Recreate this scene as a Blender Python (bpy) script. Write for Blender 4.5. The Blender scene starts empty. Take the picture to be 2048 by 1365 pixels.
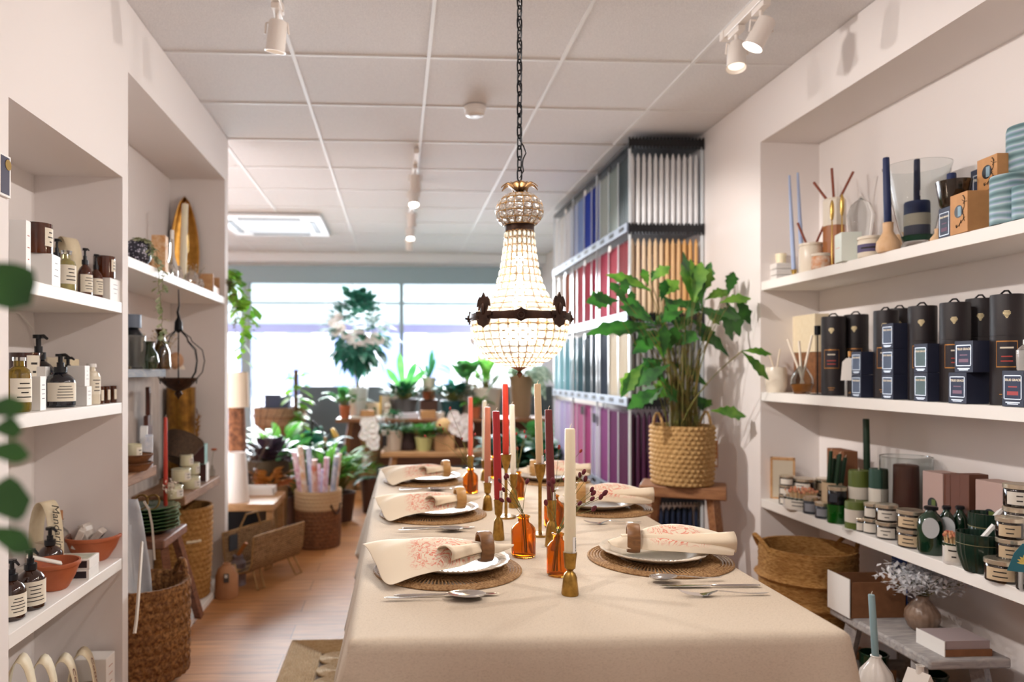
import bpy, math, random
from math import sin, cos, pi, radians, sqrt, atan2
from mathutils import Vector, Matrix
R = random.Random(7)
scene = bpy.context.scene
COL = scene.collection
# ---------------------------------------------------------------- camera model (pixels of the 2048 x 1365 photo)
CAMZ, F, CX, CY = 1.255, 1450.0, 867.0, 742.0
TH = math.atan(0.05)
FW, RT = Vector((sin(TH), cos(TH), 0)), Vector((cos(TH), -sin(TH), 0))
def ray(px, py): return FW + RT*((px-CX)/F) + Vector((0, 0, (CY-py)/F))
def onZ(px, py, z):
    d = ray(px, py); t = (z-CAMZ)/d.z; return Vector((d.x*t, d.y*t, z))
def onX(px, py, X):
    d = ray(px, py); t = X/d.x; return Vector((X, d.y*t, CAMZ+d.z*t))
def onY(px, py, Y):
    d = ray(px, py); t = Y/d.y; return Vector((d.x*t, Y, CAMZ+d.z*t))
def depth(p): return Vector((p[0], p[1], 0)).dot(FW)
def mpp(p): return depth(p)/F          # metres per photo pixel at a point
# ---------------------------------------------------------------- mesh builder
class MB:
    def __init__(s): s.v = []; s.f = []; s.m = []
    def add(s, vs, fs, mi=0, M=None):
        b = len(s.v)
        s.v += [tuple(M @ Vector(v)) if M else tuple(v) for v in vs]
        s.f += [tuple(b+i for i in f) for f in fs]; s.m += [mi]*len(fs); return s
    def box(s, x0, x1, y0, y1, z0, z1, mi=0, M=None):
        return s.add([(x0,y0,z0),(x1,y0,z0),(x1,y1,z0),(x0,y1,z0),(x0,y0,z1),(x1,y0,z1),(x1,y1,z1),(x0,y1,z1)],
                     [(3,2,1,0),(4,5,6,7),(0,1,5,4),(1,2,6,5),(2,3,7,6),(3,0,4,7)], mi, M)
    def cbox(s, c, d, mi=0, M=None):
        return s.box(c[0]-d[0]/2, c[0]+d[0]/2, c[1]-d[1]/2, c[1]+d[1]/2, c[2]-d[2]/2, c[2]+d[2]/2, mi, M)
    def bar(s, a, b, w, h, mi=0):                       # square bar from a to b
        a, b = Vector(a), Vector(b); d = b-a
        q = d.to_track_quat('Z', 'Y').to_matrix().to_4x4()
        return s.box(-w/2, w/2, -h/2, h/2, 0, d.length, mi, Matrix.Translation(a) @ q)
    def lathe(s, prof, n=24, mi=0, M=None, a0=0.0, a1=2*pi, rad=None):
        full = abs(a1-a0-2*pi) < 1e-6; k = n if full else n+1
        vs, fs = [], []; rows = []
        for r, z in prof:
            if r < 1e-6: rows.append([len(vs)]*k); vs.append((0, 0, z)); continue
            row = []
            for i in range(k):
                a = a0+(a1-a0)*i/n; rr = r*(rad(a, z) if rad else 1)
                row.append(len(vs)); vs.append((rr*cos(a), rr*sin(a), z))
            rows.append(row)
        for A, B in zip(rows, rows[1:]):
            for i in range(n):
                j = (i+1) % k
                q = [A[i], A[j], B[j], B[i]]; u = []
                for x in q:
                    if x not in u: u.append(x)
                if len(u) > 2: fs.append(tuple(u))
        return s.add(vs, fs, mi, M)
    def cyl(s, r, z0, z1, n=20, mi=0, M=None, r1=None):
        r1 = r if r1 is None else r1
        return s.lathe([(0, z0), (r, z0), (r1, z1), (0, z1)], n, mi, M)
    def tube(s, pts, r, n=6, mi=0, M=None, closed=False):
        pts = [Vector(p) for p in pts]; N = len(pts); vs = []; fs = []
        rs = r if isinstance(r, (list, tuple)) else [r]*N
        up = Vector((0, 0, 1)); prev = None
        for i, p in enumerate(pts):
            t = (pts[(i+1) % N]-pts[i-1]) if closed else (pts[min(i+1, N-1)]-pts[max(i-1, 0)])
            if t.length < 1e-9: t = Vector((0, 0, 1))
            t.normalize()
            if prev is None:
                ref = up if abs(t.dot(up)) < .9 else Vector((1, 0, 0))
                a = t.cross(ref).normalized()
            else:
                a = (prev - t*prev.dot(t))
                a = a.normalized() if a.length > 1e-6 else t.orthogonal().normalized()
            prev = a; b = t.cross(a)
            for k in range(n):
                an = 2*pi*k/n; vs.append(p + a*(cos(an)*rs[i]) + b*(sin(an)*rs[i]))
        for i in range(N if closed else N-1):
            j = (i+1) % N
            for k in range(n):
                l = (k+1) % n; fs.append((i*n+k, i*n+l, j*n+l, j*n+k))
        if not closed:
            fs.append(tuple(range(n-1, -1, -1))); fs.append(tuple((N-1)*n+k for k in range(n)))
        return s.add(vs, fs, mi, M)
    def ell(s, c, r, n=12, m=8, mi=0, M=None):
        T = Matrix.Translation(Vector(c)) @ Matrix.Diagonal((r[0], r[1], r[2], 1))
        if M: T = M @ T
        return s.lathe([(max(0, sin(pi*i/m)) if 0 < i < m else 0, -cos(pi*i/m)) for i in range(m+1)], n, mi, T)
    def grid(s, fn, nu, nv, mi=0, M=None, cu=False):
        vs = [fn(i/nu, j/nv) for i in range(nu+(0 if cu else 1)) for j in range(nv+1)]
        K = nu if cu else nu+1
        fs = [(i*(nv+1)+j, ((i+1) % K)*(nv+1)+j, ((i+1) % K)*(nv+1)+j+1, i*(nv+1)+j+1) for i in range(nu) for j in range(nv)]
        return s.add(vs, fs, mi, M)
    def prism(s, outline, z0, z1, mi=0, M=None):          # outline in xy
        n = len(outline)
        return s.add([(x, y, z0) for x, y in outline]+[(x, y, z1) for x, y in outline],
                     [tuple(range(n-1, -1, -1)), tuple(range(n, 2*n))]+[(i, (i+1) % n, n+(i+1) % n, n+i) for i in range(n)], mi, M)
    def leaf(s, p, d, L, W, droop=.3, up=(0, 0, 1), n=6, mi=0, fold=.18, lobes=0, tipw=1.0, twist=0.0, fish=False):
        p, d = Vector(p), Vector(d).normalized(); up = Vector(up)
        side = d.cross(up)
        side = side.normalized() if side.length > 1e-4 else d.orthogonal().normalized()
        nrm = side.cross(d).normalized()
        if twist: q = Matrix.Rotation(twist, 3, d); side = q @ side; nrm = q @ nrm
        vs, fs = [], []
        for i in range(n+1):
            t = i/n; w = W*.5*(sin(pi*min(1, t**.8*1.0)) if tipw == 1.0 else (sin(pi*t/2)**.7 if t < .75 else (1-t)*4*.97+.02))
            if lobes: w *= .62+.38*abs(sin(lobes*pi*t+.4))
            if fish: w = W*.5*(sin(pi*min(.5, t*.72))**1.2 if t < .72 else (1-t)/.28*.9)*(1 if i % 2 else .74)
            if i == n: w = 0.0
            if i == 0: w = W*.04
            c = p + d*(L*t) - Vector((0, 0, 1))*(droop*L*t*t)
            vs += [c-side*w+nrm*(fold*w), c, c+side*w+nrm*(fold*w)]
            if i:
                a = 3*(i-1); fs += [(a, a+1, a+4, a+3), (a+1, a+2, a+5, a+4)]
        return s.add(vs, fs, mi)
    def build(s, name, mats, parent=None, loc=None, rz=0, ang=35, sub=0, bev=0, solid=0):
        me = bpy.data.meshes.new(name); me.from_pydata(s.v, [], s.f)
        mats = mats if isinstance(mats, (list, tuple)) else [mats]
        for m in mats: me.materials.append(m)
        if len(mats) > 1: me.polygons.foreach_set('material_index', s.m)
        if ang:
            me.polygons.foreach_set('use_smooth', [True]*len(me.polygons))
            me.set_sharp_from_angle(angle=radians(ang))
        me.update()
        o = bpy.data.objects.new(name, me); COL.objects.link(o)
        if parent: o.parent = parent
        if loc is not None: o.location = loc
        if rz: o.rotation_euler.z = rz
        if solid: q = o.modifiers.new('solid', 'SOLIDIFY'); q.thickness = solid; q.offset = 0
        if bev: q = o.modifiers.new('bevel', 'BEVEL'); q.width = bev; q.segments = 2; q.limit_method = 'ANGLE'; q.angle_limit = radians(40)
        if sub: q = o.modifiers.new('sub', 'SUBSURF'); q.levels = sub; q.render_levels = sub
        return o
def tag(o, label=None, cat=None, group=None, kind=None):
    if label: o['label'] = label
    if cat: o['category'] = cat
    if group: o['group'] = group
    if kind: o['kind'] = kind
    return o
def thing(name, label, cat, loc=(0, 0, 0), rz=0, group=None):
    o = bpy.data.objects.new(name, None); COL.objects.link(o); o.empty_display_size = .02
    o.location = loc; o.rotation_euler.z = rz
    return tag(o, label, cat, group)
def dup(root, loc=None, rz=None, label=None, group=None):
    def cp(o, par):
        c = o.copy(); COL.objects.link(c)
        if par: c.parent = par
        for ch in list(o.children): cp(ch, c)
        return c
    r = cp(root, None)
    if loc is not None: r.location = loc
    if rz is not None: r.rotation_euler.z = rz
    if label: r['label'] = label
    if group: r['group'] = group
    return r
def Rz(a): return Matrix.Rotation(a, 4, 'Z')
def Rx(a): return Matrix.Rotation(a, 4, 'X')
def Ry(a): return Matrix.Rotation(a, 4, 'Y')
def T(x, y, z): return Matrix.Translation((x, y, z))
# ---------------------------------------------------------------- materials
def lin(h):
    h = h.lstrip('#'); c = [int(h[i:i+2], 16)/255 for i in (0, 2, 4)]
    return tuple(x/12.92 if x <= .04045 else ((x+.055)/1.055)**2.4 for x in c)+(1,)
_M = {}
class NT:
    def __init__(s, name):
        s.m = bpy.data.materials.new(name); s.m.use_nodes = True; s.t = s.m.node_tree
        s.b = s.t.nodes['Principled BSDF']; s._c = None
    def n(s, typ, **kw):
        x = s.t.nodes.new(typ)
        for k, v in kw.items():
            if k in x.inputs: x.inputs[k].default_value = v
            else: setattr(x, k, v)
        return x
    def l(s, a, b): s.t.links.new(a, b)
    def co(s, out='Object', scale=(1, 1, 1), rot=(0, 0, 0)):
        if not s._c: s._c = s.n('ShaderNodeTexCoord')
        mp = s.n('ShaderNodeMapping'); mp.inputs['Scale'].default_value = scale; mp.inputs['Rotation'].default_value = rot
        s.l(s._c.outputs[out], mp.inputs['Vector']); return mp.outputs[0]
    def mix(s, f, a, b):
        x = s.n('ShaderNodeMix', data_type='RGBA')
        for sock, v in ((0, f), (6, a), (7, b)):
            if isinstance(v, (tuple, list)): x.inputs[sock].default_value = v
            elif isinstance(v, float): x.inputs[sock].default_value = v
            else: s.l(v, x.inputs[sock])
        return x.outputs[2]
    def ramp(s, f, stops):
        x = s.n('ShaderNodeValToRGB'); e = x.color_ramp.elements
        while len(e) < len(stops): e.new(.5)
        for i, (p, c) in enumerate(stops):
            e[i].position = p; e[i].color = c if isinstance(c, tuple) else (c, c, c, 1)
        s.l(f, x.inputs[0]); return x.outputs[0]
    def bump(s, h, st=.3, dist=.002):
        x = s.n('ShaderNodeBump'); x.inputs['Strength'].default_value = st; x.inputs['Distance'].default_value = dist
        s.l(h, x.inputs['Height']); s.l(x.outputs[0], s.b.inputs['Normal'])
def mk(name, col, rough=.5, metal=0, trans=0, ior=1.45, emit=0, ecol=None, spec=.5, col2=None, ns=20.0, bump=0, bs=None, coat=0, sss=0, alpha=1):
    if name in _M: return _M[name]
    t = NT(name); b = t.b; c = lin(col)
    b.inputs['Base Color'].default_value = c; b.inputs['Roughness'].default_value = rough; b.inputs['Metallic'].default_value = metal
    b.inputs['Transmission Weight'].default_value = trans; b.inputs['IOR'].default_value = ior; b.inputs['Specular IOR Level'].default_value = spec
    if coat: b.inputs['Coat Weight'].default_value = coat
    if sss: b.inputs['Subsurface Weight'].default_value = sss; b.inputs['Subsurface Scale'].default_value = .01
    if emit: b.inputs['Emission Color'].default_value = lin(ecol or col); b.inputs['Emission Strength'].default_value = emit
    if alpha < 1: b.inputs['Alpha'].default_value = alpha
    if col2 or bump:
        nz = t.n('ShaderNodeTexNoise'); nz.inputs['Scale'].default_value = ns; nz.inputs['Detail'].default_value = 4
        t.l(t.co(), nz.inputs['Vector'])
        if col2: t.l(t.mix(t.ramp(nz.outputs[0], [(.3, 0.), (.7, 1.)]), c, lin(col2)), b.inputs['Base Color'])
        if bump:
            n2 = nz
            if bs: n2 = t.n('ShaderNodeTexNoise'); n2.inputs['Scale'].default_value = bs; t.l(t.co(), n2.inputs['Vector'])
            t.bump(n2.outputs[0], bump)
    _M[name] = t.m; return t.m
def wood(name, c1, c2, scale=(1, 1, 1), rough=.5, ns=6.0, bump=.15):
    if name in _M: return _M[name]
    t = NT(name)
    nz = t.n('ShaderNodeTexNoise'); nz.inputs['Scale'].default_value = ns; nz.inputs['Detail'].default_value = 6; nz.inputs['Distortion'].default_value = 1.2
    t.l(t.co(scale=scale), nz.inputs['Vector'])
    t.l(t.mix(t.ramp(nz.outputs[0], [(.3, 0.), (.7, 1.)]), lin(c1), lin(c2)), t.b.inputs['Base Color'])
    t.b.inputs['Roughness'].default_value = rough; t.bump(nz.outputs[0], bump)
    _M[name] = t.m; return t.m
def straw(name, c1, c2, s1=60.0, bump=.6, stretch=(1, 1, 4), rough=.75):
    if name in _M: return _M[name]
    t = NT(name)
    nz = t.n('ShaderNodeTexNoise'); nz.inputs['Scale'].default_value = s1; nz.inputs['Detail'].default_value = 5
    t.l(t.co(scale=stretch), nz.inputs['Vector'])
    n2 = t.n('ShaderNodeTexNoise'); n2.inputs['Scale'].default_value = s1*.2; t.l(t.co(), n2.inputs['Vector'])
    a = t.mix(t.ramp(nz.outputs[0], [(.35, 0.), (.65, 1.)]), lin(c1), lin(c2))
    t.l(t.mix(t.ramp(n2.outputs[0], [(.3, 0.), (.8, .6)]), a, lin(c1)), t.b.inputs['Base Color'])
    t.b.inputs['Roughness'].default_value = rough; t.b.inputs['Specular IOR Level'].default_value = .2
    t.bump(nz.outputs[0], bump, .003); _M[name] = t.m; return t.m
def glass(name, col, rough=.03, ior=1.45, thin=False):
    if name in _M: return _M[name]
    t = NT(name); t.b.inputs['Base Color'].default_value = lin(col); t.b.inputs['Transmission Weight'].default_value = 1
    t.b.inputs['Roughness'].default_value = rough; t.b.inputs['IOR'].default_value = ior
    _M[name] = t.m; return t.m
def leafm(name, c1, c2, trans=.35, ns=9.0):
    if name in _M: return _M[name]
    t = NT(name)
    nz = t.n('ShaderNodeTexNoise'); nz.inputs['Scale'].default_value = ns; t.l(t.co(), nz.inputs['Vector'])
    c = t.mix(t.ramp(nz.outputs[0], [(.35, 0.), (.65, 1.)]), lin(c1), lin(c2))
    t.l(c, t.b.inputs['Base Color']); t.b.inputs['Roughness'].default_value = .4
    tr = t.n('ShaderNodeBsdfTranslucent'); t.l(c, tr.inputs['Color'])
    mx = t.n('ShaderNodeMixShader'); mx.inputs[0].default_value = trans
    t.l(t.b.outputs[0], mx.inputs[1]); t.l(tr.outputs[0], mx.inputs[2])
    t.l(mx.outputs[0], t.t.nodes['Material Output'].inputs['Surface']); _M[name] = t.m; return t.m
WALLP = mk('wall paint', '#EAE2DE', .75, bump=.05, ns=160.0, spec=.2)
SHELFP = mk('shelf paint', '#F1ECE6', .5, spec=.3)
BRASS = mk('aged brass', '#B8914A', .38, 1, col2='#8A6A34', ns=60.0, bump=.12)
BRASS2 = mk('bright brass', '#D2AE62', .28, 1)
STEEL = mk('cutlery steel', '#D8D3CE', .12, 1)
AMBER = glass('amber glass', '#C46A12')
AMBERD = mk('dark amber glass', '#3A1A0A', .06, coat=.5, col2='#5A2A10', ns=8.0)
BLACKP = mk('black plastic', '#15161B', .3)
PAPER = mk('cream label paper', '#E9DFCC', .7)
WHITEP = mk('white card', '#EFEBE6', .6)
INK = mk('dark ink', '#2A2420', .7)
CLEAR = glass('clear glass', '#F6FAFA')
KRAFT = mk('kraft card', '#B98B5C', .75, col2='#AD7F52', ns=40.0)
WAX = mk('ivory wax', '#EBDDBE', .5, sss=.15)
JUTE = straw('jute', '#B08A5A', '#D6B888', 70)
SEAG = straw('seagrass', '#8E643A', '#C69A64', 45)
RATT = straw('rattan', '#8A6640', '#BC9868', 60)
OAK = wood('oak', '#A87B50', '#C49A6C', (1, 6, 6))
WALNUT = wood('walnut', '#6E4528', '#8E5E3A', (2, 8, 8))
TERRA = mk('terracotta', '#A5532F', .6, col2='#B8653E', ns=15.0, bump=.05)
SOIL = mk('soil', '#2B2018', .9, bump=.5, ns=80.0)
BRONZE = mk('dark bronze', '#4A3328', .5, .7, col2='#2E201A', ns=40.0, bump=.15)
BLACKM = mk('black iron', '#17171A', .45, .6)
# ================================================================ room shell
CEIL = 2.655; XL, XR = -1.02, 1.80
NL = -1.34                     # back of left niche one
YA0, YA1 = onX(17, 700, XL).y, onX(245, 700, XL).y     # left niche one
YB0, YB1 = onX(256, 700, XL).y, onX(450, 700, XL).y    # left niche two
YEND = onX(456, 700, XL).y                             # end of the left wall
YR1 = onX(1521, 700, XR).y                             # far side of the right niche
YWIN = 9.0
ZA, ZB = 1.975, 2.39
def st(o, kind='structure'): o['kind'] = kind; return o
Y0 = -3.0
# floor
t = NT('oak plank floor')
mp = t.co('Object')
br = t.n('ShaderNodeTexBrick'); br.offset = .37; br.inputs['Scale'].default_value = 1; br.inputs['Brick Width'].default_value = 1.35
br.inputs['Row Height'].default_value = .19; br.inputs['Mortar Size'].default_value = .0016; br.inputs['Mortar Smooth'].default_value = .1
br.inputs['Color1'].default_value = lin('#BE8450'); br.inputs['Color2'].default_value = lin('#A66C3C'); br.inputs['Mortar'].default_value = lin('#5E3C24')
t.l(mp, br.inputs['Vector'])
nz = t.n('ShaderNodeTexNoise'); nz.inputs['Scale'].default_value = 3.0; nz.inputs['Detail'].default_value = 7; nz.inputs['Distortion'].default_value = .8
t.l(t.co('Object', (1.2, 14, 1)), nz.inputs['Vector'])
g = t.ramp(nz.outputs[0], [(.3, .62), (.7, 1.12)])
mm = t.n('ShaderNodeMix', data_type='RGBA', blend_type='MULTIPLY'); mm.inputs[0].default_value = .8
t.l(br.outputs[0], mm.inputs[6]); t.l(g, mm.inputs[7]); t.l(mm.outputs[2], t.b.inputs['Base Color'])
t.b.inputs['Roughness'].default_value = .52; t.b.inputs['Specular IOR Level'].default_value = .35; t.bump(nz.outputs[0], .06); FLOORM = t.m
st(MB().box(-4.2, 2.2, -3.1, YWIN+.1, -.05, 0).build('floor', FLOORM))
# ceiling: mineral tiles on a T grid
t = NT('ceiling tile'); nz = t.n('ShaderNodeTexNoise'); nz.inputs['Scale'].default_value = 260.0; t.l(t.co(), nz.inputs['Vector'])
t.l(t.mix(t.ramp(nz.outputs[0], [(.35, 0.), (.6, 1.)]), lin('#DAD7D8'), lin('#E9E6E6')), t.b.inputs['Base Color'])
t.b.inputs['Roughness'].default_value = .9; t.bump(nz.outputs[0], .25, .002); CEILM = t.m
TBAR = mk('white T bar', '#E9E7E6', .6)
c = MB().box(-4.2, 2.2, -3.1, YWIN+.1, CEIL, CEIL+.06, 0)
x = .14-.6*7
while x < 2.2: c.box(x-.008, x+.008, -.4, 8.62, CEIL-.005, CEIL-.0005, 1); x += .6
y = 3.235-.6*6
while y < 8.7: c.box(-4.2, 2.2, y-.007, y+.007, CEIL-.004, CEIL-.0003, 1); y += .6
st(c.build('ceiling', [CEILM, TBAR], ang=0))
# left wall with two recesses
w = MB()
w.box(-1.75, NL, Y0, YEND, 0, CEIL-.002)                     # backing
w.box(NL, XL, Y0, YA0, 0, CEIL-.002)                     # pier beside the camera
w.box(NL, XL, YA0, YA1, ZA, CEIL-.002)                   # head over niche one
w.box(NL, XL, YA1, YB0, 0, CEIL-.002)
NLB = -1.39
w.box(NL, XL, YB0, YB1, ZB, CEIL-.002)
w.box(NL, XL, YB1, YEND, 0, CEIL-.002)
st(w.build('wall_left', WALLP, ang=0))
w = MB().box(-4.2, -4.1, YEND-.2, YWIN, 0, CEIL-.002).box(-4.1, -1.755, YEND-.2, YEND-.1, 0, CEIL-.002)
st(w.build('wall_far_left', WALLP, ang=0))
# right wall with one long recess
RD = .30
w = MB()
w.box(XR+RD, XR+RD+.1, Y0, YWIN, 0, CEIL-.002)
w.box(XR, XR+RD, YR1, YWIN, 0, CEIL-.002)
w.box(XR, XR+RD, Y0, YR1, ZB, CEIL-.002)
w.box(XR, XR+RD, Y0, .75, 0, ZB)
st(w.build('wall_right', WALLP, ang=0))
st(MB().box(NL+.002, XL+.012, YB0+.004, YB1-.004, .0, .035).build('trim_1', SHELFP, bev=.003))
# shelves (each a separate board)
def shelf(label, x0, x1, y0, y1, ztop, th):
    o = MB().box(x0, x1, y0, y1, ztop-th, ztop).build('shelf', SHELFP, bev=.002); tag(o, label, 'shelf', 'white wall shelves'); return o
LZ = (1.509, 1.137, .559); RZ = (1.695, 1.149, .622); BZ = 1.692
for z, s in zip(LZ, ('upper', 'middle', 'lowest')):
    shelf({'upper': 'upper white shelf in the near left niche, under the amber candle jars', 'middle': 'middle white shelf in the near left niche, under the black and amber pump bottles',
           'lowest': 'lowest white shelf in the near left niche, under the terracotta bowls'}[s], NL+.003, XL-.001, YA0+.003, YA1-.003, z, .04)
shelf('single white shelf in the far left niche, trailing plants at both ends', NL+.003, XL-.001, YB0+.003, YB1-.003, BZ, .042)
for z, s in zip(RZ, ('top white shelf of the right niche, holding hurricane vases and blue candles', 'middle white shelf of the right niche, holding black tubes and boxes', 'lowest white shelf of the right niche, crowded with tin and glass candles')):
    shelf(s, XR+.001, XR+RD-.003, .755, YR1-.003, z, .043)
# window wall
FRAME = mk('grey blue window frame', '#9FB2BA', .5)
w = MB()
w.box(-4.2, 2.2, YWIN, YWIN+.25, CEIL-.002, CEIL+.06)
st(MB().box(-4.1, XR-.002, YWIN-.35, YWIN+.1, 2.55, CEIL-.004).build('trim_2', mk('bulkhead paint', '#E4E2E4', .7), ang=0))
zs = lambda py: onY(800, py, YWIN).z
fr = MB()
fr.box(-4.1, XR, YWIN, YWIN+.08, zs(568), 2.55)               # header
fr.box(-4.1, XR, YWIN+.01, YWIN+.06, zs(609), zs(605))        # transom
for px, wd in ((803, .05), (492, .11)):
    xx = onY(px, 700, YWIN).x; fr.box(xx-wd/2, xx+wd/2, YWIN-.01, YWIN+.07, 0, zs(568))
xx = onY(803, 700, YWIN).x
fr.box(-3.3, -3.2, YWIN, YWIN+.07, 0, zs(568))
fr.box(-4.1, XR, YWIN, YWIN+.07, 0, .25)
wf = st(fr.build('window_1', FRAME, ang=0))
pane = MB().box(-4.1, XR, YWIN+.035, YWIN+.041, .25, zs(568))
t = NT('window pane glass'); gl = t.n('ShaderNodeBsdfGlossy'); gl.inputs['Roughness'].default_value = 0
tr = t.n('ShaderNodeBsdfTransparent'); fz = t.n('ShaderNodeFresnel'); fz.inputs[0].default_value = 1.35
mx = t.n('ShaderNodeMixShader'); t.l(fz.outputs[0], mx.inputs[0]); t.l(tr.outputs[0], mx.inputs[1]); t.l(gl.outputs[0], mx.inputs[2])
t.l(mx.outputs[0], t.t.nodes['Material Output'].inputs['Surface'])
pane.build('window_pane', t.m, wf, ang=0)
# outside: awning, pavement, pale building across the street
aw = thing('awning', 'pale shop awning with a dark lilac valance outside the window', 'awning', (0, YWIN+.4, 0))
MB().add([(-4.3, 0, 2.62), (2.4, 0, 2.62), (2.4, 1.15, 1.93), (-4.3, 1.15, 1.93)], [(0, 1, 2, 3)]).build('awning_fabric', leafm('awning cloth', '#DCE6E6', '#D4DEDE', .35), aw, solid=.01)
MB().box(-4.3, 2.4, 1.14, 1.17, 1.80, 1.93).build('valance', mk('lilac valance', '#8E8AAE', .8), aw)
st(MB().box(-9, 8, YWIN+.3, 26, -.12, -.05).build('floor_outside', mk('pavement', '#A8A6A6', .8)))
bl = thing('building', 'pale building with tall windows across the street outside', 'building', (-3.0, 19.5, -.05))
MB().box(-7, 9, 0, .4, 0, 6).build('facade', mk('white facade', '#C9C6CC', .8), bl, ang=0)
for k in range(9):
    fr = MB().box(-6.2+k*1.25, -5.55+k*1.25, -.05, 0, .6, 3.1).build('facade_window', mk('facade shutter', '#6E78A0', .5), bl, ang=0)
st(MB().box(-1.8, 2.25, Y0-.1, Y0, 0, CEIL-.002).build('wall_back', WALLP, ang=0))
# ================================================================ the laid table
TZ = .752
TF = onZ(1200, 1276, TZ).y; TB = onZ(900, 938, TZ).y
TX0, TX1 = -.088, .868
# linen material
t = NT('natural linen'); wv = t.n('ShaderNodeTexNoise'); wv.inputs['Scale'].default_value = 700.0; wv.inputs['Detail'].default_value = 2
t.l(t.co('Object', (1, .25, 1)), wv.inputs['Vector']); w2 = t.n('ShaderNodeTexNoise'); w2.inputs['Scale'].default_value = 700.0
t.l(t.co('Object', (.25, 1, 1)), w2.inputs['Vector'])
ad = t.n('ShaderNodeMath', operation='ADD'); t.l(wv.outputs[0], ad.inputs[0]); t.l(w2.outputs[0], ad.inputs[1])
t.l(t.mix(t.ramp(ad.outputs[0], [(.75, 0.), (1.25, 1.)]), lin('#BEAD99'), lin('#D0C0AC')), t.b.inputs['Base Color'])
t.b.inputs['Roughness'].default_value = .9; t.b.inputs['Specular IOR Level'].default_value = .1; t.bump(ad.outputs[0], .25, .001); LINEN = t.m
tb = thing('dining_table', 'long dining table hidden under the beige linen cloth', 'table', ((TX0+TX1)/2, (TF+TB)/2, 0))
hw, hl = (TX1-TX0)/2-.012, (TB-TF)/2-.012
MB().box(-hw, hw, -hl, hl, .71, .745).build('tabletop', OAK, tb, bev=.004)
for sx in (-1, 1):
    for sy in (-1, 1): MB().box(sx*(hw-.1)-.035, sx*(hw-.1)+.035, sy*(hl-.1)-.035, sy*(hl-.1)+.035, .0125 if sy < 0 else 0, .71).build('leg', OAK, tb)
# cloth: a rounded rectangle skirt that leaves the edge, flares and folds
def cloth():
    mb = MB(); N = 220; cx, cy = (TX0+TX1)/2, (TF+TB)/2; hx, hy = (TX1-TX0)/2, (TB-TF)/2; rc = .02
    per = []
    # walk the outline, even spacing
    L = [(-hx, -hy), (hx, -hy), (hx, hy), (-hx, hy)]; tot = 4*(hx+hy)
    for i in range(N):
        s = tot*i/N
        for k in range(4):
            a, b = L[k], L[(k+1) % 4]; l = abs(a[0]-b[0])+abs(a[1]-b[1])
            if s <= l: f = s/l; per.append((a[0]+(b[0]-a[0])*f, a[1]+(b[1]-a[1])*f, k, f)); break
            s -= l
    rings = []
    prof = [(-.03, 0), (-.012, 0), (-.004, -.002), (.003, -.008), (.006, -.02)] + [(.007, -.02-.43*j/14) for j in range(1, 15)]
    for off, dz in prof:
        row = []
        for x, y, k, f in per:
            nx, ny = ((0, -1), (1, 0), (0, 1), (-1, 0))[k]
            # corners: round
            qx, qy = x, y; c = min(f, 1-f)
            d = max(0, -dz-.02)/.43
            fl = d*(.085 if k == 3 else .02)
            e = abs(x)/hx*.5+abs(y)/hy*.5
            cor = max(0, 1-min(abs(abs(x)-hx)+abs(abs(y)-hy), .16)/.16)
            fl += d*.07*cor + d*.006*sin(38*(x+y)+2*sin(9*x-7*y)) + d*.012*sin(11*(x-y)+k)
            dirx = nx if cor < .02 else nx+cor*.7*(math.copysign(1, x) if nx == 0 else 0)
            diry = ny if cor < .02 else ny+cor*.7*(math.copysign(1, y) if ny == 0 else 0)
            ll = sqrt(dirx*dirx+diry*diry); dirx /= ll; diry /= ll
            o_ = off+fl
            row.append((cx+qx+dirx*o_, cy+qy+diry*o_, TZ+dz))
        rings.append(row)
    vs = [p for r in rings for p in r]; fs = []
    for i in range(len(rings)-1):
        for j in range(N):
            k = (j+1) % N; fs.append((i*N+k, i*N+j, (i+1)*N+j, (i+1)*N+k))
    fs.append(tuple(range(N)))
    return mb.add(vs, fs)
o = cloth().build('tablecloth', LINEN, ang=70, solid=.002); tag(o, 'beige linen tablecloth draped over the long table in the middle', 'tablecloth')
TT = TZ+.0012
# ---------------------------------------------------------------- materials for the setting
GLAZE = mk('cream glazed stoneware', '#D6C9B8', .32, coat=.15, col2='#CCBEAC', ns=30.0, bump=.05)
t = NT('toile napkin linen'); vo = t.n('ShaderNodeTexNoise'); vo.inputs['Scale'].default_value = 21.0; vo.inputs['Detail'].default_value = 4; vo.inputs['Distortion'].default_value = 1.8
t.l(t.co(), vo.inputs['Vector'])
l1 = t.ramp(vo.outputs[0], [(.38, 0.), (.42, .8), (.46, 0.05), (.53, 0.05), (.57, .85), (.62, 0.)])
sx_ = t.n('ShaderNodeSeparateXYZ'); t.l(t._c.outputs['Generated'], sx_.inputs[0])
mk1 = t.ramp(sx_.outputs[0], [(.30, 0.), (.38, 1.), (.70, 1.), (.76, 0.)])
mk2 = t.ramp(sx_.outputs[2], [(.28, 0.), (.45, 1.)])
mu = t.n('ShaderNodeMath', operation='MULTIPLY'); t.l(l1, mu.inputs[0]); t.l(mk1, mu.inputs[1])
mu2 = t.n('ShaderNodeMath', operation='MULTIPLY'); t.l(mu.outputs[0], mu2.inputs[0]); t.l(mk2, mu2.inputs[1])
nz = t.n('ShaderNodeTexNoise'); nz.inputs['Scale'].default_value = 400.0; t.l(t.co(), nz.inputs['Vector'])
t.l(t.mix(mu2.outputs[0], lin('#E6D6BE'), lin('#D8482A')), t.b.inputs['Base Color']); t.b.inputs['Roughness'].default_value = .9; t.bump(nz.outputs[0], .2, .0006)
TOILE = t.m
RINGW = wood('napkin ring wood', '#6A4526', '#8E6238', (4, 4, 12), .4)
RINGL = wood('pale napkin ring wood', '#A97B45', '#C39A5E', (4, 4, 12), .4)
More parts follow.
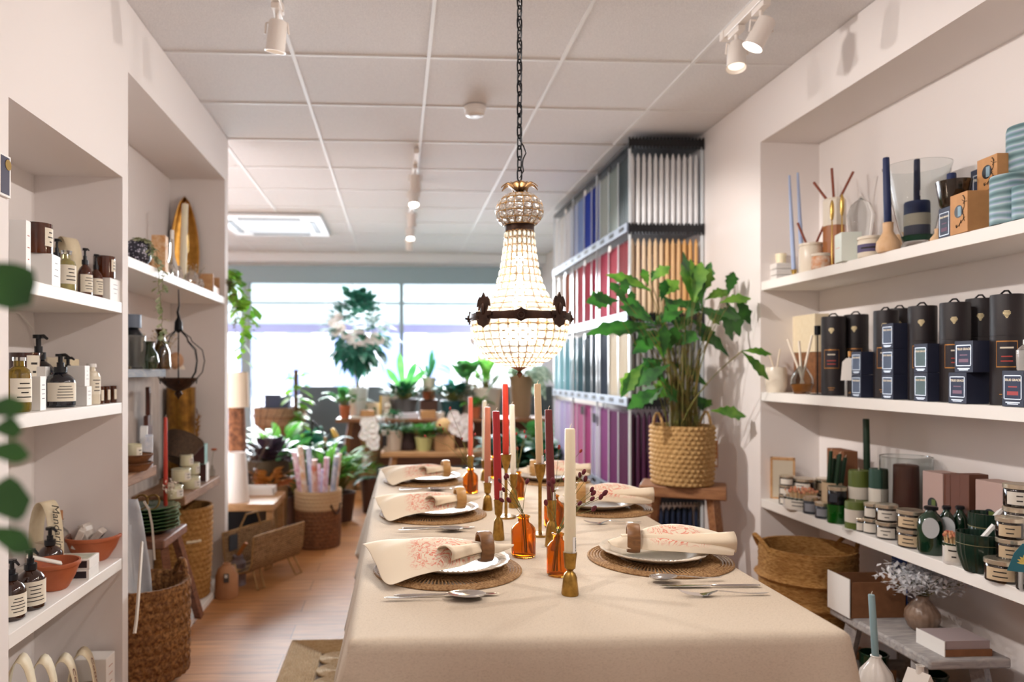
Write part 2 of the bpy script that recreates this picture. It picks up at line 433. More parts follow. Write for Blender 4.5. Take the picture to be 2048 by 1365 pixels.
# ---------------------------------------------------------------- placemat, plate
MATJ = straw('placemat straw', '#7E5A38', '#C09A6C', 90, .9, (2, 2, 2))
def placemat(label, loc, rz):
    o = thing('placemat', label, 'placemat', loc, rz, 'woven placemats'); r = .187
    pr = [(0, .0025)]
    def rope(a, b, n):
        for i in range(n*4+1):
            rr = a+(b-a)*i/(n*4); pr.append((rr, .0032+.0022*abs(sin(pi*i/4))))
    m = MB(); pr = [(0, .004)]; rope(.003, .112, 11); pr.append((.112, .001)); pr.append((0, .001)); m.lathe(pr, 56, rad=lambda a, z: 1+.004*sin(40*a)); m.build('woven_centre', MATJ, o)
    m = MB()
    for k in range(96):
        a = 2*pi*k/96; b = a+.055
        for c_ in (a, ):
            m.tube([(.108*cos(a), .108*sin(a), .004), (.129*cos(a+.03), .129*sin(a+.03), .0055), (.152*cos(b), .152*sin(b), .004)], .0022, 4)
    m.build('openwork_cords', MATJ, o)
    pr = []; rope(.149, r, 5); pr += [(r, .001), (.149, .001), (.149, .0032)]
    MB().lathe(pr, 120, rad=lambda a, z: 1+.006*sin(60*a)).build('braided_rim', MATJ, o)
    return o
def plate_mesh():
    m = MB(); n = 96
    sc = lambda a, z: 1+(.012*abs(sin(a*16)) if z > .012 else 0)
    m.lathe([(0, .004), (.08, .004), (.09, .006), (.1, .012), (.138, .0225), (.1405, .0225), (.1395, .020), (.102, .006), (.085, .0005), (.078, .0), (0, .0)], n, rad=lambda a, z: 1+(.011*sin(a*24)*((z-.012)/.01) if z > .0125 else 0))
    return m
def beads():
    m = MB()
    for k in range(60):
        a = 2*pi*k/60; m.ell((.124*cos(a), .124*sin(a), .0195), (.009, .004, .003), 6, 4, 0, None) if 0 else m.add(*ell_(.122*cos(a), .122*sin(a), .0180, a))
    return m
def ell_(x, y, z, a):
    q = MB().lathe([(0, -1), (.7, -.6), (1, 0), (.7, .6), (0, 1)], 6, 0, T(x, y, z) @ Rz(a) @ Ry(-.25) @ Matrix.Diagonal((.0125, .0038, .003, 1)))
    return q.v, q.f
def plate(label, loc, rz=0):
    o = thing('dinner_plate', label, 'plate', loc, rz, 'cream dinner plates')
    plate_mesh().build('plate_dish', GLAZE, o); beads().build('embossed_rim', GLAZE, o); return o
# ---------------------------------------------------------------- napkin: fan held by a ring
def napkin(label, loc, flip, var=0):
    o = thing('napkin', label, 'napkin', loc, 0, 'toile napkins')
    S = -1 if flip else 1
    if not flip:
        rows = [
         [(.168, -.004, .050), (.170, -.002, .053), (.171, 0, .054), (.170, .002, .053), (.168, .004, .050)],
         [(.135, -.016, .038), (.136, -.012, .050), (.137, 0, .056), (.136, .012, .050), (.135, .018, .038)],
         [(.092, -.019, .030), (.092, -.015, .050), (.092, 0, .060), (.092, .015, .052), (.092, .019, .034)],
         [(.050, -.052, .025), (.045, -.035, .062), (.040, 0, .072), (.040, .040, .060), (.045, .060, .034)],
         [(.030, -.100, .026), (-.010, -.062, .060), (-.035, 0, .066), (-.035, .055, .064), (-.02, .085, .040)],
         [(-.060, -.128, .022), (-.085, -.075, .045), (-.105, 0, .058), (-.105, .060, .060), (-.09, .10, .042)],
         [(-.115, -.160, .010), (-.140, -.095, .030), (-.160, -.02, .047), (-.165, .05, .055), (-.15, .105, .046)],
         [(-.145, -.190, .004), (-.172, -.115, .014), (-.188, -.03, .030), (-.205, .03, .044), (-.225, .075, .042)]]
    else:
        rows = [
         [(.135, -.012, .036), (.138, -.006, .042), (.140, 0, .044), (.138, .006, .042), (.135, .012, .036)],
         [(.105, -.034, .028), (.108, -.022, .046), (.110, 0, .054), (.108, .022, .046), (.105, .030, .030)],
         [(.070, -.024, .028), (.070, -.018, .050), (.070, 0, .062), (.070, .018, .052), (.070, .024, .032)],
         [(.030, -.048, .026), (.030, -.032, .055), (.025, 0, .080), (.025, .035, .074), (.03, .050, .040)],
         [(-.02, -.062, .026), (-.03, -.052, .058), (-.04, 0, .084), (-.04, .050, .080), (-.03, .080, .040)],
         [(-.075, -.078, .025), (-.085, -.074, .050), (-.10, -.01, .078), (-.10, .055, .072), (-.09, .095, .040)],
         [(-.125, -.088, .027), (-.135, -.088, .042), (-.148, -.02, .064), (-.15, .055, .060), (-.14, .10, .036)],
         [(-.162, -.092, .026), (-.166, -.090, .034), (-.182, -.025, .050), (-.19, .05, .048), (-.18, .10, .030)]]
    rr = random.Random(var+3)
    j = lambda s: rr.uniform(-s, s)
    m = MB(); vs = []
    for i, row in enumerate(rows):
        q = []
        for k in range(4):
            q.append(Vector(row[k])); q.append((Vector(row[k])+Vector(row[k+1]))/2)
        q.append(Vector(row[4]))
        for k, p in enumerate(q):
            wob = (.004 if i > 2 else 0)*sin(k*1.9+i*1.1+var)
            vs.append((S*(p.x+(j(.004) if i > 3 else 0)), p.y, p.z+wob+(j(.0015) if i > 2 else 0)))
    K = 9; fs = []
    for i in range(len(rows)-1):
        for k in range(K-1):
            f = (i*K+k, i*K+k+1, (i+1)*K+k+1, (i+1)*K+k); fs.append(f if not flip else f[::-1])
    m.add(vs, fs).build('folded_linen', TOILE, o, ang=180, sub=2, solid=.0022)
    if not flip:
        a, b, r0, r1, fl_ = Vector((.120, .012, .050)), Vector((-.012, -.082, .050)), .010, .029, .72
    else:
        a, b, r0, r1, fl_ = Vector((-.10, .006, .050)), Vector((.176, -.062, .052)), .012, .032, .75
    q = (b-a).to_track_quat('Z', 'Y').to_matrix().to_4x4(); L_ = (b-a).length
    MB().grid(lambda u, v: ((r0+(r1-r0)*v)*(1+.12*sin(3*u*2*pi+v*4))*cos(u*5.6-.4), (r0+(r1-r0)*v)*fl_*sin(u*5.6-.4)*(1+.1*sin(v*7)), L_*v), 30, 12, 0, T(*a) @ q).build('rolled_fold', mk('plain napkin linen', '#E2D0B6', .9, bump=.2, ns=300.0), o, ang=180, solid=.002)
    return o
def napkin_ring(label, loc, x, z, mat, tilt=.12):
    o = thing('napkin_ring', label, 'napkin ring', loc, 0, 'wooden napkin rings')
    M = T(x, 0, z) @ Rz(tilt) @ Ry(pi/2)
    n = 40; rin, ro, h = .0300, .0375, .0165
    MB().lathe([(rin, -h), (ro-.001, -h), (ro, -h+.002), (ro+.0015, 0), (ro, h-.002), (ro-.001, h), (rin, h), (rin-.001, 0), (rin, -h)], n, 0, M).build('ring', mat, o)
    MB().lathe([(ro+.0018, -.006), (ro+.0021, .008)], 4, 0, M, a0=.9, a1=1.25).build('price_sticker', WHITEP, o)
    return o
# ---------------------------------------------------------------- cutlery (along +x, head at -x)
def blade(pts):           # pts: x, half width, z, thickness
    m = MB(); vs, fs = [], []
    for x, w, z, th in pts: vs += [(x, -w, z), (x, 0, z+th*.5), (x, w, z), (x, 0, z-th*.5)]
    for i in range(len(pts)-1):
        for k in range(4): fs.append((4*i+k, 4*i+(k+1) % 4, 4*i+4+(k+1) % 4, 4*i+4+k))
    fs += [(3, 2, 1, 0), tuple(4*(len(pts)-1)+k for k in range(4))]
    return m.add(vs, fs)
HANDLE = [(0.0, .0028, .012, .004), (.025, .0026, .010, .0035), (.06, .0035, .0055, .003), (.09, .006, .0045, .003), (.106, .0068, .0055, .003), (.112, .004, .006, .0025), (.114, .0008, .006, .001)]
def spoon(label, loc, rz, s=1.0):
    o = thing('spoon', label, 'spoon', loc, rz, 'steel spoons')
    blade([(x*s, w*s, z, th) for x, w, z, th in HANDLE]).build('handle', STEEL, o, ang=60, sub=1)
    def f(u, v):
        t_ = u; x = -.066+.07*t_; w = .021*sqrt(max(0, 1-(2*t_-1)**2))*(1.12-.22*t_)+.0012
        y = (2*v-1)*w; d = .0085*(1-(2*v-1)**2)*sin(pi*min(1, t_*.92+.06))
        return (x*s, y*s, .0105+.002*(t_)**2-d)
    MB().grid(f, 12, 8).build('bowl', STEEL, o, ang=180, sub=1, solid=.0012); return o
def fork(label, loc, rz, s=1.0):
    o = thing('fork', label, 'fork', loc, rz, 'steel forks')
    blade([(x*s, w*s, z, th) for x, w, z, th in HANDLE]).build('handle', STEEL, o, ang=60, sub=1)
    blade([(.003*s, .0028*s, .0118, .003), (-.01*s, .006*s, .008, .0025), (-.022*s, .0115*s, .0045, .002), (-.034*s, .0118*s, .004, .002)]).build('head', STEEL, o, ang=60)
    for k in range(4):
        y = (-.0093+.0062*k)*s; m = MB()
        m.tube([(-.033*s, y, .004), (-.05*s, y, .0058), (-.068*s, y*.96, .0095), (-.078*s, y*.94, .0135)], [.0016, .0015, .0013, .0006], 6).build('tine', STEEL, o)
    return o
def knife(label, loc, rz, s=1.0):
    o = thing('knife', label, 'knife', loc, rz, 'steel knives')
    blade([(0, .0045, .005, .007), (.02, .0055, .005, .008), (.08, .007, .005, .009), (.112, .0075, .005, .009), (.118, .004, .005, .005)]).build('handle', STEEL, o, ang=60, sub=1)
    blade([(.002, .0045, .005, .004), (-.02, .0075, .005, .0022), (-.08, .0085, .005, .0018), (-.105, .006, .005, .0015), (-.118, .0006, .005, .001)]).build('blade', STEEL, o, ang=60); return o
# ---------------------------------------------------------------- lay the six places
PL = [(895, 1139, 0, 'nearest on the left side of the table'), (866, 1029, 0, 'middle one on the left side of the table'), (850, 963, 0, 'farthest on the left side of the table'),
      (1318, 1119, 1, 'nearest on the right side of the table'), (1200, 1017, 1, 'middle one on the right side, behind the ivory candle'), (1098, 961, 1, 'farthest on the right side of the table')]
for i, (px, py, fl, where) in enumerate(PL):
    p = onZ(px, py, TT); p.z = TT
    placemat('round woven seagrass placemat, '+where, p, i*.7)
    q = p+Vector((.018 if not fl else -.012, .012, .0056)); plate('cream plate with an embossed rim, '+where, q, i*.5)
    q2 = p+Vector((.0 if not fl else .0, .0, .0062))
    napkin('cream napkin printed with orange toile, '+where, q2, fl, i)
    mat = RINGW if i in (0, 3) else RINGL
    napkin_ring('wooden napkin ring round the napkin '+where, q2+Vector((0, 0, 0)), (.094 if not fl else -.070), .0505, mat, .14 if not fl else -.25)
def cut(fn, label, px, py, rz, dz=0, s=1.0):
    p = onZ(px, py, TT); p.z = TT+dz; return fn(label, p, rz, s)
cut(knife, 'steel knife, nearest on the left side, lying behind the spoon', 893, 1194, pi+.02, .0)
cut(spoon, 'steel dessert spoon, nearest on the left side of the table', 898, 1200, pi+.03, .002, 1.25)
cut(knife, 'steel knife in front of the middle left placemat', 877, 1059, pi+.02)
cut(spoon, 'steel spoon in front of the middle left placemat', 880, 1064, pi+.02, .002, 1.15)
cut(knife, 'steel knife in front of the farthest left placemat', 852, 980, pi+.02)
cut(spoon, 'steel spoon in front of the farthest left placemat', 857, 983, pi, .002, 1.1)
cut(spoon, 'steel spoon in front of the nearest right placemat, bowl to the left', 1352, 1165, .03, .004, 1.0)
cut(knife, 'steel knife between the spoon and the fork, nearest on the right side', 1420, 1176, -.03)
cut(fork, 'steel fork nearest the front right edge of the table', 1432, 1193, .0, 0, 1.05)
cut(fork, 'steel fork in front of the middle right placemat', 1215, 1049, .03)
cut(fork, 'steel fork in front of the farthest right placemat', 1120, 981, .0)
# ---------------------------------------------------------------- candles in brass holders
def barcode(par, r, z0, z1, a, w=1.0, mat=WHITEP):
    s = MB().lathe([(r+.0006, z0), (r+.0006, z1)], 5, 0, None, a0=a-w/2, a1=a+w/2).build('price_label', mat, par)
    m = MB(); n = 9; R2 = random.Random(int(z0*1e5))
    z = z0+.004
    while z < z1-.004:
        h = R2.choice((.0008, .0013, .002)); m.lathe([(r+.0009, z), (r+.0009, z+h)], 3, 0, None, a0=a+.02*w, a1=a+.4*w); z += h+R2.choice((.0009, .0014))
    m.build('barcode', INK, s)
def candle(name, label, col, base, z0, ztop, r, tilt=(0, 0), lab=None, taper=.9, group=None, cat='candle'):
    m = mk('candle wax '+col, col, .45, sss=.08, spec=.4)
    o = thing(name, label, cat, (base[0], base[1], z0), 0, group)
    h = ztop-z0; sh = Matrix(((1, 0, tilt[0], 0), (0, 1, tilt[1], 0), (0, 0, 1, 0), (0, 0, 0, 1)))
    MB().lathe([(0, 0), (r*.8, 0), (r, .004), (r, h*.4), (r*taper, h-.003), (r*taper*.9, h), (0, h+.0005)], 20, 0, sh).build('wax', m, o)
    MB().tube([sh @ Vector((0, 0, h)), sh @ Vector((.001, 0, h+.006)), sh @ Vector((.004, 0, h+.011))], .0009, 5).build('wick', mk('wick', '#E9E0CC', .8), o)
    if lab: barcode(o, r, lab[0], lab[1], -pi/2+.5+lab[2])
    return o
def holder_short(label, base, h, r):
    o = thing('candlestick', label, 'candlestick', (base[0], base[1], TT), 0, 'short brass candlesticks')
    MB().lathe([(0, 0), (r*.95, 0), (r, .003), (r*.78, h*.42), (r*.62, h*.50), (r*.36, h*.55), (r*.34, h*.57)], 28).build('foot', BRASS, o)
    MB().lathe([(r*.34, h*.57), (r*.40, h*.59), (r*.62, h*.63), (r*.72, h*.85), (r*.80, h), (r*.55, h), (r*.55, h*.72), (0, h*.72)], 28).build('cup', BRASS, o); return o
def holder_tall(label, base, h, r):
    o = thing('tall_candlestick', label, 'candlestick', (base[0], base[1], TT), 0, 'tall brass candlesticks')
    MB().lathe([(0, 0), (r, 0), (r, .005), (r*.97, .0065), (.008, .008), (0, .008)], 32).build('base', BRASS, o)
    zc = h-.052
    MB().lathe([(.0062, .007), (.0055, .015), (.0055, zc-.004), (.007, zc)], 16).build('stem', BRASS, o)
    MB().lathe([(.0055, zc-.003), (.010, zc+.008), (.0155, zc+.028), (.0185, h), (.0150, h), (.012, h-.03), (0, h-.03)], 24).build('cup', BRASS, o); return o
def cand(px, py, ptop, pcup, col, kind, label, hl, r=.0105, lab=None, tilt=(0, 0), hr=None, wx=0):
    b = onZ(px, py, TT); k = mpp(b)
    hcup = (py-pcup)*k; ztop = TT+(py-ptop)*k
    if kind == 's': holder_short(hl, b, hcup, hr or .019)
    elif kind == 't': holder_tall(hl, b, hcup, hr or .032)
    z0 = TT+(hcup*.72 if kind == 's' else hcup-.03)+.0005
    candle('dinner_candle', label, col, (b.x+wx, b.y), z0, ztop, r, tilt, lab, group='dinner candles on the table')
cand(1140, 1190, 858, 1105, '#E4D6B8', 's', 'thick ivory dinner candle at the front of the table', 'squat brass candlestick under the thick ivory candle', .0128, (.026, .062, .25), hr=.0195)
cand(1103, 1094, 820, 1000, '#6B2E2C', 's', 'maroon dinner candle, tallest dark one behind the ivory candle', 'brass candlestick under the maroon candle', .0118, (.03, .06, .1), (-.03, 0), hr=.019)
cand(1080, 1072, 768, 928, '#D9BD97', 't', 'tall beige dinner candle right of the coral ones', 'tall brass candlestick holding the beige candle', .0115, (.03, .056, .2), (-.03, 0), hr=.030)
cand(1012, 1036, 768, 909, '#D0402F', 't', 'tall coral red dinner candle in the centre of the row', 'tall brass candlestick holding the coral red candle', .0108, (.03, .056, .9), (-.01, 0), hr=.034)
cand(997, 1080, 823, 999, '#A82A2C', 's', 'crimson dinner candle left of the nearest amber bottle', 'brass candlestick under the crimson candle', .0118, (.03, .06, .1), (-.025, 0), hr=.018)
cand(975, 1021, 815, 965, '#B27058', 's', 'dusty brown pink dinner candle with a white label', 'small brass candlestick under the brown pink candle', .0118, (.015, .05, .1), (.0, 0), hr=.019)
cand(941, 972, 795, 912, '#E8735A', 's', 'salmon pink dinner candle, leftmost of the row', 'brass candlestick behind the far left amber bottle', .0108, None, (.0, 0), hr=.019)
cand(969, 962, 802, 921, '#E9E0C8', 's', 'slim cream dinner candle at the far end of the table', 'brass candlestick under the slim cream candle', .0112, None, (.0, 0), hr=.019)
cand(1027, 1016, 810, 948, '#EFE8D6', 's', 'off white tapered candle just behind the coral red one', 'brass candlestick under the off white tapered candle', .0105, (.02, .05, .1), (-.02, 0), hr=.019)
# ---------------------------------------------------------------- amber bottles with burnet sprigs
t = NT('ribbed amber glass'); t.b.inputs['Base Color'].default_value = lin('#EAA03E'); t.b.inputs['Transmission Weight'].default_value = .93
t.b.inputs['Roughness'].default_value = .04; t.b.inputs['IOR'].default_value = 1.3; AMBG = t.m
STEM = mk('dry green stem', '#6E6A35', .7); BURN = mk('burnet flower head', '#4A1820', .85, col2='#6A2028', ns=90.0, bump=.6)
BURNR = mk('bright burnet head', '#7E2C28', .85, col2='#9A3A30', ns=90.0, bump=.6)
WATER = glass('amber water', '#C87414', 0, 1.33)
def bottle(label, px, py, wpx, ptop, water=True):
    b = onZ(px, py, TT); k = mpp(b); r = wpx*k/2; h = (py-ptop)*k
    o = thing('glass_bottle', label, 'bottle', (b.x, b.y, TT), 0, 'small amber bottles')
    rib = lambda a, z: 1+(.014*sin(26*a) if h*.04 < z < h*.66 else 0)
    pr = [(0, .001), (r*.9, .001), (r, h*.05), (r, h*.62), (r*.93, h*.70), (r*.70, h*.78), (r*.46, h*.83), (r*.43, h*.93), (r*.54, h*.95), (r*.55, h*.985), (r*.40, h),
          (r*.37, h*.92), (r*.40, h*.83), (r*.62, h*.775), (r*.86, h*.69), (r*.93, h*.6), (r*.93, h*.07), (0, h*.05)]
    MB().lathe(pr, 52, rad=rib).build('bottle_glass', AMBG, o, ang=60)
    return o, b, h, r
def sprig(label, b, h, heads, mat=BURN, tiny=1.0):
    o = thing('burnet_sprig', label, 'dried flower', (b.x, b.y, TT), 0, 'burnet sprigs in the bottles')
    stems = MB(); k = mpp(b)
    for hx, hy, dy in heads:
        tip = onY(hx, hy, b.y+dy); tip = tip-Vector((b.x, b.y, TT))
        a = R.uniform(0, 6.28); q = .004
        foot = Vector((-tip.x*.12+q*cos(a), .004*sin(a), .012)); neck = Vector((q*cos(a), q*sin(a), h))
        mid = neck.lerp(tip, .5)+Vector((0, 0, .006+abs(tip.x-neck.x)*.12))
        stems.tube([foot, neck, neck.lerp(mid, .6), mid, tip.lerp(mid, .4), tip], [.0009, .0009, .0008, .0008, .0007, .0007], 5)
    st_ = stems.build('stems', STEM, o)
    for hx, hy, dy in heads:
        tip = onY(hx, hy, b.y+dy)-Vector((b.x, b.y, TT)); d = (tip-Vector((0, 0, h))).normalized()
        M = T(*tip) @ (d+Vector((R.uniform(-.5, .5), 0, .3))).to_track_quat('Z', 'Y').to_matrix().to_4x4()
        l = R.uniform(.007, .0095)*tiny
        MB().ell((0, 0, l*.6), (l*.62, l*.62, l), 10, 7, 0, M).build('flower_head', mat, o)
    return o
o, b, h, r = bottle('amber ribbed bottle in front of the crimson candlestick, nearest with sprigs', 1047, 1113, 49, 1031)
sprig('dark burnet sprigs in the amber bottle beside the crimson candle', b, h, [(1001, 965, -.02), (1012, 959, 0), (1016, 955, .01), (1008, 983, -.02), (1006, 1003, -.02), (1053, 967, .01), (1020, 1004, -.01)])
o, b, h, r = bottle('amber bottle half hidden behind the front ivory candle', 1116, 1151, 45, 1066)
sprig('burnet sprigs that lean right from the bottle behind the ivory candle', b, h, [(1160, 954, .03), (1166, 948, .02), (1170, 962, .03), (1182, 983, .02), (1184, 990, .02), (1200, 998, .0), (1207, 990, .0), (1182, 1001, 0), (1157, 1010, -.01), (1185, 1021, -.01), (1100, 972, 0), (1108, 966, 0), (1092, 1010, -.02)])
o, b, h, r = bottle('amber bottle behind the maroon candlestick', 1108, 1055, 40, 990)
sprig('thin burnet stems above the bottle at the maroon candle', b, h, [(1118, 898, .02), (1090, 906, .02), (1104, 880, 0), (1160, 905, .05), (1128, 960, 0)], BURNR, .9)
o, b, h, r = bottle('amber bottle at the left, under the salmon candle', 941, 987, 31, 936)
sprig('pale stemmed burnet sprigs spreading left above the far bottle', b, h, [(881, 852, -.02), (887, 860, -.01), (852, 874, -.02), (924, 880, 0), (950, 872, .02), (900, 820, .03)], BURNR, .9)
o, b, h, r = bottle('small amber bottle between the coral red and the beige candlesticks', 1036, 999, 26, 943)
sprig('red burnet sprigs rising right of the off white candle', b, h, [(1032, 870, 0), (1049, 866, .02), (1035, 900, .01), (1051, 876, .03), (1018, 846, .03)], BURNR, .9)
o, b, h, r = bottle('amber bottle at the far end, behind the brown pink candle', 988, 957, 24, 912)
# ================================================================ beaded basket chandelier
cc = onY(1039, 700, 2.30); CXY = (cc.x, cc.y); kk = mpp(cc)
Zp = lambda py: CAMZ+(CY-py)*kk
ch = thing('chandelier', 'beaded crystal basket chandelier hanging lit above the table', 'chandelier', (cc.x, cc.y, Zp(757)))
zb = lambda py: Zp(py)-Zp(757)
Rp = lambda wpx: wpx*kk/2
t = NT('lit crystal beads')
tl = t.n('ShaderNodeBsdfTranslucent'); tl.inputs[0].default_value = (.97, .95, .90, 1); gl = t.n('ShaderNodeBsdfGlossy'); gl.inputs['Roughness'].default_value = .08
tp = t.n('ShaderNodeBsdfTransparent'); m0 = t.n('ShaderNodeMixShader'); m0.inputs[0].default_value = .05
t.l(tl.outputs[0], m0.inputs[1]); t.l(tp.outputs[0], m0.inputs[2])
fz = t.n('ShaderNodeFresnel'); fz.inputs[0].default_value = 1.5; m1 = t.n('ShaderNodeMixShader')
t.l(fz.outputs[0], m1.inputs[0]); t.l(m0.outputs[0], m1.inputs[1]); t.l(gl.outputs[0], m1.inputs[2])
t.l(m1.outputs[0], t.t.nodes['Material Output'].inputs['Surface']); BEAD = t.m
CLEARB = mk('clear crystal beads', '#F2EEE8', .05, trans=.85, ior=1.45)
WIRE = mk('gilded wire', '#A07A48', .45, .6)
def bead_net(prof, nb, name, mat, par, wire_name, wr=.0010):
    """prof: (r, z) of the ring wires; beads fill the cells"""
    m = MB(); w = MB()
    for (r0, z0), (r1, z1) in zip(prof, prof[1:]):
        for k in range(nb):
            a = 2*pi*(k+.5)/nb; rm = (r0+r1)/2; zm = (z0+z1)/2
            wd = 2*pi*rm/nb*.485; hh = sqrt((r1-r0)**2+(z1-z0)**2)*.485
            tl_ = atan2(r1-r0, z1-z0)
            M = T(rm*cos(a), rm*sin(a), zm) @ Rz(a) @ Ry(tl_)
            # flat octagonal cushion: x outward, y tangent, z along
            d = .0032
            o8 = [(wd*cos(b_)*1.0, hh*sin(b_)*1.0) for b_ in [pi/8+pi/4*i for i in range(8)]]
            vs = [(d, y*.55, z*.55) for y, z in o8]+[(0, y*1.06, z*1.06) for y, z in o8]+[(-d, y*.55, z*.55) for y, z in o8]
            fs = [tuple(range(8)), tuple(range(23, 15, -1))]
            for b2 in (0, 8):
                for i in range(8): j = (i+1) % 8; fs.append((b2+i, b2+8+i, b2+8+j, b2+j))
            m.add(vs, fs, 0, M)
    for r, z in prof: w.tube([(r*cos(2*pi*i/48), r*sin(2*pi*i/48), z) for i in range(48)], wr, 5, closed=True)
    for k in range(nb):
        a = 2*pi*k/nb; w.tube([(r*cos(a), r*sin(a), z) for r, z in prof], wr, 4)
    m.build(name, mat, par, ang=0); w.build(wire_name, WIRE, par, ang=60)
# crown sphere
bead_net([(Rp(52), zb(391)), (Rp(76), zb(400)), (Rp(91), zb(413)), (Rp(94), zb(427)), (Rp(84), zb(440)), (Rp(62), zb(451))], 16, 'crown_beads', CLEARB, ch, 'crown_wire', .0016)
# neck flaring down to the hoop
nk = [(57, 464), (59, 478), (62, 493), (66, 508), (70, 523), (75, 538), (82, 553), (91, 568), (103, 583), (119, 598), (138, 611), (160, 622), (180, 631)]
bead_net([(Rp(a), zb(b)) for a, b in nk], 20, 'neck_beads', BEAD, ch, 'neck_wire')
# bowl
bw = [(191, 640), (192, 652), (189, 666), (181, 681), (168, 695), (150, 707), (127, 717), (98, 725), (66, 731), (44, 734)]
bead_net([(Rp(a), zb(b)) for a, b in bw], 32, 'bowl_beads', BEAD, ch, 'bowl_wire')
MB().lathe([(Rp(60), zb(464)), (Rp(58), zb(463)), (Rp(58), zb(450)), (Rp(60), zb(449)), (Rp(56), zb(449)), (Rp(56), zb(464)), (Rp(60), zb(464))], 40).build('neck_band', BRONZE, ch)
rb = Rp(194)
def hoop(a, z): return 1
mb = MB(); n = 144
def hw_(a):      # ornament outline half height
    u = ((a-radians(-98))*4/(2*pi)) % 1; d = min(u, 1-u)
    return .0125+.007*max(0, 1-d/.16)*(1+.3*cos(40*d))+.002*sin(a*60)**2
vs, fs = [], []
for i in range(n):
    a = 2*pi*i/n; h = hw_(a)
    for r_, z_ in ((rb+.0035, h*.9), (rb+.006, 0), (rb+.0035, -h*.8), (rb, -h*.8), (rb, h*.9)): vs.append((r_*cos(a), r_*sin(a), zb(637)+z_))
for i in range(n):
    j = (i+1) % n
    for k in range(5): l = (k+1) % 5; fs.append((i*5+k, j*5+k, j*5+l, i*5+l))
mb.add(vs, fs).build('hoop_band', BRONZE, ch)
def fleur(par, a, s=1.6):
    pts = [(0, .040), (.006, .030), (.010, .032), (.015, .026), (.018, .012), (.012, .014), (.009, .004), (.020, .004), (.020, -.004), (.010, -.005), (.012, -.012), (.019, -.010), (.014, -.022), (.006, -.024), (0, -.028)]
    ol = [(x*s, y*s) for x, y in pts]+[(-x*s, y*s) for x, y in pts[-2:0:-1]]
    M = Rz(a) @ T(rb+.004, 0, zb(632)) @ Matrix(((0, 0, 1, 0), (1, 0, 0, 0), (0, 1, 0, 0), (0, 0, 0, 1)))
    MB().prism(ol, 0, .005, 0, M).ell((0, .008*s, .006), (.006*s, .012*s, .004), 8, 6, 0, M).build('fleur_ornament', BRONZE, par, bev=.001)
for k in range(4): fleur(ch, radians(-90-52+90*k))
def rosette(par, a):
    M = Rz(a) @ T(rb+.004, 0, zb(638)) @ Matrix(((0, 0, 1, 0), (1, 0, 0, 0), (0, 1, 0, 0), (0, 0, 0, 1)))
    ol = [(0.0, .024), (.008, .014), (.018, .008), (.018, -.008), (.008, -.013), (0, -.019), (-.008, -.013), (-.018, -.008), (-.018, .008), (-.008, .014)]
    m = MB().prism(ol, 0, .003, 0, M); m.lathe([(0, .008), (.004, .008), (.005, .006), (.008, .006), (.0105, .0075), (.0115, .003), (.0115, 0)], 20, 0, M); m.build('rosette', BRONZE, par)
for k in range(4): rosette(ch, radians(-90-8+90*k))
for k in range(2): MB().tube([( (rb+.002)*cos(a_), (rb+.002)*sin(a_), zb(641)) if q == 0 else ((rb+.018)*cos(a_), (rb+.018)*sin(a_), zb(638)+.004*(q-1)) for q, a_ in ((0, pi*k), (1, pi*k), (2, pi*k))], [.003, .004, .001], 6).build('side_hook', BRONZE, ch)
# finial and leaf crown
MB().lathe([(0, zb(757)), (Rp(3), zb(756)), (Rp(11), zb(750)), (Rp(12), zb(748)), (Rp(5), zb(744)), (Rp(10), zb(741)), (Rp(26), zb(737)), (Rp(46), zb(733)), (Rp(40), zb(731)), (0, zb(731))], 24).build('finial', mk('copper finial', '#7E543A', .5, .6, bump=.2, ns=60.0), ch)
MB().lathe([(0, zb(393)), (Rp(30), zb(391)), (Rp(10), zb(387)), (Rp(14), zb(384)), (Rp(26), zb(378)), (Rp(28), zb(372)), (Rp(18), zb(368)), (Rp(8), zb(366)), (Rp(3), zb(362)), (0, zb(360))], 20).build('crown_cup', BRONZE, ch)
LEAFB = mk('bronze leaf', '#8A6A48', .45, .7, bump=.2, ns=80.0)
for k in range(8):
    a = k*pi/4+.2
    def f(u, v, a=a):
        r_ = .012+.050*u; w = .014*sin(pi*min(1, u*.9+.1))*(1+.2*sin(u*20)); z = zb(384)+.022*sin(u*2.2)-.012*max(0, u-.6)*2
        y = (2*v-1)*w; return (r_*cos(a)-y*sin(a), r_*sin(a)+y*cos(a), z+.004*(2*v-1)**2)
    MB().grid(f, 8, 4).build('crown_leaf', LEAFB, ch, ang=180, solid=.0012)
# chain: links alternate by 90 degrees
z = zb(363); k = 0; LK = .0345
top = CEIL-Zp(757)
while z < top-.02:
    s = .009
    pts = [(s*cos(b_), 0, .0195*sin(b_)) for b_ in [2*pi*i/14 for i in range(14)]]
    pts = [(x, 0, zz+(.004 if zz > 0 else -.004)) for x, _, zz in pts]
    MB().tube(pts, .0026, 6, 0, T(0, 0, z+.022) @ Rz(pi/2*(k % 2)+.55), closed=True).build('chain_link', BLACKM, ch)
    z += LK; k += 1
pts = []
for i in range(40):
    zz = zb(355)+(top-.01-zb(355))*i/39; pts.append((.006*sin(i*1.9)+(.016*sin(pi*i/7) if i < 7 else 0), .005*cos(i*1.9), zz))
MB().tube(pts, .0022, 6).build('power_cord', BLACKP, ch)
MB().lathe([(0, top-.001), (.045, top-.001), (.045, top-.006), (.02, top-.022), (0, top-.024)], 24).build('ceiling_rose', BLACKM, ch)
BULB = mk('lit bulb', '#FFF3DC', .4, emit=115.0, ecol='#FFF0DA')
for k in range(3):
    a = k*2*pi/3+.5; MB().ell((.045*cos(a), .045*sin(a), zb(668)), (.022, .022, .028), 14, 10).build('bulb', BULB, ch)
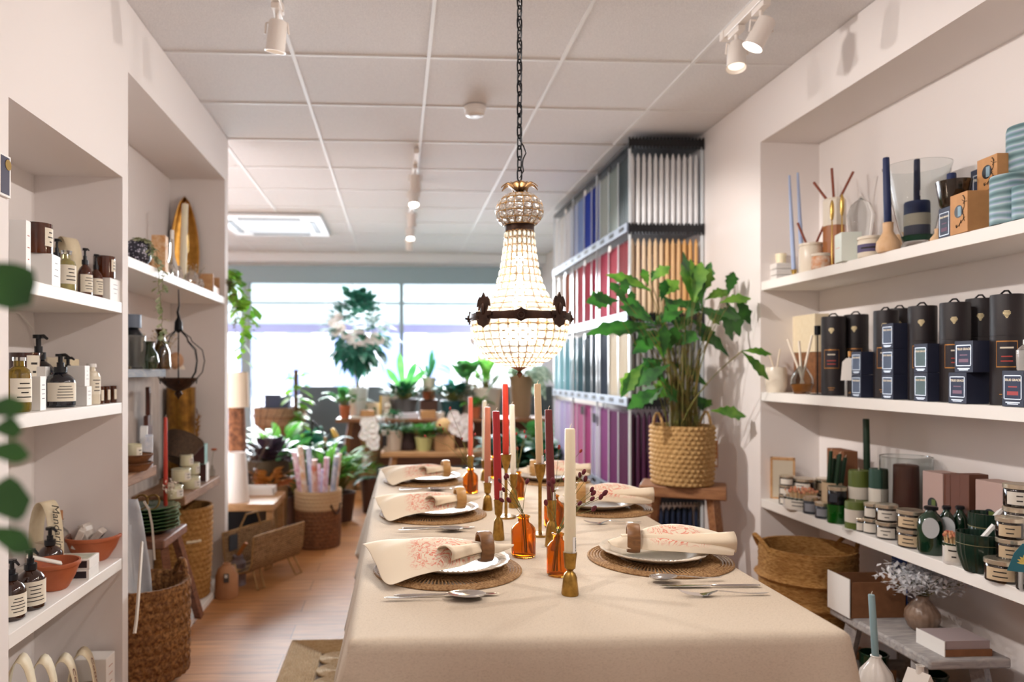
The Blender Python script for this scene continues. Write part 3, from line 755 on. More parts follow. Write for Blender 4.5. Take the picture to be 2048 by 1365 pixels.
for pz, rr in ((520, .013), (575, .018), (605, .022)): MB().ell((0, 0, zb(pz)), (rr, rr, .026), 14, 10).build('bulb', BULB, ch)
# ================================================================ shelf goods: shared builders
def L(px, inset, zs): p = onX(px, 700, XL-inset); p.z = zs; return p
def LH(px, py, inset, zs): return onX(px, py, XL-inset).z-zs
def RR(px, inset, zs): p = onX(px, 700, XR+inset); p.z = zs; return p
def RH(px, py, inset, zs): return onX(px, py, XR+inset).z-zs
def lines_arc(par, r, z0, z1, a, w, rows=5, mat=INK, seed=0, name='label_text'):
    m = MB(); q = random.Random(seed+int(z0*1e4))
    for i in range(rows):
        z = z0+(z1-z0)*(i+.5)/rows; ww = w*q.uniform(.35, .9); h = (z1-z0)/rows*.13
        m.lathe([(r, z-h), (r, z+h)], 6, 0, None, a0=a-ww/2, a1=a+ww/2)
    return m.build(name, mat, par)
def label_arc(par, r, z0, z1, a, w, mat=PAPER, rows=4, ink=INK, name='paper_label'):
    s = MB().lathe([(r+.0006, z0), (r+.0006, z1)], 14, 0, None, a0=a-w/2, a1=a+w/2).build(name, mat, par)
    if rows: lines_arc(s, r+.001, z0+(z1-z0)*.12, z1-(z1-z0)*.12, a, w*.62, rows, ink)
    return s
def pump(label, p, r, h, mat, la=-.9, lw=2.6, group='pump bottles', z0=.12, z1=.60, rz=None, cat='bottle', nozz=-.6):
    o = thing('pump_bottle', label, cat, p, 0, group); hb = h*.70
    MB().lathe([(0, .0005), (r*.9, .0005), (r, r*.12), (r, hb*.66), (r*.93, hb*.75), (r*.72, hb*.84), (r*.42, hb*.91), (r*.36, hb*.93), (r*.36, hb), (0, hb)], 30).build('bottle_body', mat, o)
    label_arc(o, r, hb*z0, hb*z1*1.06, la, lw, rows=5)
    m = MB(); m.cyl(r*.44, hb*.94, hb*1.08, 18); m.cyl(r*.25, hb*1.08, hb*1.20, 14); m.cyl(r*.16, hb*1.2, h*.97, 10); m.cyl(r*.34, h*.95, h, 14)
    m.build('pump_cap', BLACKP, o)
    a = nozz; MB().tube([(0, 0, h*.975), (r*.6*cos(a), r*.6*sin(a), h*.98), (r*.98*cos(a), r*.98*sin(a), h*.94)], [r*.13, r*.12, r*.09], 8).build('nozzle', BLACKP, o)
    return o
def jar(name, label, p, r, h, mat, lid=None, lidh=.0, la=-.8, lw=1.5, lz=(.12, .78), lmat=PAPER, group=None, cat='candle', rows=3, wax=None):
    o = thing(name, label, cat, p, 0, group); hb = h-lidh
    if lid: MB().lathe([(0, 0), (r*.95, 0), (r, r*.08), (r, hb*.9), (r*.93, hb), (0, hb)], 26).build('jar_body', mat, o)
    else: MB().lathe([(0, 0), (r*.96, 0), (r, r*.08), (r, hb), (r*.94, hb), (r*.93, h*.2), (0, h*.18)], 26).build('jar_body', mat, o)
    if lid: MB().lathe([(0, hb), (r*1.0, hb), (r*1.03, hb+.001), (r*1.03, h-.002), (r*.97, h), (r*.88, h-.001), (0, h-.0015)], 26).build('lid', lid, o)
    if wax: MB().cyl(r*.93, h*.19, h*.72, 20).build('wax', wax, o)
    if lw: label_arc(o, r, hb*lz[0], hb*lz[1], la, lw, lmat, rows)
    return o
def text(s, size, par, M, mat, name='lettering', ext=.0002, shear=0, bold=0):
    cu = bpy.data.curves.new(name, 'FONT'); cu.body = s; cu.size = size; cu.extrude = ext; cu.align_x = 'CENTER'; cu.align_y = 'CENTER'; cu.shear = shear; cu.offset = bold; cu.resolution_u = 3
    ob = bpy.data.objects.new(name+'_curve', cu); COL.objects.link(ob); dg = bpy.context.evaluated_depsgraph_get()
    me = bpy.data.meshes.new_from_object(ob.evaluated_get(dg)); bpy.data.objects.remove(ob)
    me.transform(M); me.materials.clear(); me.materials.append(mat)
    o = bpy.data.objects.new(name, me); COL.objects.link(o)
    if par: o.parent = par
    return o
# face frame: local box, +x is the 'front' unless face says otherwise; x right, y up on the face
def face(dx, dy, side):
    if side == 'x+': return T(dx/2+.0004, 0, 0) @ Matrix(((0, 0, 1, 0), (1, 0, 0, 0), (0, 1, 0, 0), (0, 0, 0, 1)))
    if side == 'x-': return T(-dx/2-.0004, 0, 0) @ Matrix(((0, 0, -1, 0), (-1, 0, 0, 0), (0, 1, 0, 0), (0, 0, 0, 1)))
    if side == 'y-': return T(0, -dy/2-.0004, 0) @ Matrix(((1, 0, 0, 0), (0, 0, -1, 0), (0, 1, 0, 0), (0, 0, 0, 1)))
def carton(name, label, p, dx, dy, h, rz=0, mat=WHITEP, group=None, cat='box', side='x+', rows=3, ink=None):
    o = thing(name, label, cat, p, rz, group)
    MB().box(-dx/2, dx/2, -dy/2, dy/2, 0, h).build('carton', mat, o, ang=0, bev=.0008)
    MB().box(-dx/2+.001, dx/2-.001, -dy/2+.001, dy/2-.001, h-.0006, h+.0009).build('lid_flap', mat, o, ang=0)
    if rows:
        w = dy if side[0] == 'x' else dx; M = face(dx, dy, side); m = MB(); q = random.Random(int(h*1e5))
        for i in range(rows):
            z = h*(.35+.4*i/max(1, rows-1)) if rows > 1 else h*.5; ww = w*q.uniform(.2, .55)
            m.box(-ww/2, ww/2, z-h*.008, z+h*.008, 0, .0003, 0, M)
        m.build('printed_text', ink or INK, o, ang=0)
    return o
FLORAL = mk('pale floral print', '#E6E2E4', .6, col2='#B9C0CE', ns=38.0)
CREAMC = mk('cream card', '#E2D3B5', .65, col2='#DCCBAB', ns=50.0)
GREYB = mk('grey cream card', '#CDBFA9', .7)
def archcard(name, label, p, w, th, h, rz, txt=None, mat=CREAMC, group='folded arch cartons'):
    """a card carton whose two faces lean together to a rounded fold at the top; faces along local x"""
    o = thing(name, label, 'carton', p, rz, group); n = 14
    pr = []
    for i in range(n+1):
        u = i/n; ang = pi*u; yy = th/2*cos(ang); zz = h*(sin(ang)**.62)
        pr.append((yy, zz))
    m = MB(); vs = []
    for x in (-w/2, w/2): vs += [(x, y, z) for y, z in pr]
    fs = [(i, i+1, n+2+i, n+1+i) for i in range(n)]
    m.add(vs, fs).build('folded_card', mat, o, ang=60, solid=.0015)
    MB().box(-w/2+.006, w/2-.006, -th/2+.012, th/2-.012, .001, h*.42).build('inner_box', GREYB, o, ang=0)
    return o
# ================================================================ left niche one: upper shelf
z = LZ[0]+.0005
carton('gift_box', 'tall white box at the near end of the upper left shelf', L(40, .035, z), .045, .03, .165, .05, WHITEP, 'pale boxes at the near end of the upper shelf', ink=TERRA)
p = L(64, .17, z); carton('gift_box', 'lower pale floral box behind the tall white box', p, .10, .06, .10, .15, FLORAL, 'pale boxes at the near end of the upper shelf', rows=0)
carton('gift_box', 'pale floral box lying on top of the other floral box', p+Vector((-.008, -.012, .1015)), .085, .055, .095, .2, FLORAL, 'pale boxes at the near end of the upper shelf', rows=0)
p = L(86, .055, z); hb = .096
carton('candle_box', 'white candle box under the left amber jar', p, .075, .075, hb, .12, WHITEP, 'white candle boxes', side='x+')
jar('jar_candle', 'amber jar candle on the white box at the left', p+Vector((-.01, -.01, hb+.001)), .040, .092, AMBERD, None, 0, -.15, 1.0, (.25, .85), group='amber jar candles', wax=WAX)
pump('black pump bottle between the jar candle and the oil bottle', L(114, .125, z), .025, .19, AMBERD, -.4, group='pump bottles on the upper shelf')
o = thing('oil_bottle', 'pale green oil bottle with a clear stopper on the upper shelf', 'bottle', L(133, .05, z))
OIL = mk('pale oil', '#C9BE7E', .1, trans=.6, coat=.5)
MB().lathe([(0, .0005), (.026, .0005), (.028, .004), (.028, .088), (.024, .100), (.012, .108), (.011, .122), (0, .122)], 26).build('bottle_body', OIL, o)
label_arc(o, .028, .025, .086, -.6, 2.4); MB().cyl(.015, .122, .132, 20).cyl(.0165, .130, .134, 20).build('stopper', CLEAR, o)
archcard('arch_carton', 'tall cream arch shaped carton behind the oil bottle', L(135, .14, z), .055, .10, .215, 1.0)
pump('amber pump bottle, left of the two small ones', L(170, .05, z), .0235, .166, AMBERD, -.5, group='pump bottles on the upper shelf')
pump('amber pump bottle, right of the two small ones', L(192, .045, z), .0225, .158, AMBERD, -.5, group='pump bottles on the upper shelf')
p = L(211, .042, z)
carton('candle_box', 'white candle box beside the niche edge under the right amber jar', p, .07, .095, .078, .0, WHITEP, 'white candle boxes')
jar('jar_candle', 'amber jar candle on the white box at the right', p+Vector((.0, -.012, .0795)), .037, .080, AMBERD, None, 0, -.1, .8, (.3, .85), group='amber jar candles', wax=WAX)
ca, cb = onX(-8, 350, XL).y, onX(14.5, 350, XL).y; c0, c1 = onX(8, 395, XL).z, onX(8, 312, XL).z
fr = thing('framed_card', 'dark framed card with a gold disc, on the pier at the left edge', 'card', (XL+.001, (ca+cb)/2, c0)); cw = (cb-ca)/2
MB().box(0, .008, -cw, cw, 0, c1-c0).build('frame', WHITEP, fr, ang=0); MB().box(.008, .009, -cw+.005, cw-.008, .006, c1-c0-.005).build('navy_print', mk('navy print', '#3C3347', .6), fr, ang=0)
MB().lathe([(0, .0012), (.014, .0012), (.014, 0)], 24, 0, T(.0088, .012, (c1-c0)*.78) @ Ry(pi/2)).build('gold_disc', BRASS2, fr)
# ================================================================ middle shelf
z = LZ[1]+.0005
o = thing('oil_bottle', 'tall clear bottle of yellow oil at the near end of the middle shelf', 'bottle', L(38, .06, z))
OIL2 = mk('yellow oil', '#A88A1E', .06, trans=.75, coat=.5)
MB().lathe([(0, .0005), (.029, .0005), (.032, .004), (.032, .105), (.027, .12), (.015, .13), (.014, .146), (0, .146)], 26).build('bottle_body', OIL2, o)
label_arc(o, .032, .028, .096, -.6, 2.5); MB().cyl(.018, .146, .156, 20).build('stopper', CLEAR, o)
p = L(50, .17, z)
jar('jar_candle', 'large amber jar behind the yellow oil bottle', p, .045, .175, AMBERD, None, 0, -.5, 1.0, (.35, .95), group='amber jar candles', wax=WAX)
carton('soap_box', 'narrow white box in front of the dark bottles on the middle shelf', L(74, .05, z), .035, .045, .10, .1, WHITEP, 'white soap boxes', rows=4)
carton('soap_box', 'white box standing behind the narrow one on the middle shelf', L(84, .12, z), .035, .04, .13, .1, WHITEP, 'white soap boxes', rows=4)
BLUEBL = mk('blue black glass', '#14161F', .05, coat=.8)
pump('large black round pump bottle at the back of the middle shelf', L(77, .15, z), .050, .235, BLUEBL, -.5, 1.6, group='pump bottles on the middle shelf')
pump('big black pump bottle with a wide cream label in the middle', L(121, .07, z), .045, .172, BLUEBL, -.8, 2.6, group='pump bottles on the middle shelf', z0=.16, z1=.62)
pump('black pump bottle close behind the big labelled one', L(136, .11, z), .036, .165, AMBERD, -.5, 2.4, group='pump bottles on the middle shelf', z0=.16, z1=.60)
carton('gift_box', 'long grey cream box standing at the back of the middle shelf', L(98, .25, z), .05, .13, .165, 0, GREYB, 'cream boxes at the back of the middle shelf', rows=0)
carton('gift_box', 'beige box at the back, right of the long grey cream one', L(137, .15, z), .04, .08, .158, 0, CREAMC, 'cream boxes at the back of the middle shelf', rows=2)
p = L(160, .055, z)
carton('soap_box', 'lower white box of the stacked pair on the middle shelf', p, .06, .052, .064, .1, WHITEP, 'white soap boxes')
carton('soap_box', 'upper white box of the stacked pair on the middle shelf', p+Vector((-.004, -.002, .0655)), .056, .05, .068, .1, WHITEP, 'white soap boxes')
o = thing('lotion_bottle', 'cream lotion bottle with a pale cap on the middle shelf', 'bottle', L(183, .05, z)); LOT = mk('cream lotion', '#E4D8C2', .25)
MB().lathe([(0, .0005), (.027, .0005), (.029, .004), (.029, .095), (.024, .11), (.012, .118), (.012, .13), (0, .13)], 26).build('bottle_body', LOT, o); MB().cyl(.016, .13, .142, 20).build('cap', WHITEP, o); label_arc(o, .029, .035, .098, -.5, 2.2)
carton('soap_box', 'plain white box behind the lotion bottle', L(172, .11, z), .05, .05, .125, 0, WHITEP, 'white soap boxes', rows=1)
for i, px in enumerate((200, 213, 226)):
    jar('tealight_jar', ('first', 'second', 'third')[i]+' of three tiny amber jars, counted from the camera', L(px, .03, z), .0125, .062, AMBERD, None, 0, -.35, 1.0, (.2, .8), group='tiny amber jars', rows=0, wax=WAX)
# ================================================================ lowest shelf
z = LZ[2]+.0005
BROWNG = mk('brown glass', '#2E1408', .06, coat=.8)
pump('brown pump bottle at the front left corner of the lowest shelf', L(61, .055, z), .040, .172, BROWNG, -.75, 2.5, group='pump bottles on the lowest shelf', z0=.12, z1=.66)
pump('brown pump bottle partly behind the niche edge on the lowest shelf', L(24, .06, z), .036, .165, BROWNG, -.6, 2.4, group='pump bottles on the lowest shelf')
pump('brown pump bottle in the middle of the lowest shelf', L(100, .14, z), .040, .172, BROWNG, -.7, 2.5, group='pump bottles on the lowest shelf')
def bowl(label, p, r, h, mat=TERRA, inner=None, group='terracotta bowls'):
    o = thing('bowl', label, 'bowl', p, 0, group)
    MB().lathe([(0, .0005), (r*.5, .0005), (r*.56, h*.06), (r*.80, h*.45), (r*.94, h*.80), (r*.95, h*.84), (r*1.0, h*.86), (r*1.02, h*.94), (r*1.0, h), (r*.93, h), (r*.90, h*.86), (r*.74, h*.42), (r*.5, h*.14), (0, h*.1)], 40).build('bowl_body', mat, o)
    return o
p = L(108, .075, z); bowl('terracotta bowl holding a white scoop, near the front of the lowest shelf', p, .078, .088)
o = MB().box(-.075, .03, -.017, .017, -.004, .004, 0, T(0, 0, .07) @ Rz(.5) @ Ry(.35)).build('soap_bar', mk('white soap', '#E8E0D4', .5), None, p+Vector((.0, -.015, .02)), bev=.003); tag(o, 'long white soap bar leaning in the front terracotta bowl', 'soap')
p2 = L(186, .10, z); bowl('terracotta bowl filled with small packets at the far end of the lowest shelf', p2, .098, .092)
PACK = mk('clear wrapped packet', '#D8CFC6', .3, col2='#B7A89C', ns=30.0)
for i, (ax, dx, dy, dz, ry) in enumerate(((.3, -.03, -.05, .088, .4), (-.2, -.02, .00, .098, -.3), (.9, -.01, .045, .100, .25), (.1, .02, -.02, .085, .7))):
    o = thing('soap_packet', ('leaning', 'white topped', 'tall', 'dark striped')[i]+' small wrapped packet in the filled terracotta bowl', 'packet', p2+Vector((dx, dy, dz)), ax, 'wrapped packets in the bowl')
    MB().box(-.012, .012, -.028, .028, -.035, .035, 0, Ry(ry)).build('wrapper', PACK, o, bev=.003); MB().box(-.0125, .0125, -.02, .02, .008, .024, 0, Ry(ry)).build('printed_band', WHITEP if i != 3 else INK, o)
p = L(152, .065, z)
for i in range(2):
    o = thing('soap_box', ('lower', 'upper')[i]+' flat white box with a dark end, stacked between the bowls', 'box', p+Vector((0, i*.004, i*.0335)), .06, 'flat boxes between the bowls')
    MB().box(-.058, .058, -.047, .047, 0, .0325).build('carton', WHITEP, o, ang=0, bev=.001); MB().box(-.05, .05, -.0475, -.047, .005, .028).build('dark_end', mk('plum print', '#2A1F28', .5), o, ang=0)
    if i: MB().box(-.05, .05, -.04, .04, .0325, .0329).build('printed_top', mk('botanical print', '#9FA294', .5, col2='#CFC6B0', ns=35.0), o, ang=0)
o = archcard('arch_carton', 'tall cream folded carton lettered Mandarin on the lowest shelf', L(92, .19, z), .06, .10, .245, 1.15)
text('Mandarin', .04, o, T(.0, -.052, .165) @ Rx(pi/2-.16) @ Rz(-pi/2), INK, 'lettering', shear=.35)
o = thing('glass_bottle', 'clear corked bottle behind the right bowl of the lowest shelf', 'bottle', L(118, .2, z))
MB().lathe([(0, .0005), (.034, .0005), (.038, .006), (.038, .09), (.03, .115), (.016, .128), (.016, .15), (.018, .152), (.018, .158), (0, .158)], 26).build('bottle_body', mk('thin clear glass', '#E8E0DA', .04, trans=.9), o); MB().cyl(.013, .158, .19, 14).build('cork', mk('cork', '#A9754A', .9, bump=.4, ns=120.0), o)
# ---------------- bottom: plinth with arch cartons
st(MB().box(NL+.002, XL-.001, YA0+.003, YA1-.003, 0, .085).build('trim_3', SHELFP, bev=.002))
z = .0855
for i, (px, pt) in enumerate(((40, 1316), (84, 1318), (126, 1315), (164, 1302))):
    h = LH(px, pt, .06, z)
    o = archcard('arch_carton', ('nearest', 'second', 'third', 'farthest')[i]+' of the four arch cartons on the floor of the near left niche', L(px, .06, z), .08, .085, h, pi/2+.25, group='arch cartons on the niche floor')
    text('Cotton', .04, o, T(.0, -.041, h*.62) @ Rx(pi/2-.2) @ Rz(-pi/2), mk('red brown ink', '#6A2A20', .7), 'lettering', shear=.4)
carton('gift_box', 'white box at the far end behind the four arch cartons', L(190, .07, z), .11, .08, LH(190, 1312, .07, z), .0, WHITEP, 'white boxes low in the niche', rows=3, ink=TERRA)
# thin cable along the niche back
o = MB().tube([(NL+.004, YA0+.1, LZ[0]-.06), (NL+.005, YA1-.12, LZ[0]-.05), (NL+.02, YA1-.05, LZ[0]-.10), (NL+.012, YA1-.012, LZ[0]-.17)], .003, 6).build('cable', SHELFP); tag(o, 'thin white cable under the upper shelf of the near left niche', 'cable')
# ================================================================ left niche two: shelf goods
z = BZ+.0005
def vine(name, label, p, pot, strands, leafsz, mat, n_per=26, group=None, potm=None, potr=.05, poth=.09, mid=None):
    o = thing(name, label, 'plant', p, 0, group)
    if potm: MB().lathe([(0, 0), (potr*.8, 0), (potr, poth), (potr*.92, poth), (potr*.9, poth*.85), (0, poth*.82)], 24).build('pot', potm, o)
    lf = MB(); sm = MB(); q = random.Random(len(label)*7)
    for pts in strands:
        P = [Vector(a) for a in pts]
        # resample
        fine = []
        for a, b in zip(P, P[1:]):
            for k in range(8): fine.append(a.lerp(b, k/8))
        fine.append(P[-1])
        fine = [v+Vector((q.uniform(-.006, .006), q.uniform(-.006, .006), 0)) for v in fine]
        sm.tube(fine, .0013, 4)
        for k in range(n_per):
            u = k/n_per*(len(fine)-1); i = int(u); v = fine[i].lerp(fine[min(i+1, len(fine)-1)], u-i)
            a = q.uniform(0, 2*pi); d = Vector((cos(a), sin(a), q.uniform(-.9, .3)))
            s = leafsz*q.uniform(.6, 1.2); lf.leaf(v, d, s, s*.75, .35, n=4, tipw=.9)
    lf.build('foliage', mat, o, ang=180); sm.build('vines', STEM, o); return o
LGREEN = leafm('fresh green leaf', '#7FA83A', '#4E8A28', .45)
VARI = leafm('grey green small leaf', '#6E7F55', '#C9C8A4', .3, 40.0)
# dark pumpkin like lantern pot with a string of leaves
p = L(276, .07, z)
o = thing('hanging_pot', 'dark patterned round pot at the near end of the far left shelf', 'pot', p); t = NT('white dots on navy'); vo = t.n('ShaderNodeTexVoronoi'); vo.inputs['Scale'].default_value = 95.0; t.l(t.co(), vo.inputs['Vector'])
t.l(t.mix(t.ramp(vo.outputs[0], [(.28, 1.), (.36, 0.)]), lin('#1C1A2A'), lin('#B9B4C4')), t.b.inputs['Base Color']); t.b.inputs['Roughness'].default_value = .4
MB().lathe([(0, .0005), (.03, .0005), (.052, .03), (.058, .06), (.05, .095), (.036, .108), (.032, .106), (.03, .09), (0, .085)], 28).build('pot_body', t.m, o)
MB().box(-.05, .06, -.05, .05, -.0002, .0).build('tray', KRAFT, o)
vine('trailing_plant', 'small leaved string plant trailing down from the dark patterned pot', p+Vector((0, 0, .10)), 0, [[(0, 0, 0), (.03, -.01, .02), (.06, .0, -.03), (.085, .01, -.14), (.09, .015, -.26), (.088, .03, -.36), (.09, .02, -.43)], [(0, 0, 0), (.02, .03, .025), (.055, .05, -.02), (.082, .06, -.10), (.085, .06, -.2)], [(0, 0, 0), (.01, -.03, .02), (.05, -.03, .0), (.08, -.02, -.08)], [(0, .0, .0), (-.02, .03, .03), (.02, .06, .02)]], .030, VARI, 34)
carton('candle_box', 'orange brown box beside the trailing string plant', L(294, .13, z), .07, .07, .155, .1, mk('orange kraft print', '#C88A4E', .7, col2='#D8AE7C', ns=40.0), 'boxes on the far left shelf', rows=0)
carton('candle_box', 'white and orange patterned box on the far left shelf', L(320, .06, z), .06, .065, .175, .1, mk('cream and orange print', '#E2C8A4', .7, col2='#C98A50', ns=45.0), 'boxes on the far left shelf', rows=2)
o = thing('glass_bottle', 'clear bottle with a white neck in front of the gold leaf', 'bottle', L(344, .055, z), .0); MB().lathe([(0, .0005), (.024, .0005), (.03, .01), (.028, .06), (.012, .11), (.010, .19), (0, .19)], 22).build('bottle_body', CLEAR, o); MB().cyl(.009, .19, .235, 12).build('white_stopper', WHITEP, o)
# gold leaf bowl standing upright against the niche end
p = L(369, .22, z); GOLD = mk('brushed gold', '#C89448', .35, .9, col2='#A87834', ns=30.0, bump=.25)
o = thing('leaf_platter', 'gold leaf shaped platter leaning upright in the far left niche', 'platter', p, .25)
hh = LH(369, 392, .22, z)
def f(u, v):
    w = .085*sin(pi*min(1, .12+u*.88))**.6*(1-.1*u); x = (2*v-1)*w; return (x, .02+.03*u+.035*(2*v-1)**2*(-1), hh*u)
MB().grid(f, 18, 10).build('platter', GOLD, o, ang=180, solid=.004)
MB().tube([(0, .021+.03*u-.003, hh*u) for u in (0, .3, .6, .9, 1.0)], .002, 6).build('leaf_rib', GOLD, o)
p = L(365, .11, z); candle('pillar_candle', 'tall cream candle in front of the gold leaf platter', '#E6DCC2', p, z, z+LH(365, 408, .11, z), .017, (.03, 0), None, .97)
for i, (px, pt) in enumerate(((373, 470), (402, 475))):
    p = L(px, .135+.01*i, z); h = LH(px, pt, .135+.01*i, z)
    o = thing('gold_goblet', ('gold flute in front of the gold leaf platter', 'slender gold flute standing apart to the right')[i], 'candle holder', p, 0, 'slim gold flutes')
    MB().lathe([(0, 0), (.022, 0), (.021, .003), (.004, .006), (.003, h*.66)], 18).build('stem', BRASS2, o); MB().lathe([(.003, h*.65), (.010, h*.70), (.0135, h*.82), (.0125, h), (.0105, h), (.009, h*.75), (0, h*.7)], 18).build('cup', BRASS2, o)
CRYS = mk('cut crystal', '#F1E6DC', .03, trans=.8, coat=.5)
def facet(label, px, inset, r, h, name='crystal_holder'):
    o = thing(name, label, 'candle holder', L(px, inset, z), 0, 'crystal holders on the far left shelf')
    MB().lathe([(0, .0005), (r*.6, .0005), (r, h*.35), (r*.75, h*.8), (r*.5, h), (r*.4, h), (r*.5, h*.7), (0, h*.4)], 9).build('crystal_body', CRYS, o, ang=0); MB().cyl(r*.38, h*.72, h*.98, 9).build('tealight', WAX, o); return o
facet('cut crystal holder nearest the cream candle', 353, .055, .034, .075); facet('cut crystal holder in the middle of the far left shelf', 384, .06, .04, .085); facet('cut crystal holder left of the wooden crate', 398, .05, .03, .06)
BLANCH = mk('bleached dried flower', '#E4D6C4', .85)
def dried(name, label, p, n, h, spread, mat, seed, clump=.012, fl='floret'):
    o = thing(name, label, 'dried flowers', p); q = random.Random(seed); s = MB(); f_ = MB()
    for i in range(n):
        a = q.uniform(0, 6.28); r_ = q.uniform(.2, 1)*spread; tip = Vector((r_*cos(a), r_*sin(a), h*q.uniform(.6, 1)))
        s.tube([(0, 0, 0), tip*.5+Vector((0, 0, h*.12)), tip], .0008, 4)
        for k in range(16):
            u = .55+.5*k/16; c = tip*u+Vector((q.uniform(-1, 1), q.uniform(-1, 1), q.uniform(-1, 1)))*clump
            d = Vector((q.uniform(-1, 1), q.uniform(-1, 1), q.uniform(-.2, 1))); f_.leaf(c, d, clump*1.1, clump*.7, .1, n=2, tipw=.9)
    s.build('stems', STEM, o); f_.build('florets', mat, o, ang=180); return o
dried('dried_flower_bunch', 'bleached dried flowers among the crystal holders on the far left shelf', L(388, .09, z+.05), 10, .10, .06, BLANCH, 5)
p = L(419, .06, z)
o = thing('wooden_crate', 'small pale wooden crate of bottles near the far end of the left shelf', 'crate', p, .05); WD = wood('pale crate wood', '#B88658', '#D0A576', (4, 4, 4))
MB().box(-.04, .04, -.09, .09, 0, .006).box(-.04, -.034, -.09, .09, 0, .11).box(.034, .04, -.09, .09, 0, .045).box(-.04, .04, -.09, -.084, 0, .11).box(-.04, .04, .084, .09, 0, .11).build('crate_body', WD, o, ang=0)
for i in range(4):
    o = thing('small_bottle', 'tiny violet bottle in the pale wooden crate', 'bottle', p+Vector((.0, -.055+.036*i, .0065)), 0, 'tiny violet bottles'); MB().lathe([(0, 0), (.012, 0), (.012, .04), (.006, .05), (.006, .06), (0, .06)], 14).build('bottle_body', mk('violet glass', '#6A5A8A', .1, coat=.5), o); MB().cyl(.007, .06, .072, 12).build('cap', WAX, o)
p = L(441, .055, z)
vine('trailing_plant', 'bright green pothos trailing off the far end of the left shelf', p, 0, [[(0, 0, .10), (.03, .06, .14), (.08, .15, .08), (.12, .20, -.06), (.13, .22, -.2), (.12, .20, -.30)], [(0, 0, .10), (.04, .10, .17), (.09, .22, .12), (.13, .27, .02), (.13, .28, -.10)], [(0, 0, .10), (.05, .02, .10), (.09, .10, -.02), (.11, .14, -.15), (.10, .12, -.28), (.10, .11, -.40)], [(0, 0, .1), (.02, .12, .2), (.05, .2, .18)], [(.02, .02, .1), (.06, .16, .02), (.1, .23, -.1), (.1, .25, -.2)]], .088, LGREEN, 17, potm=mk('grey pot', '#6E675E', .8), potr=.05, poth=.09)
vine('trailing_plant', 'dark small leaved creeper hanging over the far edge of the left niche', p+Vector((.03, -.05, .06)), 0, [[(0, 0, .05), (.035, .01, .04), (.055, .03, -.1), (.06, .05, -.25), (.055, .06, -.36)], [(0, 0, .05), (.04, .04, .05), (.058, .08, -.06), (.06, .09, -.2)], [(0, 0, .05), (.03, -.04, .05), (.055, -.03, -.02), (.058, .0, -.14)]], .024, leafm('olive creeper leaf', '#4A4A30', '#7E7A58', .25), 34)
# ================================================================ right niche: top shelf
LAR = -2.25                         # angle that faces the camera
z = RZ[0]+.0005
NAVY = mk('navy wax', '#23305A', .45); DNAVY = mk('navy card', '#2E3348', .55)
def rlabel(o, r, z0, z1, w=1.6, mat=PAPER, rows=3, ink=INK): return label_arc(o, r, z0, z1, LAR, w, mat, rows, ink)
def rp(px, py, inset, zz): p = RR(px, inset, zz); return p, RH(px, py, inset, zz)
p, h = rp(1560, 496, .10, z); STK = mk('frosted glass', '#F2ECE6', .3, trans=.2)
for i in range(3):
    o = thing('glass_tray', ('lowest', 'middle', 'top')[i]+' frosted glass tray at the far end of the top right shelf', 'tray', p+Vector((0, 0, i*.03)), 0, 'frosted glass trays'); MB().box(-.05, .05, -.055, .055, 0, .028).build('tray_body', STK, o, bev=.004); MB().box(-.044, .044, -.05, .05, .028, .0285).build('tray_top', STK, o)
p, h = rp(1562, 500, .10, z); o = thing('tealight_cup', 'small cream cup on the frosted glass trays', 'cup', p+Vector((0, 0, .0895)), 0); MB().lathe([(0, 0), (.022, 0), (.025, .05), (.023, .05), (.02, .02), (0, .01)], 20).build('cup', WAX, o); MB().cyl(.02, .02, .045, 16).build('wax', WAX, o)
LBLUE = '#A9B9DA'
def rtaper(name, label, px, ptop, inset, zz, r, col, hold=None, tilt=(0, 0), taper=.55, group=None):
    p, h = rp(px, ptop, inset, zz)
    o = candle(name, label, col, p, zz+(hold or 0), zz+h, r, tilt, None, taper, group); return p
for i, (px, pt, ins) in enumerate(((1588, 352, .05), (1605, 347, .11))):
    p = RR(px, ins, z); o = thing('brass_candle_cup', ('brass foot under the nearer pale blue taper', 'brass foot under the farther pale blue taper')[i], 'candle holder', p, 0, 'brass feet on the top shelf')
    MB().lathe([(0, 0), (.022, 0), (.022, .003), (.008, .006), (.011, .02), (.013, .03), (.011, .03), (.010, .012), (0, .011)], 18).build('foot', BRASS2, o); MB().lathe([(.0125, .028), (.0145, .03), (.0125, .032)], 18).build('rim', BRASS2, o)
    rtaper('taper_candle', ('nearer', 'farther')[i]+' of two pale blue taper candles on the top right shelf', px, pt, ins, z, .0095, LBLUE, .0125, (-.06, -.02), .5, 'pale blue tapers')
STICK = mk('brown reed', '#8A4A38', .7)
def reeds(o, mat, r, zs_, tips):
    m = MB()
    for dx, dy, zz in tips: MB().tube([(-dx*.12, -dy*.12, zs_), (dx, dy, zz)], r, 7).build('reed', mat, o)
p, h = rp(1622, 488, .06, z); o = thing('diffuser_jar', 'cream ceramic diffuser jar with two brown reeds on the top right shelf', 'diffuser', p); CER = mk('cream ceramic', '#E6DAC8', .3)
MB().lathe([(0, .0005), (.048, .0005), (.05, .004), (.05, h*.82), (.046, h*.9), (.05, h*.93), (.05, h), (.04, h), (.04, h*.5), (0, h*.48)], 28).build('jar', CER, o); reeds(o, STICK, .0052, h*.5, [(-.045, .03, h+.10), (.05, -.03, h+.095)])
p, h = rp(1641, 508, .03, z); o = jar('jar_candle', 'small orange and white printed candle in front of the cream diffuser', p, .036, h, mk('orange white print', '#E9D9C6', .5, col2='#D98A50', ns=50.0), CER, .012, LAR, 0, group='printed jar candles on the top shelf')
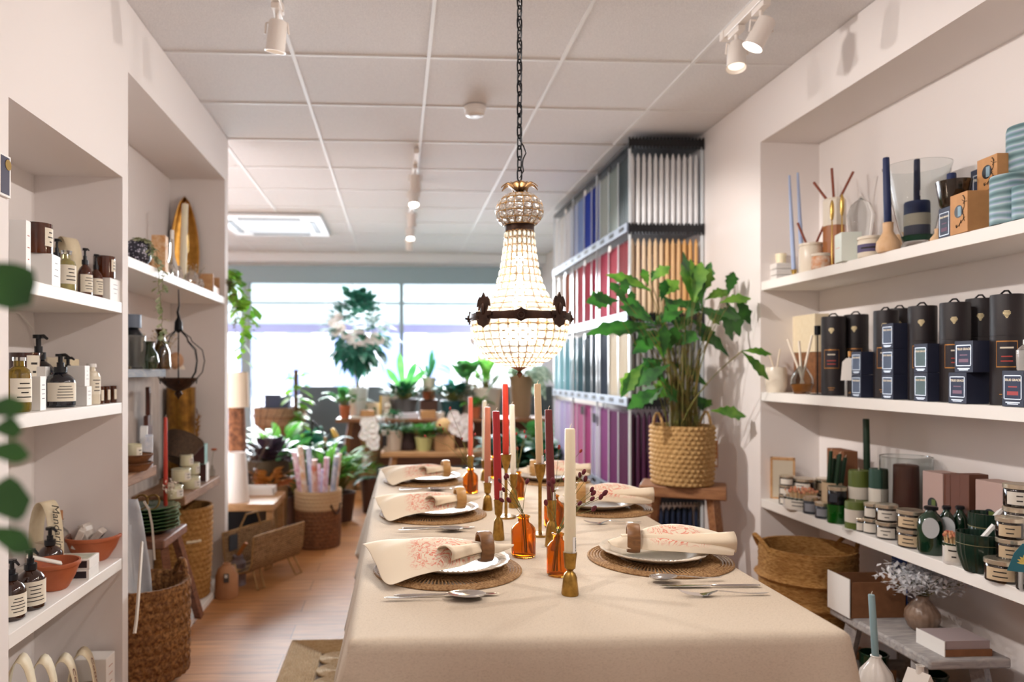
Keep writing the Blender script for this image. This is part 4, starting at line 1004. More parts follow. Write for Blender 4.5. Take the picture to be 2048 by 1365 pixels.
p, h = rp(1669, 398, .125, z); o = thing('diffuser_bottle', 'tall amber diffuser bottle with a white shoulder and three brown reeds', 'diffuser', p); r = .046
MB().lathe([(0, .0005), (r, .0005), (r, h*.62), (0, h*.62)], 8, 0, Rz(.4)).build('amber_body', mk('peach amber glass', '#C07A48', .15, coat=.5, trans=.3), o, ang=0); MB().lathe([(r, h*.62), (r, h*.97), (r*.9, h), (0, h)], 8, 0, Rz(.4)).build('white_shoulder', CER, o, ang=0)
reeds(o, STICK, .0055, h*.8, [(-.065, .05, h+.085), (.0, .02, h+.14), (.06, -.04, h+.11)])
for i, (px, pt, ins) in enumerate(((1664, 400, .03), (1684, 388, .04))):
    p, h = rp(px, pt, ins, z); o = thing('brass_dipper', ('left', 'right')[i]+' upright brass rod with a long drop head on the top right shelf', 'ornament', p, 0, 'upright brass rods')
    MB().lathe([(0, 0), (.012, 0), (.012, .002), (.003, .004), (.0025, h*.68), (0, h*.7)], 12).build('rod', BRASS2, o); MB().ell((0, 0, h*.84), (.0085, .0085, h*.16), 12, 10).build('drop_head', BRASS2, o)
p, h = rp(1722, 396, .13, z); o = thing('glass_vase', 'clear balloon shaped glass vase behind the mint box', 'vase', p); TG = glass('vase glass', '#EEF2F2', 0, 1.2)
r = .052; MB().lathe([(0, .001), (r*.5, .001), (r*.6, h*.1), (r*.8, h*.4), (r, h*.75), (r*.7, h*.9), (r*.3, h*.96), (0, h)], 28).build('vase_body', TG, o); MB().ell((0, 0, h*.98), (.009, .009, .012), 10, 8).build('knob', TG, o)
p, h = rp(1696, 468, .025, z); carton('candle_box', 'mint white square box with pink script on the top right shelf', p, .075, .08, h, -.25, mk('mint card', '#E3EAE2', .6), side='x-', rows=1, ink=mk('pink ink', '#E0897E', .6))
p, h = rp(1740, 474, .04, z); jar('jar_candle', 'white jar candle with a purple band', p, .043, h, CER, CER, .012, LAR, 2.6, (.28, .72), mk('purple label', '#5A5276', .6), 'printed jar candles on the top shelf', rows=1)
LW = wood('pale turned wood', '#D6AC80', '#E2BF98', (5, 5, 2), .5)
def woodholder(label, px, pt, ins, r):
    p, h = rp(px, pt, ins, z); o = thing('wooden_candlestick', label, 'candle holder', p, 0, 'turned wood holders')
    MB().lathe([(0, 0), (r*.85, 0), (r, h*.12), (r*.95, h*.35), (r*.55, h*.6), (r*.42, h*.7), (r*.45, h), (r*.3, h), (r*.3, h*.8), (0, h*.78)], 26).build('base', LW, o); MB().lathe([(r*.44, h*.97), (r*.47, h*.99), (r*.44, h*1.005), (r*.3, h*1.003)], 22).build('rim', LW, o); return p, h
p, h = woodholder('turned wooden holder under the navy taper left of the flared vase', 1776, 446, .02, .040)
candle('taper_candle', 'navy taper candle in the turned wooden holder', '#232F58', p, z+h*.79, z+RH(1774, 318, .02, z), .013, (-.05, -.03), None, .85, 'navy tapers')
woodholder('small wooden holder behind the first one', 1797, 470, .20, .028); woodholder('small wooden holder to the right of the flared vase', 1876, 458, .06, .024)
p, h = rp(1834, 332, .135, z); o = thing('hurricane_vase', 'large flared clear glass hurricane vase on the top right shelf', 'vase', p)
MB().lathe([(0, .0), (.05, .0), (.055, .02), (.045, .04), (.06, .09), (.095, h*.8), (.112, h), (.109, h), (.092, h*.8), (.057, .09), (.04, .045), (0, .04)], 40).build('vase_body', TG, o)
MB().lathe([(0, .0405), (.038, .042), (.05, .062), (0, .062)], 24).build('green_base', mk('green glass base', '#3C7A5E', .1, trans=.6), o)
zz = z+.063; p2 = RR(1834, .135, zz); b = thing('pillar_candle', 'navy, cream and grey banded pillar candle inside the flared vase', 'candle', p2); hp = RH(1834, 404, .135, zz); r = .042
MB().cyl(r, 0, hp*.28, 26).build('grey_band', mk('grey wax', '#5A5A6C', .5), b); MB().cyl(r*1.02, hp*.28, hp*.62, 26).build('cream_band', mk('cream wax', '#D6CBB8', .6), b); MB().lathe([(r, hp*.62), (r, hp*.95), (r*.92, hp), (0, hp)], 26).build('navy_band', NAVY, b)
candle('taper_candle', 'dark navy taper rising above the banded pillar candle', '#1E2440', p2+Vector((0, 0, 0)), zz+hp+.001, z+RH(1832, 320, .135, z), .011, (0, 0), (.02, .04, .2), .9, 'navy tapers')
p, h = rp(1908, 416, .05, z); carton('candle_box', 'navy box lettered TRUE GRACE under the smoky glass', p, .062, .062, h, -.12, DNAVY, 'navy candle boxes', side='x-', rows=0)
q = p+Vector((0, 0, h+.001)); o = thing('smoked_glass', 'smoky brown glass tumbler standing on the navy box', 'glass', q); h2 = RH(1925, 358, .05, z)-h
SMOK = mk('smoked glass', '#4A3826', .05, trans=.75, coat=.3); MB().lathe([(0, 0), (.034, 0), (.040, h2*.1), (.052, h2), (.050, h2), (.038, h2*.14), (0, h2*.1)], 30).build('tumbler', SMOK, o); MB().cyl(.036, h2*.15, h2*.5, 22).build('wax', mk('dark wax', '#2A2018', .6), o)
candle('taper_candle', 'short navy taper behind the smoky glass tumbler', '#232F58', RR(1903, .12, z), z, z+RH(1903, 347, .12, z), .015, (0, 0), None, .95, 'navy tapers')
GOLDF = mk('silver foil', '#C9CCD2', .35, .6)
def framelabel(o, dx, dy, h, side, zlo=.2, zhi=.86, wfrac=.8, txt=None, tcol=None, fill=None, foot=True):
    w = (dy if side[0] == 'x' else dx); M = face(dx, dy, side); a = w*wfrac/2; z0, z1 = h*zlo, h*zhi; e = w*.035
    MB().box(-a, a, z0, z0+e, 0, .0004, 0, M).box(-a, a, z1-e, z1, 0, .0004, 0, M).box(-a, -a+e, z0, z1, 0, .0004, 0, M).box(a-e, a, z0, z1, 0, .0004, 0, M).build('label_border', GOLDF, o, ang=0)
    if fill: MB().box(-a+e, a-e, z0+e, z1-e, 0, .0002, 0, M).build('label_field', fill, o, ang=0)
    if txt: text(txt, w*.125, o, M @ T(0, z0+(z1-z0)*.80, .0005), PAPER, bold=.0004)
    if tcol: MB().box(-a*.5, a*.5, z0+(z1-z0)*.5, z0+(z1-z0)*.55, 0, .0004, 0, M).box(-a*.62, a*.62, z0+(z1-z0)*.18, z0+(z1-z0)*.34, 0, .0004, 0, M).build('scent_name', tcol, o, ang=0)
    if foot: MB().box(-a*.8, a*.8, h*.105, h*.135, 0, .0004, 0, M).box(-a*.6, a*.6, h*.065, h*.09, 0, .0004, 0, M).build('small_print', GOLDF, o, ang=0)
for o in [x for x in COL.objects if x.get('label', '').startswith('navy box lettered TRUE GRACE')]: framelabel(o, .062, .062, h, 'x-', .1, .85, .8, 'TRUE GRACE', mk('plum ink', '#6A4A60', .6), foot=False)
KRB = mk('orange kraft card', '#C7925E', .7, col2='#BE8A58', ns=40.0)
def windowbox(label, p, dx, dy, h, rz, mat, wax_mat, group=None, cat='box', ink=True):
    o = thing('window_box', label, cat, p, rz, group); MB().box(-dx/2, dx/2, -dy/2, dy/2, 0, h).build('carton', mat, o, ang=0, bev=.001)
    M = face(dx, dy, 'x-'); r = min(dy, h)*.24
    MB().lathe([(0, .0003), (r, .0003), (r, 0)], 28, 0, M @ T(0, h*.55, 0)).build('round_window', BLACKP, o)
    MB().box(-r*.15, r*.62, h*.55-r*.78, h*.55+r*.75, .0004, .0007, 0, M).build('wax_in_window', wax_mat, o)  # plain wax coloured patch on the round window
    if ink:
        m = MB(); q = random.Random(3)
        pts = [(dy*.3, h*.9), (dy*.34, h*.75), (dy*.22, h*.5), (dy*.3, h*.35), (dy*.1, h*.25), (-dy*.12, h*.15)]
        for (a, b), (c, d) in zip(pts, pts[1:]): m.tube([(a, b, .0006), ((a+c)/2+.004, (b+d)/2, .0006), (c, d, .0006)], .0009, 4, 0, M)
        for a, b in pts:
            for k in range(3): m.tube([(a, b, .0006), (a+q.uniform(-.012, .012), b+q.uniform(-.012, .012), .0006)], .0008, 4, 0, M)
        m.build('branch_drawing', INK, o)
    return o
BLUEW = mk('blue grey wax', '#7F9AA8', .5)
p, h = rp(1945, 387, .04, z); windowbox('kraft box with a round window and branch drawing, standing on the top right shelf', p, .085, .085, h, -.12, KRB, BLUEW, 'kraft window boxes')
p, h = rp(1992, 350, .235, z); h1 = h*.55
for i in range(2):
    o = carton('candle_box', ('lower', 'upper')[i]+' navy box stacked against the back of the top right shelf', p+Vector((0, 0, i*(.126))), .10, .10, .125, -.1, DNAVY, 'navy candle boxes', side='x-', rows=0); framelabel(o, .10, .10, .125, 'x-', .12, .85, .75, 'TRUE GRACE', mk('plum ink', '#6A4A60', .6), foot=False)
p, h = rp(2003, 352, .125, z)
carton('candle_box', 'plain navy box under the upper kraft box', p, .09, .09, .135, -.1, DNAVY, 'navy candle boxes', side='x-', rows=0)
windowbox('upper kraft window box, raised above the other one', p+Vector((0, 0, .137)), .09, .09, .105, -.1, KRB, BLUEW, 'kraft window boxes')
t = NT('banded teal wax'); wv = t.n('ShaderNodeTexWave'); wv.bands_direction = 'Z'; wv.inputs['Scale'].default_value = 7.0; wv.inputs['Distortion'].default_value = 2.5; wv.inputs['Detail'].default_value = 2; wv.inputs['Detail Scale'].default_value = .8
t.l(t.co(), wv.inputs['Vector']); t.l(t.ramp(wv.outputs[0], [(0, lin('#4E6E74')), (.3, lin('#7E9EA2')), (.55, lin('#A9BCC2')), (.75, lin('#9AA6C0')), (1, lin('#5E8488'))]), t.b.inputs['Base Color']); t.b.inputs['Roughness'].default_value = .5; TEAL = t.m
for i, (px, pt, ins, wpx, zz, lb) in enumerate(((2017, 352, .04, 62, 0, 'banded teal pillar candle at the front of the top right shelf'), (2056, 372, .035, 52, 0, 'shorter banded teal pillar candle cut by the right edge of the photo'), (2062, 252, .17, 80, 0, 'tall banded teal pillar candle at the back right of the top shelf'))):
    p, h = rp(px, pt, ins, z); r = wpx*mpp(p)/2; o = thing('pillar_candle', lb, 'candle', p, 0, 'banded teal pillar candles'); MB().lathe([(0, 0), (r, 0), (r, h*.96), (r*.95, h), (0, h*.99)], 32).build('wax', TEAL, o); MB().tube([(0, 0, h*.99), (.002, 0, h+.01)], .001, 5).build('wick', PAPER, o)
# ================================================================ middle shelf
z = RZ[1]+.0005
p, h = rp(1552, 735, .05, z); o = thing('cream_pot', 'round cream pot at the far end of the middle right shelf', 'pot', p); MB().lathe([(0, 0), (.04, 0), (.05, h*.3), (.05, h*.85), (.044, h), (.036, h), (.04, h*.6), (0, h*.5)], 26).build('pot_body', CER, o); reeds(o, mk('pale reed', '#E2D2BC', .7), .004, h*.6, [(-.02, .03, h+.07), (.02, .0, h+.09)])
p, h = rp(1612, 632, .20, z); o = thing('card_backdrop', 'cream card box at the back of the middle right shelf', 'box', p); MB().box(-.03, .03, -.13, .13, 0, h*.52).build('wood_base', WALNUT, o, ang=0); MB().box(-.035, .035, -.135, .135, h*.521, h).build('cream_top', CREAMC, o, ang=0)
p, h = rp(1604, 722, .04, z); o = thing('diffuser_bottle', 'round glass diffuser with white reeds and orange oil on the middle right shelf', 'diffuser', p); r = .048
MB().lathe([(0, 0), (r*.7, 0), (r, h*.3), (r*.95, h*.5), (r*.5, h*.75), (r*.25, h*.85), (r*.25, h), (r*.2, h), (r*.2, h*.85), (r*.9, h*.45), (r*.92, h*.32), (0, h*.06)], 28).build('bottle_body', TG, o); MB().lathe([(0, h*.07), (r*.66, h*.07), (r*.9, h*.3), (0, h*.31)], 24).build('oil', mk('orange oil', '#C9803A', .1, trans=.5), o); reeds(o, mk('white reed', '#EFE3D2', .7), .0052, h*.3, [(-.05, .03, h+.10), (.03, -.03, h+.115), (-.02, -.01, h+.09)])
p, h = rp(1635, 652, .05, z); o = thing('black_candlestick', 'thin black metal candlestick left of the black tubes', 'candlestick', p); MB().lathe([(0, 0), (.03, 0), (.03, .003), (.003, .005), (.0025, h*.86), (.014, h*.87), (0, h*.88)], 16).build('stem', BLACKM, o); MB().lathe([(0, h*.87), (.013, h*.87), (.013, h), (.010, h), (.010, h*.9), (0, h*.89)], 16).build('cup', BLACKM, o)
TUBE = mk('matt black tube card', '#241E21', .5); COPPER = mk('copper foil', '#C08A50', .3, .8)
def btube(label, px, pt, ins, wpx, crest=True):
    p, h = rp(px, pt, ins, z); r = wpx*mpp(p)/2; o = thing('gift_tube', label, 'tube', p, 0, 'tall black gift tubes')
    MB().lathe([(0, 0), (r, 0), (r, h*.62), (r*.985, h*.622), (r*.985, h*.628), (r, h*.63), (r, h*.985), (r*.97, h), (0, h)], 30).build('tube_body', TUBE, o)
    MB().tube([(-r*.5, 0, h), (-r*.2, 0, h+.012), (r*.3, .01, h+.014), (r*.6, .01, h)], .003, 5).build('cord_handle', BLACKP, o)
    a = LAR-.05; w = 1.25; z0, z1 = h*.34, h*.58
    s = label_arc(o, r, z0, z1, a, w, mk('dark label', '#241F28', .5), 0)
    m = MB()
    for za, zb_ in ((z0, z0+.0035), (z1-.0035, z1)): m.lathe([(r+.001, za), (r+.001, zb_)], 14, 0, None, a0=a-w/2, a1=a+w/2)
    for aa in (a-w/2, a+w/2-.04): m.lathe([(r+.001, z0), (r+.001, z1)], 2, 0, None, a0=aa, a1=aa+.04)
    m.build('copper_frame', COPPER, s)
    lines_arc(s, r+.0012, z0+(z1-z0)*.62, z1-.012, a, 1.0, 1, PAPER, 2, 'brand_line'); lines_arc(s, r+.0012, z0+.012, z0+(z1-z0)*.5, a, .9, 2, mk('red label ink', '#B0443C', .6), 3, 'scent_line')
    lines_arc(o, r+.0008, h*.06, h*.11, a, 1.1, 2, COPPER, 4, 'foot_print')
    if crest:
        m = MB()
        for zz, ww in ((.842, .16), (.83, .22), (.818, .22), (.806, .16), (.794, .10), (.782, .06)): m.lathe([(r+.0008, h*zz), (r+.0008, h*(zz+.009))], 4, 0, None, a0=a-ww, a1=a+ww)
        m.build('crest', mk('pale gold foil', '#D9C9A0', .35, .5), o)
for a in ((1667, 634, .07, 44, 'first tall black tube, counted from the far end'), (1712, 630, .17, 44, 'black tube at the back behind the tagged bottle'), (1772, 622, .08, 44, 'black tube behind the three stacked boxes'), (1845, 613, .08, 50, 'black tube behind the two stacked boxes with green labels'), (1910, 606, .08, 52, 'black tube left of the two offset boxes'), (1962, 598, .19, 52, 'black tube standing at the back between the offset boxes and the last tube'), (2014, 590, .08, 56, 'last black tube beside the right edge of the photo'), (1800, 618, .19, 46, 'black tube at the back right of the three stacked boxes')):
    btube(a[4], *a[:4])
GREENF = mk('grey green label', '#5E7478', .6); BLUEF = mk('grey blue label', '#56647C', .6); DKF = mk('dark blue label', '#2C3450', .6)
SCR = mk('red scent ink', '#B0484A', .6); SCP = mk('mauve scent ink', '#8A6A80', .6)
def bstack(px, ins, wpx, bh, n, where, fill, tcol, offs=(0, 0, 0)):
    p = RR(px, ins, z); w = wpx*mpp(p)/.86
    for i in range(n):
        nm = [0, ('',), ('lower ', 'upper '), ('lowest ', 'middle ', 'top ')][n][i]
        o = carton('candle_box', nm+'black box with a framed TRUE GRACE label, '+where, p+Vector((0, offs[i], i*(bh+.0014))), w, w, bh, .0, DNAVY, 'black boxes with framed labels', side='x-', rows=0)
        framelabel(o, w, w, bh, 'x-', .20, .88, .82, 'TRUE GRACE', tcol, fill)
bstack(1727, .035, 26, .089, 2, 'beside the tagged bottle', BLUEF, None)
bstack(1791, .035, 29, .092, 3, 'in the stack of three', BLUEF, None)
bstack(1859, .035, 32, .098, 2, 'in the pair with green labels', GREENF, None)
bstack(1937, .035, 40, .099, 2, 'in the offset pair', DKF, SCP, (0, -.026, 0))
bstack(2050, .035, 44, .105, 1, 'cut by the right edge of the photo', DKF, SCR)
p = RR(2056, .035, z+.1065); o = thing('perfume_bottle', 'clear bottle with a ribbon on the last black box', 'bottle', p); MB().lathe([(0, 0), (.026, 0), (.028, .005), (.028, .06), (.012, .075), (.012, .09), (0, .09)], 24).build('bottle_body', CLEAR, o); MB().lathe([(.0285, .0), (.0285, .075)], 4, 0, None, a0=LAR-.25, a1=LAR+.05).build('ribbon', WHITEP, o)
p, h = rp(1701, 703, .035, z); o = thing('glass_bottle', 'slim glass bottle with a copper stopper and a large white tag', 'bottle', p); MB().lathe([(0, 0), (.02, 0), (.022, .005), (.022, h*.55), (.008, h*.75), (.008, h*.9), (0, h*.9)], 22).build('bottle_body', CLEAR, o); MB().cyl(.009, h*.88, h, 14).build('stopper', COPPER, o)
M = Rz(-.68) @ T(0, -.026, h*.36) @ Matrix(((1, 0, 0, 0), (0, 0, 1, 0), (0, 1, 0, 0), (0, 0, 0, 1))); MB().prism([(-.032, 0), (.034, 0), (.034, .09), (-.012, .09), (-.026, .075)], -.0006, .0006, 0, M).build('paper_tag', WHITEP, o)
# ================================================================ lowest shelf
z = RZ[2]+.0005
TIN = mk('pale tin lid', '#D9CDB8', .25, .75); DARKJ = mk('dark amber jar', '#1C1210', .06, coat=.8); KLAB = mk('kraft label', '#CDB594', .7); WLAB = mk('off white label', '#DAD2C6', .7); GREENJ = mk('dark green glass', '#0E2418', .05, coat=.8, col2='#17402A', ns=12.0)
def tins(px, ins, wpx, hh, n, where, lab=WLAB, mat=DARKJ, z0=0.0, first=0):
    p = RR(px, ins, z+z0); r = wpx*mpp(p)/2
    for i in range(n):
        nm = [0, ('',), ('lower ', 'upper '), ('lowest ', 'middle ', 'top '), ('lowest ', 'second ', 'third ', 'top ')][n][i]
        jar('tin_candle', nm+'metal lidded dark jar candle, '+where, p+Vector((R.uniform(-.003, .003), R.uniform(-.003, .003), i*(hh+.001))), r, hh, mat, TIN, hh*.22, LAR+R.uniform(-.2, .1), 1.7, (.14, .86), lab, 'dark jar candles with metal lids', rows=0 if wpx < 40 else 2)
p, h = rp(1565, 914, .10, z); o = thing('display_box', 'small wooden display frame with a black candle, leaning at the far end', 'frame', p, -2.05); M = Ry(.14); w_ = .055
MB().box(-.012, .012, -w_, -w_+.01, 0, h, 0, M).box(-.012, .012, w_-.01, w_, 0, h, 0, M).box(-.012, .012, -w_, w_, 0, .01, 0, M).box(-.012, .012, -w_, w_, h-.01, h, 0, M).build('frame', WD, o, ang=0); MB().box(.008, .011, -w_+.01, w_-.01, .01, h-.01, 0, M).build('back_board', GREYB, o, ang=0); MB().box(-.006, .006, -.01, .01, .03, h*.75, 0, M).build('black_candle', BLACKP, o, ang=0)
tins(1573, .045, 28, .045, 3, 'small stack at the far end'); tins(1608, .12, 42, .062, 2, 'taller stack behind the match jar')
tins(1650, .22, 34, .062, 2, 'kraft labelled, behind the wide match jar', KLAB)
MATCH = mk('pink match heads', '#B85A50', .8, col2='#D8A478', ns=60.0); MSTK = mk('match stick', '#D9B98A', .8)
def matches(label, px, pt, ins, wpx, hjar, n=26):
    p, h = rp(px, pt, ins, z); r = wpx*mpp(p)/2; o = thing('match_jar', label, 'jar', p, 0, 'jars of long matches')
    MB().lathe([(0, 0), (r*.95, 0), (r, .004), (r, h*hjar), (r*.92, h*hjar), (r*.9, h*.1), (0, h*.1)], 26).build('jar_body', STK, o); rlabel(o, r, h*.1, h*hjar*.9, 1.8, WLAB, 2)
    MB().lathe([(r*1.0, h*hjar), (r*1.02, h*hjar-.006), (r*1.0, h*hjar-.012)], 24).build('green_band', GREENJ, o)
    s = MB(); q = random.Random(px); hd = MB()
    for i in range(n*2):
        a = q.uniform(0, 6.28); rr = r*.8*sqrt(q.random()); b = (rr*cos(a)*.7, rr*sin(a)*.7, h*.2); t_ = (rr*cos(a)*1.15, rr*sin(a)*1.15, h*q.uniform(.86, .97))
        s.tube([b, t_], .0016, 4); hd.ell(t_, (.0042, .0042, .0056), 6, 4)
    s.build('match_sticks', MSTK, o); tag(hd.build('match_heads', MATCH, o), kind='stuff'); return o
matches('wide jar of pink tipped matches near the far end of the lowest right shelf', 1603, 978, .05, 66, .62, 40)
p, h = rp(1684, 900, .20, z); carton('candle_box', 'brown box standing behind the dark green tapers', p, .06, .15, h, -.1, mk('brown box card', '#8A5A3C', .65), 'brown candle boxes', side='x-', rows=2)
p, h = rp(1664, 965, .085, z); o = thing('taper_jar', 'kraft banded jar holding a bundle of dark green tapers', 'jar', p); MB().lathe([(0, 0), (.04, 0), (.04, h), (.037, h), (.037, .01), (0, .01)], 24).build('jar_body', KLAB, o); MB().lathe([(.0402, h*.3), (.0412, h*.32), (.0412, h*.4), (.0402, h*.42)], 24).build('band', KRAFT, o)
for i, (dx, dy) in enumerate(((-.018, .01), (-.006, -.016), (.008, .012), (.018, -.006), (.0, .02), (.019, .016))):
    candle('taper_candle', 'dark green taper in the bundle held by the kraft jar', '#1E3A26', (p.x+dx*1.05, p.y+dy*1.05), z+.012, z+RH(1664, 902+i*4, .085, z), .0085, (dx*1.5+.05, dy*1.5-.1), None, .9, 'dark green tapers in the jar')
SMJ = mk('slate jar', '#3A3F48', .2)
for i, (px, pt, ins) in enumerate(((1621, 994, .03), (1645, 1005, .025))):
    p, h = rp(px, pt, ins, z); jar('tin_candle', ('slate jar candle in front of the match jar, left of two', 'slate jar candle in front of the match jar, right of two')[i], p, .030, h, SMJ, TIN, h*.22, LAR, 1.4, (.2, .8), mk('grey label', '#8E9098', .7), 'slate jar candles', rows=0)
p, h = rp(1674, 1009, .03, z); o = thing('green_glass', 'bright green glass tumbler under a black jar on the lowest right shelf', 'glass', p); GG = mk('bright green glass', '#1E8A2A', .04, trans=.7, coat=.4); MB().lathe([(0, 0), (.036, 0), (.038, .004), (.038, h), (.035, h), (.034, .008), (0, .006)], 28).build('tumbler', GG, o); MB().cyl(.033, .009, h*.5, 22).build('wax', mk('green wax inside', '#1A5A22', .4), o)
q = p+Vector((0, 0, h+.001)); jar('tin_candle', 'black jar candle resting on the bright green tumbler', q, .036, RH(1683, 976, .03, z)-h, mk('black jar', '#16161C', .15), TIN, .016, LAR-.3, .9, (.2, .8), SMJ, rows=0)
OLIV = mk('olive wax', '#5C6A2A', .5, sss=.05); DGRN = mk('deep green wax', '#25473A', .5)
def pillar(label, px, pt, ins, wpx, mat, zz=0.0, band=(.1, .5)):
    p = RR(px, ins, z+zz); h = RH(px, pt, ins, z)-zz; r = wpx*mpp(p)/2; o = thing('pillar_candle', label, 'candle', p, 0, 'green pillar candles')
    MB().lathe([(0, 0), (r, 0), (r, h*.95), (r*.94, h), (0, h*.985)], 30).build('wax', mat, o); MB().lathe([(r+.0006, h*band[0]), (r+.0006, h*band[1])], 30).build('paper_band', WLAB, o); MB().tube([(0, 0, h*.98), (0, .002, h+.012)], .001, 5).build('wick', PAPER, o); return p, h
p, h = pillar('olive green pillar candle at the front, with a white paper band', 1711, 1003, .035, 38, OLIV, 0, (.25, .72))
p2, h2 = pillar('taller olive green pillar candle standing behind and above the front one', 1718, 941, .10, 38, OLIV, 0, (.48, .70)); pillar('deep green pillar candle right of the olive ones', 1757, 938, .12, 34, DGRN, 0, (.45, .68))
candle('taper_candle', 'single tall dark green taper above the olive pillar candles', '#16301E', RR(1736, .17, z), z, z+RH(1734, 838, .17, z), .013, (-.02, 0), None, .95, 'tall dark green taper')
p, h = rp(1812, 913, .195, z); o = thing('hurricane_vase', 'straight clear glass hurricane cylinder at the back of the lowest right shelf', 'vase', p); r = 46*mpp(p); MB().lathe([(0, 0), (r*.9, 0), (r, .01), (r, h), (r*.975, h), (r*.97, .015), (0, .012)], 36).build('cylinder', TG, o); MB().lathe([(r*.99, h-.004), (r*1.01, h-.002), (r*.99, h)], 36).build('rim', TG, o)
p = RR(1812, .195, z); candle('pillar_candle', 'brown pillar candle inside the glass hurricane cylinder', '#5E3A30', p, z+.0135, z+RH(1812, 930, .195, z), .045, (0, 0), None, .97)
tins(1723, .03, 18, .052, 1, 'small one in front of the olive pillar'); tins(1744, .05, 30, .058, 2, 'pair just right of the olive pillar'); tins(1775, .05, 40, .064, 2, 'second pair from the olive pillar', WLAB); tins(1822, .045, 48, .066, 2, 'pair beside the green round bottles', KLAB); tins(1850, .115, 40, .10, 1, 'large, behind the green round bottles', KLAB)
o = MB().box(-.045, .045, -.02, .02, 0, .0015, 0, Rz(.9)).build('price_card', WHITEP, None, RR(1697, .012, z)); tag(o, 'white price card lying at the front edge of the lowest right shelf', 'card')
PINKB = mk('dusty pink card', '#B99C92', .65)
p, h = rp(1886, 945, .20, z); windowbox('dusty pink box with a round window at the back of the lowest right shelf', p, .08, .10, h, 0, PINKB, OLIV, 'dusty pink window boxes', ink=False)
for i in range(3):
    p, h = rp(1910+i*19, 949, .20, z); carton('candle_box', ('left', 'middle', 'right')[i]+' of three brown boxes between the dusty pink boxes', p, .07, .042, h, 0, mk('brown box card 2', '#6A4030', .6), 'brown candle boxes', side='x-', rows=0)
p, h = rp(2003, 964, .20, z); windowbox('dusty pink box with a green window, right of the brown boxes', p, .08, .12, h, 0, PINKB, OLIV, 'dusty pink window boxes', ink=False)
def gbottle(label, px, pt, ins, r, disc):
    p, h = rp(px, pt, ins, z); o = thing('green_bottle', label, 'bottle', p, 0, 'round dark green bottles')
    MB().lathe([(0, 0), (r*.85, 0), (r, h*.08), (r, h*.62), (r*.85, h*.76), (r*.45, h*.86), (r*.38, h*.9), (r*.38, h*.94), (0, h*.94)], 30).build('bottle_body', GREENJ, o); MB().lathe([(0, h*.93), (r*.5, h*.93), (r*.52, h*.98), (r*.4, h), (0, h)], 20).build('cap', BLACKP, o)
    if disc:
        M = Rz(LAR) @ T(r+.002, 0, h*.58) @ Ry(pi/2); MB().lathe([(0, .001), (.026, .001), (.026, -.001), (0, -.001)], 26, 0, M @ Matrix.Diagonal((1.35, .95, 1, 1))).build('paper_disc', mk('grey white tag', '#B9BCBE', .6), o)
for i, (px, pt, ins) in enumerate(((1862, 1013, .045), (1893, 1012, .095), (1920, 1012, .145), (1944, 1012, .19))):
    gbottle(('nearest', 'second', 'third', 'farthest back')[i]+' of the row of round dark green bottles', px, pt, ins, .042 if i == 0 else .0265, i in (0, 1))
matches('small jar of pink tipped matches in front of the green bottles', 1908, 1064, .025, 38, .66, 22)
def rcup(label, px, pt, ins, wpx):
    p, h = rp(px, pt, ins, z); r = wpx*mpp(p)/2; o = thing('ribbed_cup', label, 'cup', p, 0, 'ribbed dark green cups')
    MB().lathe([(0, 0), (r*.62, 0), (r*.72, h*.1), (r*.93, h*.45), (r, h*.72), (r*.985, h*.73), (r, h*.75), (r*1.0, h), (r*.93, h), (r*.92, h*.7), (r*.6, h*.15), (0, h*.12)], 72, rad=lambda a, z_: 1+.018*sin(a*30)).build('cup', mk('ribbed green glaze', '#1B3026', .25, coat=.3), o); MB().lathe([(r*1.012, h*.725), (r*1.02, h*.735), (r*1.012, h*.745)], 48).build('groove', mk('olive groove', '#6A6440', .5), o)
    M = T(0, 0, h*.75) @ Rz(-.5) @ Ry(.6); MB().box(-.004, .004, -.012, .012, 0, .07, 0, M).build('white_tag', WHITEP, o); return o
rcup('ribbed dark green cup at the front of the lowest right shelf', 1957, 1066, .03, 76); rcup('ribbed dark green cup behind the front one', 1974, 1026, .13, 62)
tins(2018, .055, 46, .062, 3, 'front stack near the right edge', KLAB); tins(2036, .12, 50, .070, 4, 'tall back stack near the right edge', WLAB); tins(2003, .018, 58, .066, 1, 'single one at the front edge by the ribbed cup', KLAB); tins(2076, .05, 40, .062, 2, 'pair cut by the photo edge', WLAB)
p, h = rp(2050, 1140, .012, z); o = thing('diffuser_bottle', 'small clear bottle with a teal and yellow tag at the right edge of the photo', 'bottle', p); MB().lathe([(0, 0), (.02, 0), (.022, .004), (.022, .06), (.01, .07), (.01, .09), (0, .09)], 22).build('bottle_body', CLEAR, o)
M = Rz(LAR+.1) @ T(.026, 0, .055) @ Ry(.15) @ Matrix(((0, 0, 1, 0), (1, 0, 0, 0), (0, 1, 0, 0), (0, 0, 0, 1))); MB().prism([(-.045, 0), (.04, 0), (.03, .055), (.012, .085), (-.012, .085), (-.03, .055)], 0, .0015, 0, M).build('teal_tag', mk('teal card', '#2A6A78', .6), o)
m = MB()
for k in range(9): a = -.2+pi*1.1*k/8; m.leaf((0, .03, .0018), (cos(a), sin(a), 0), .024, .010, 0, up=(0, 0, 1), n=3)
o2 = m.build('yellow_flower_print', mk('yellow print', '#D9C06A', .6), o, ang=0); o2.data.transform(M)
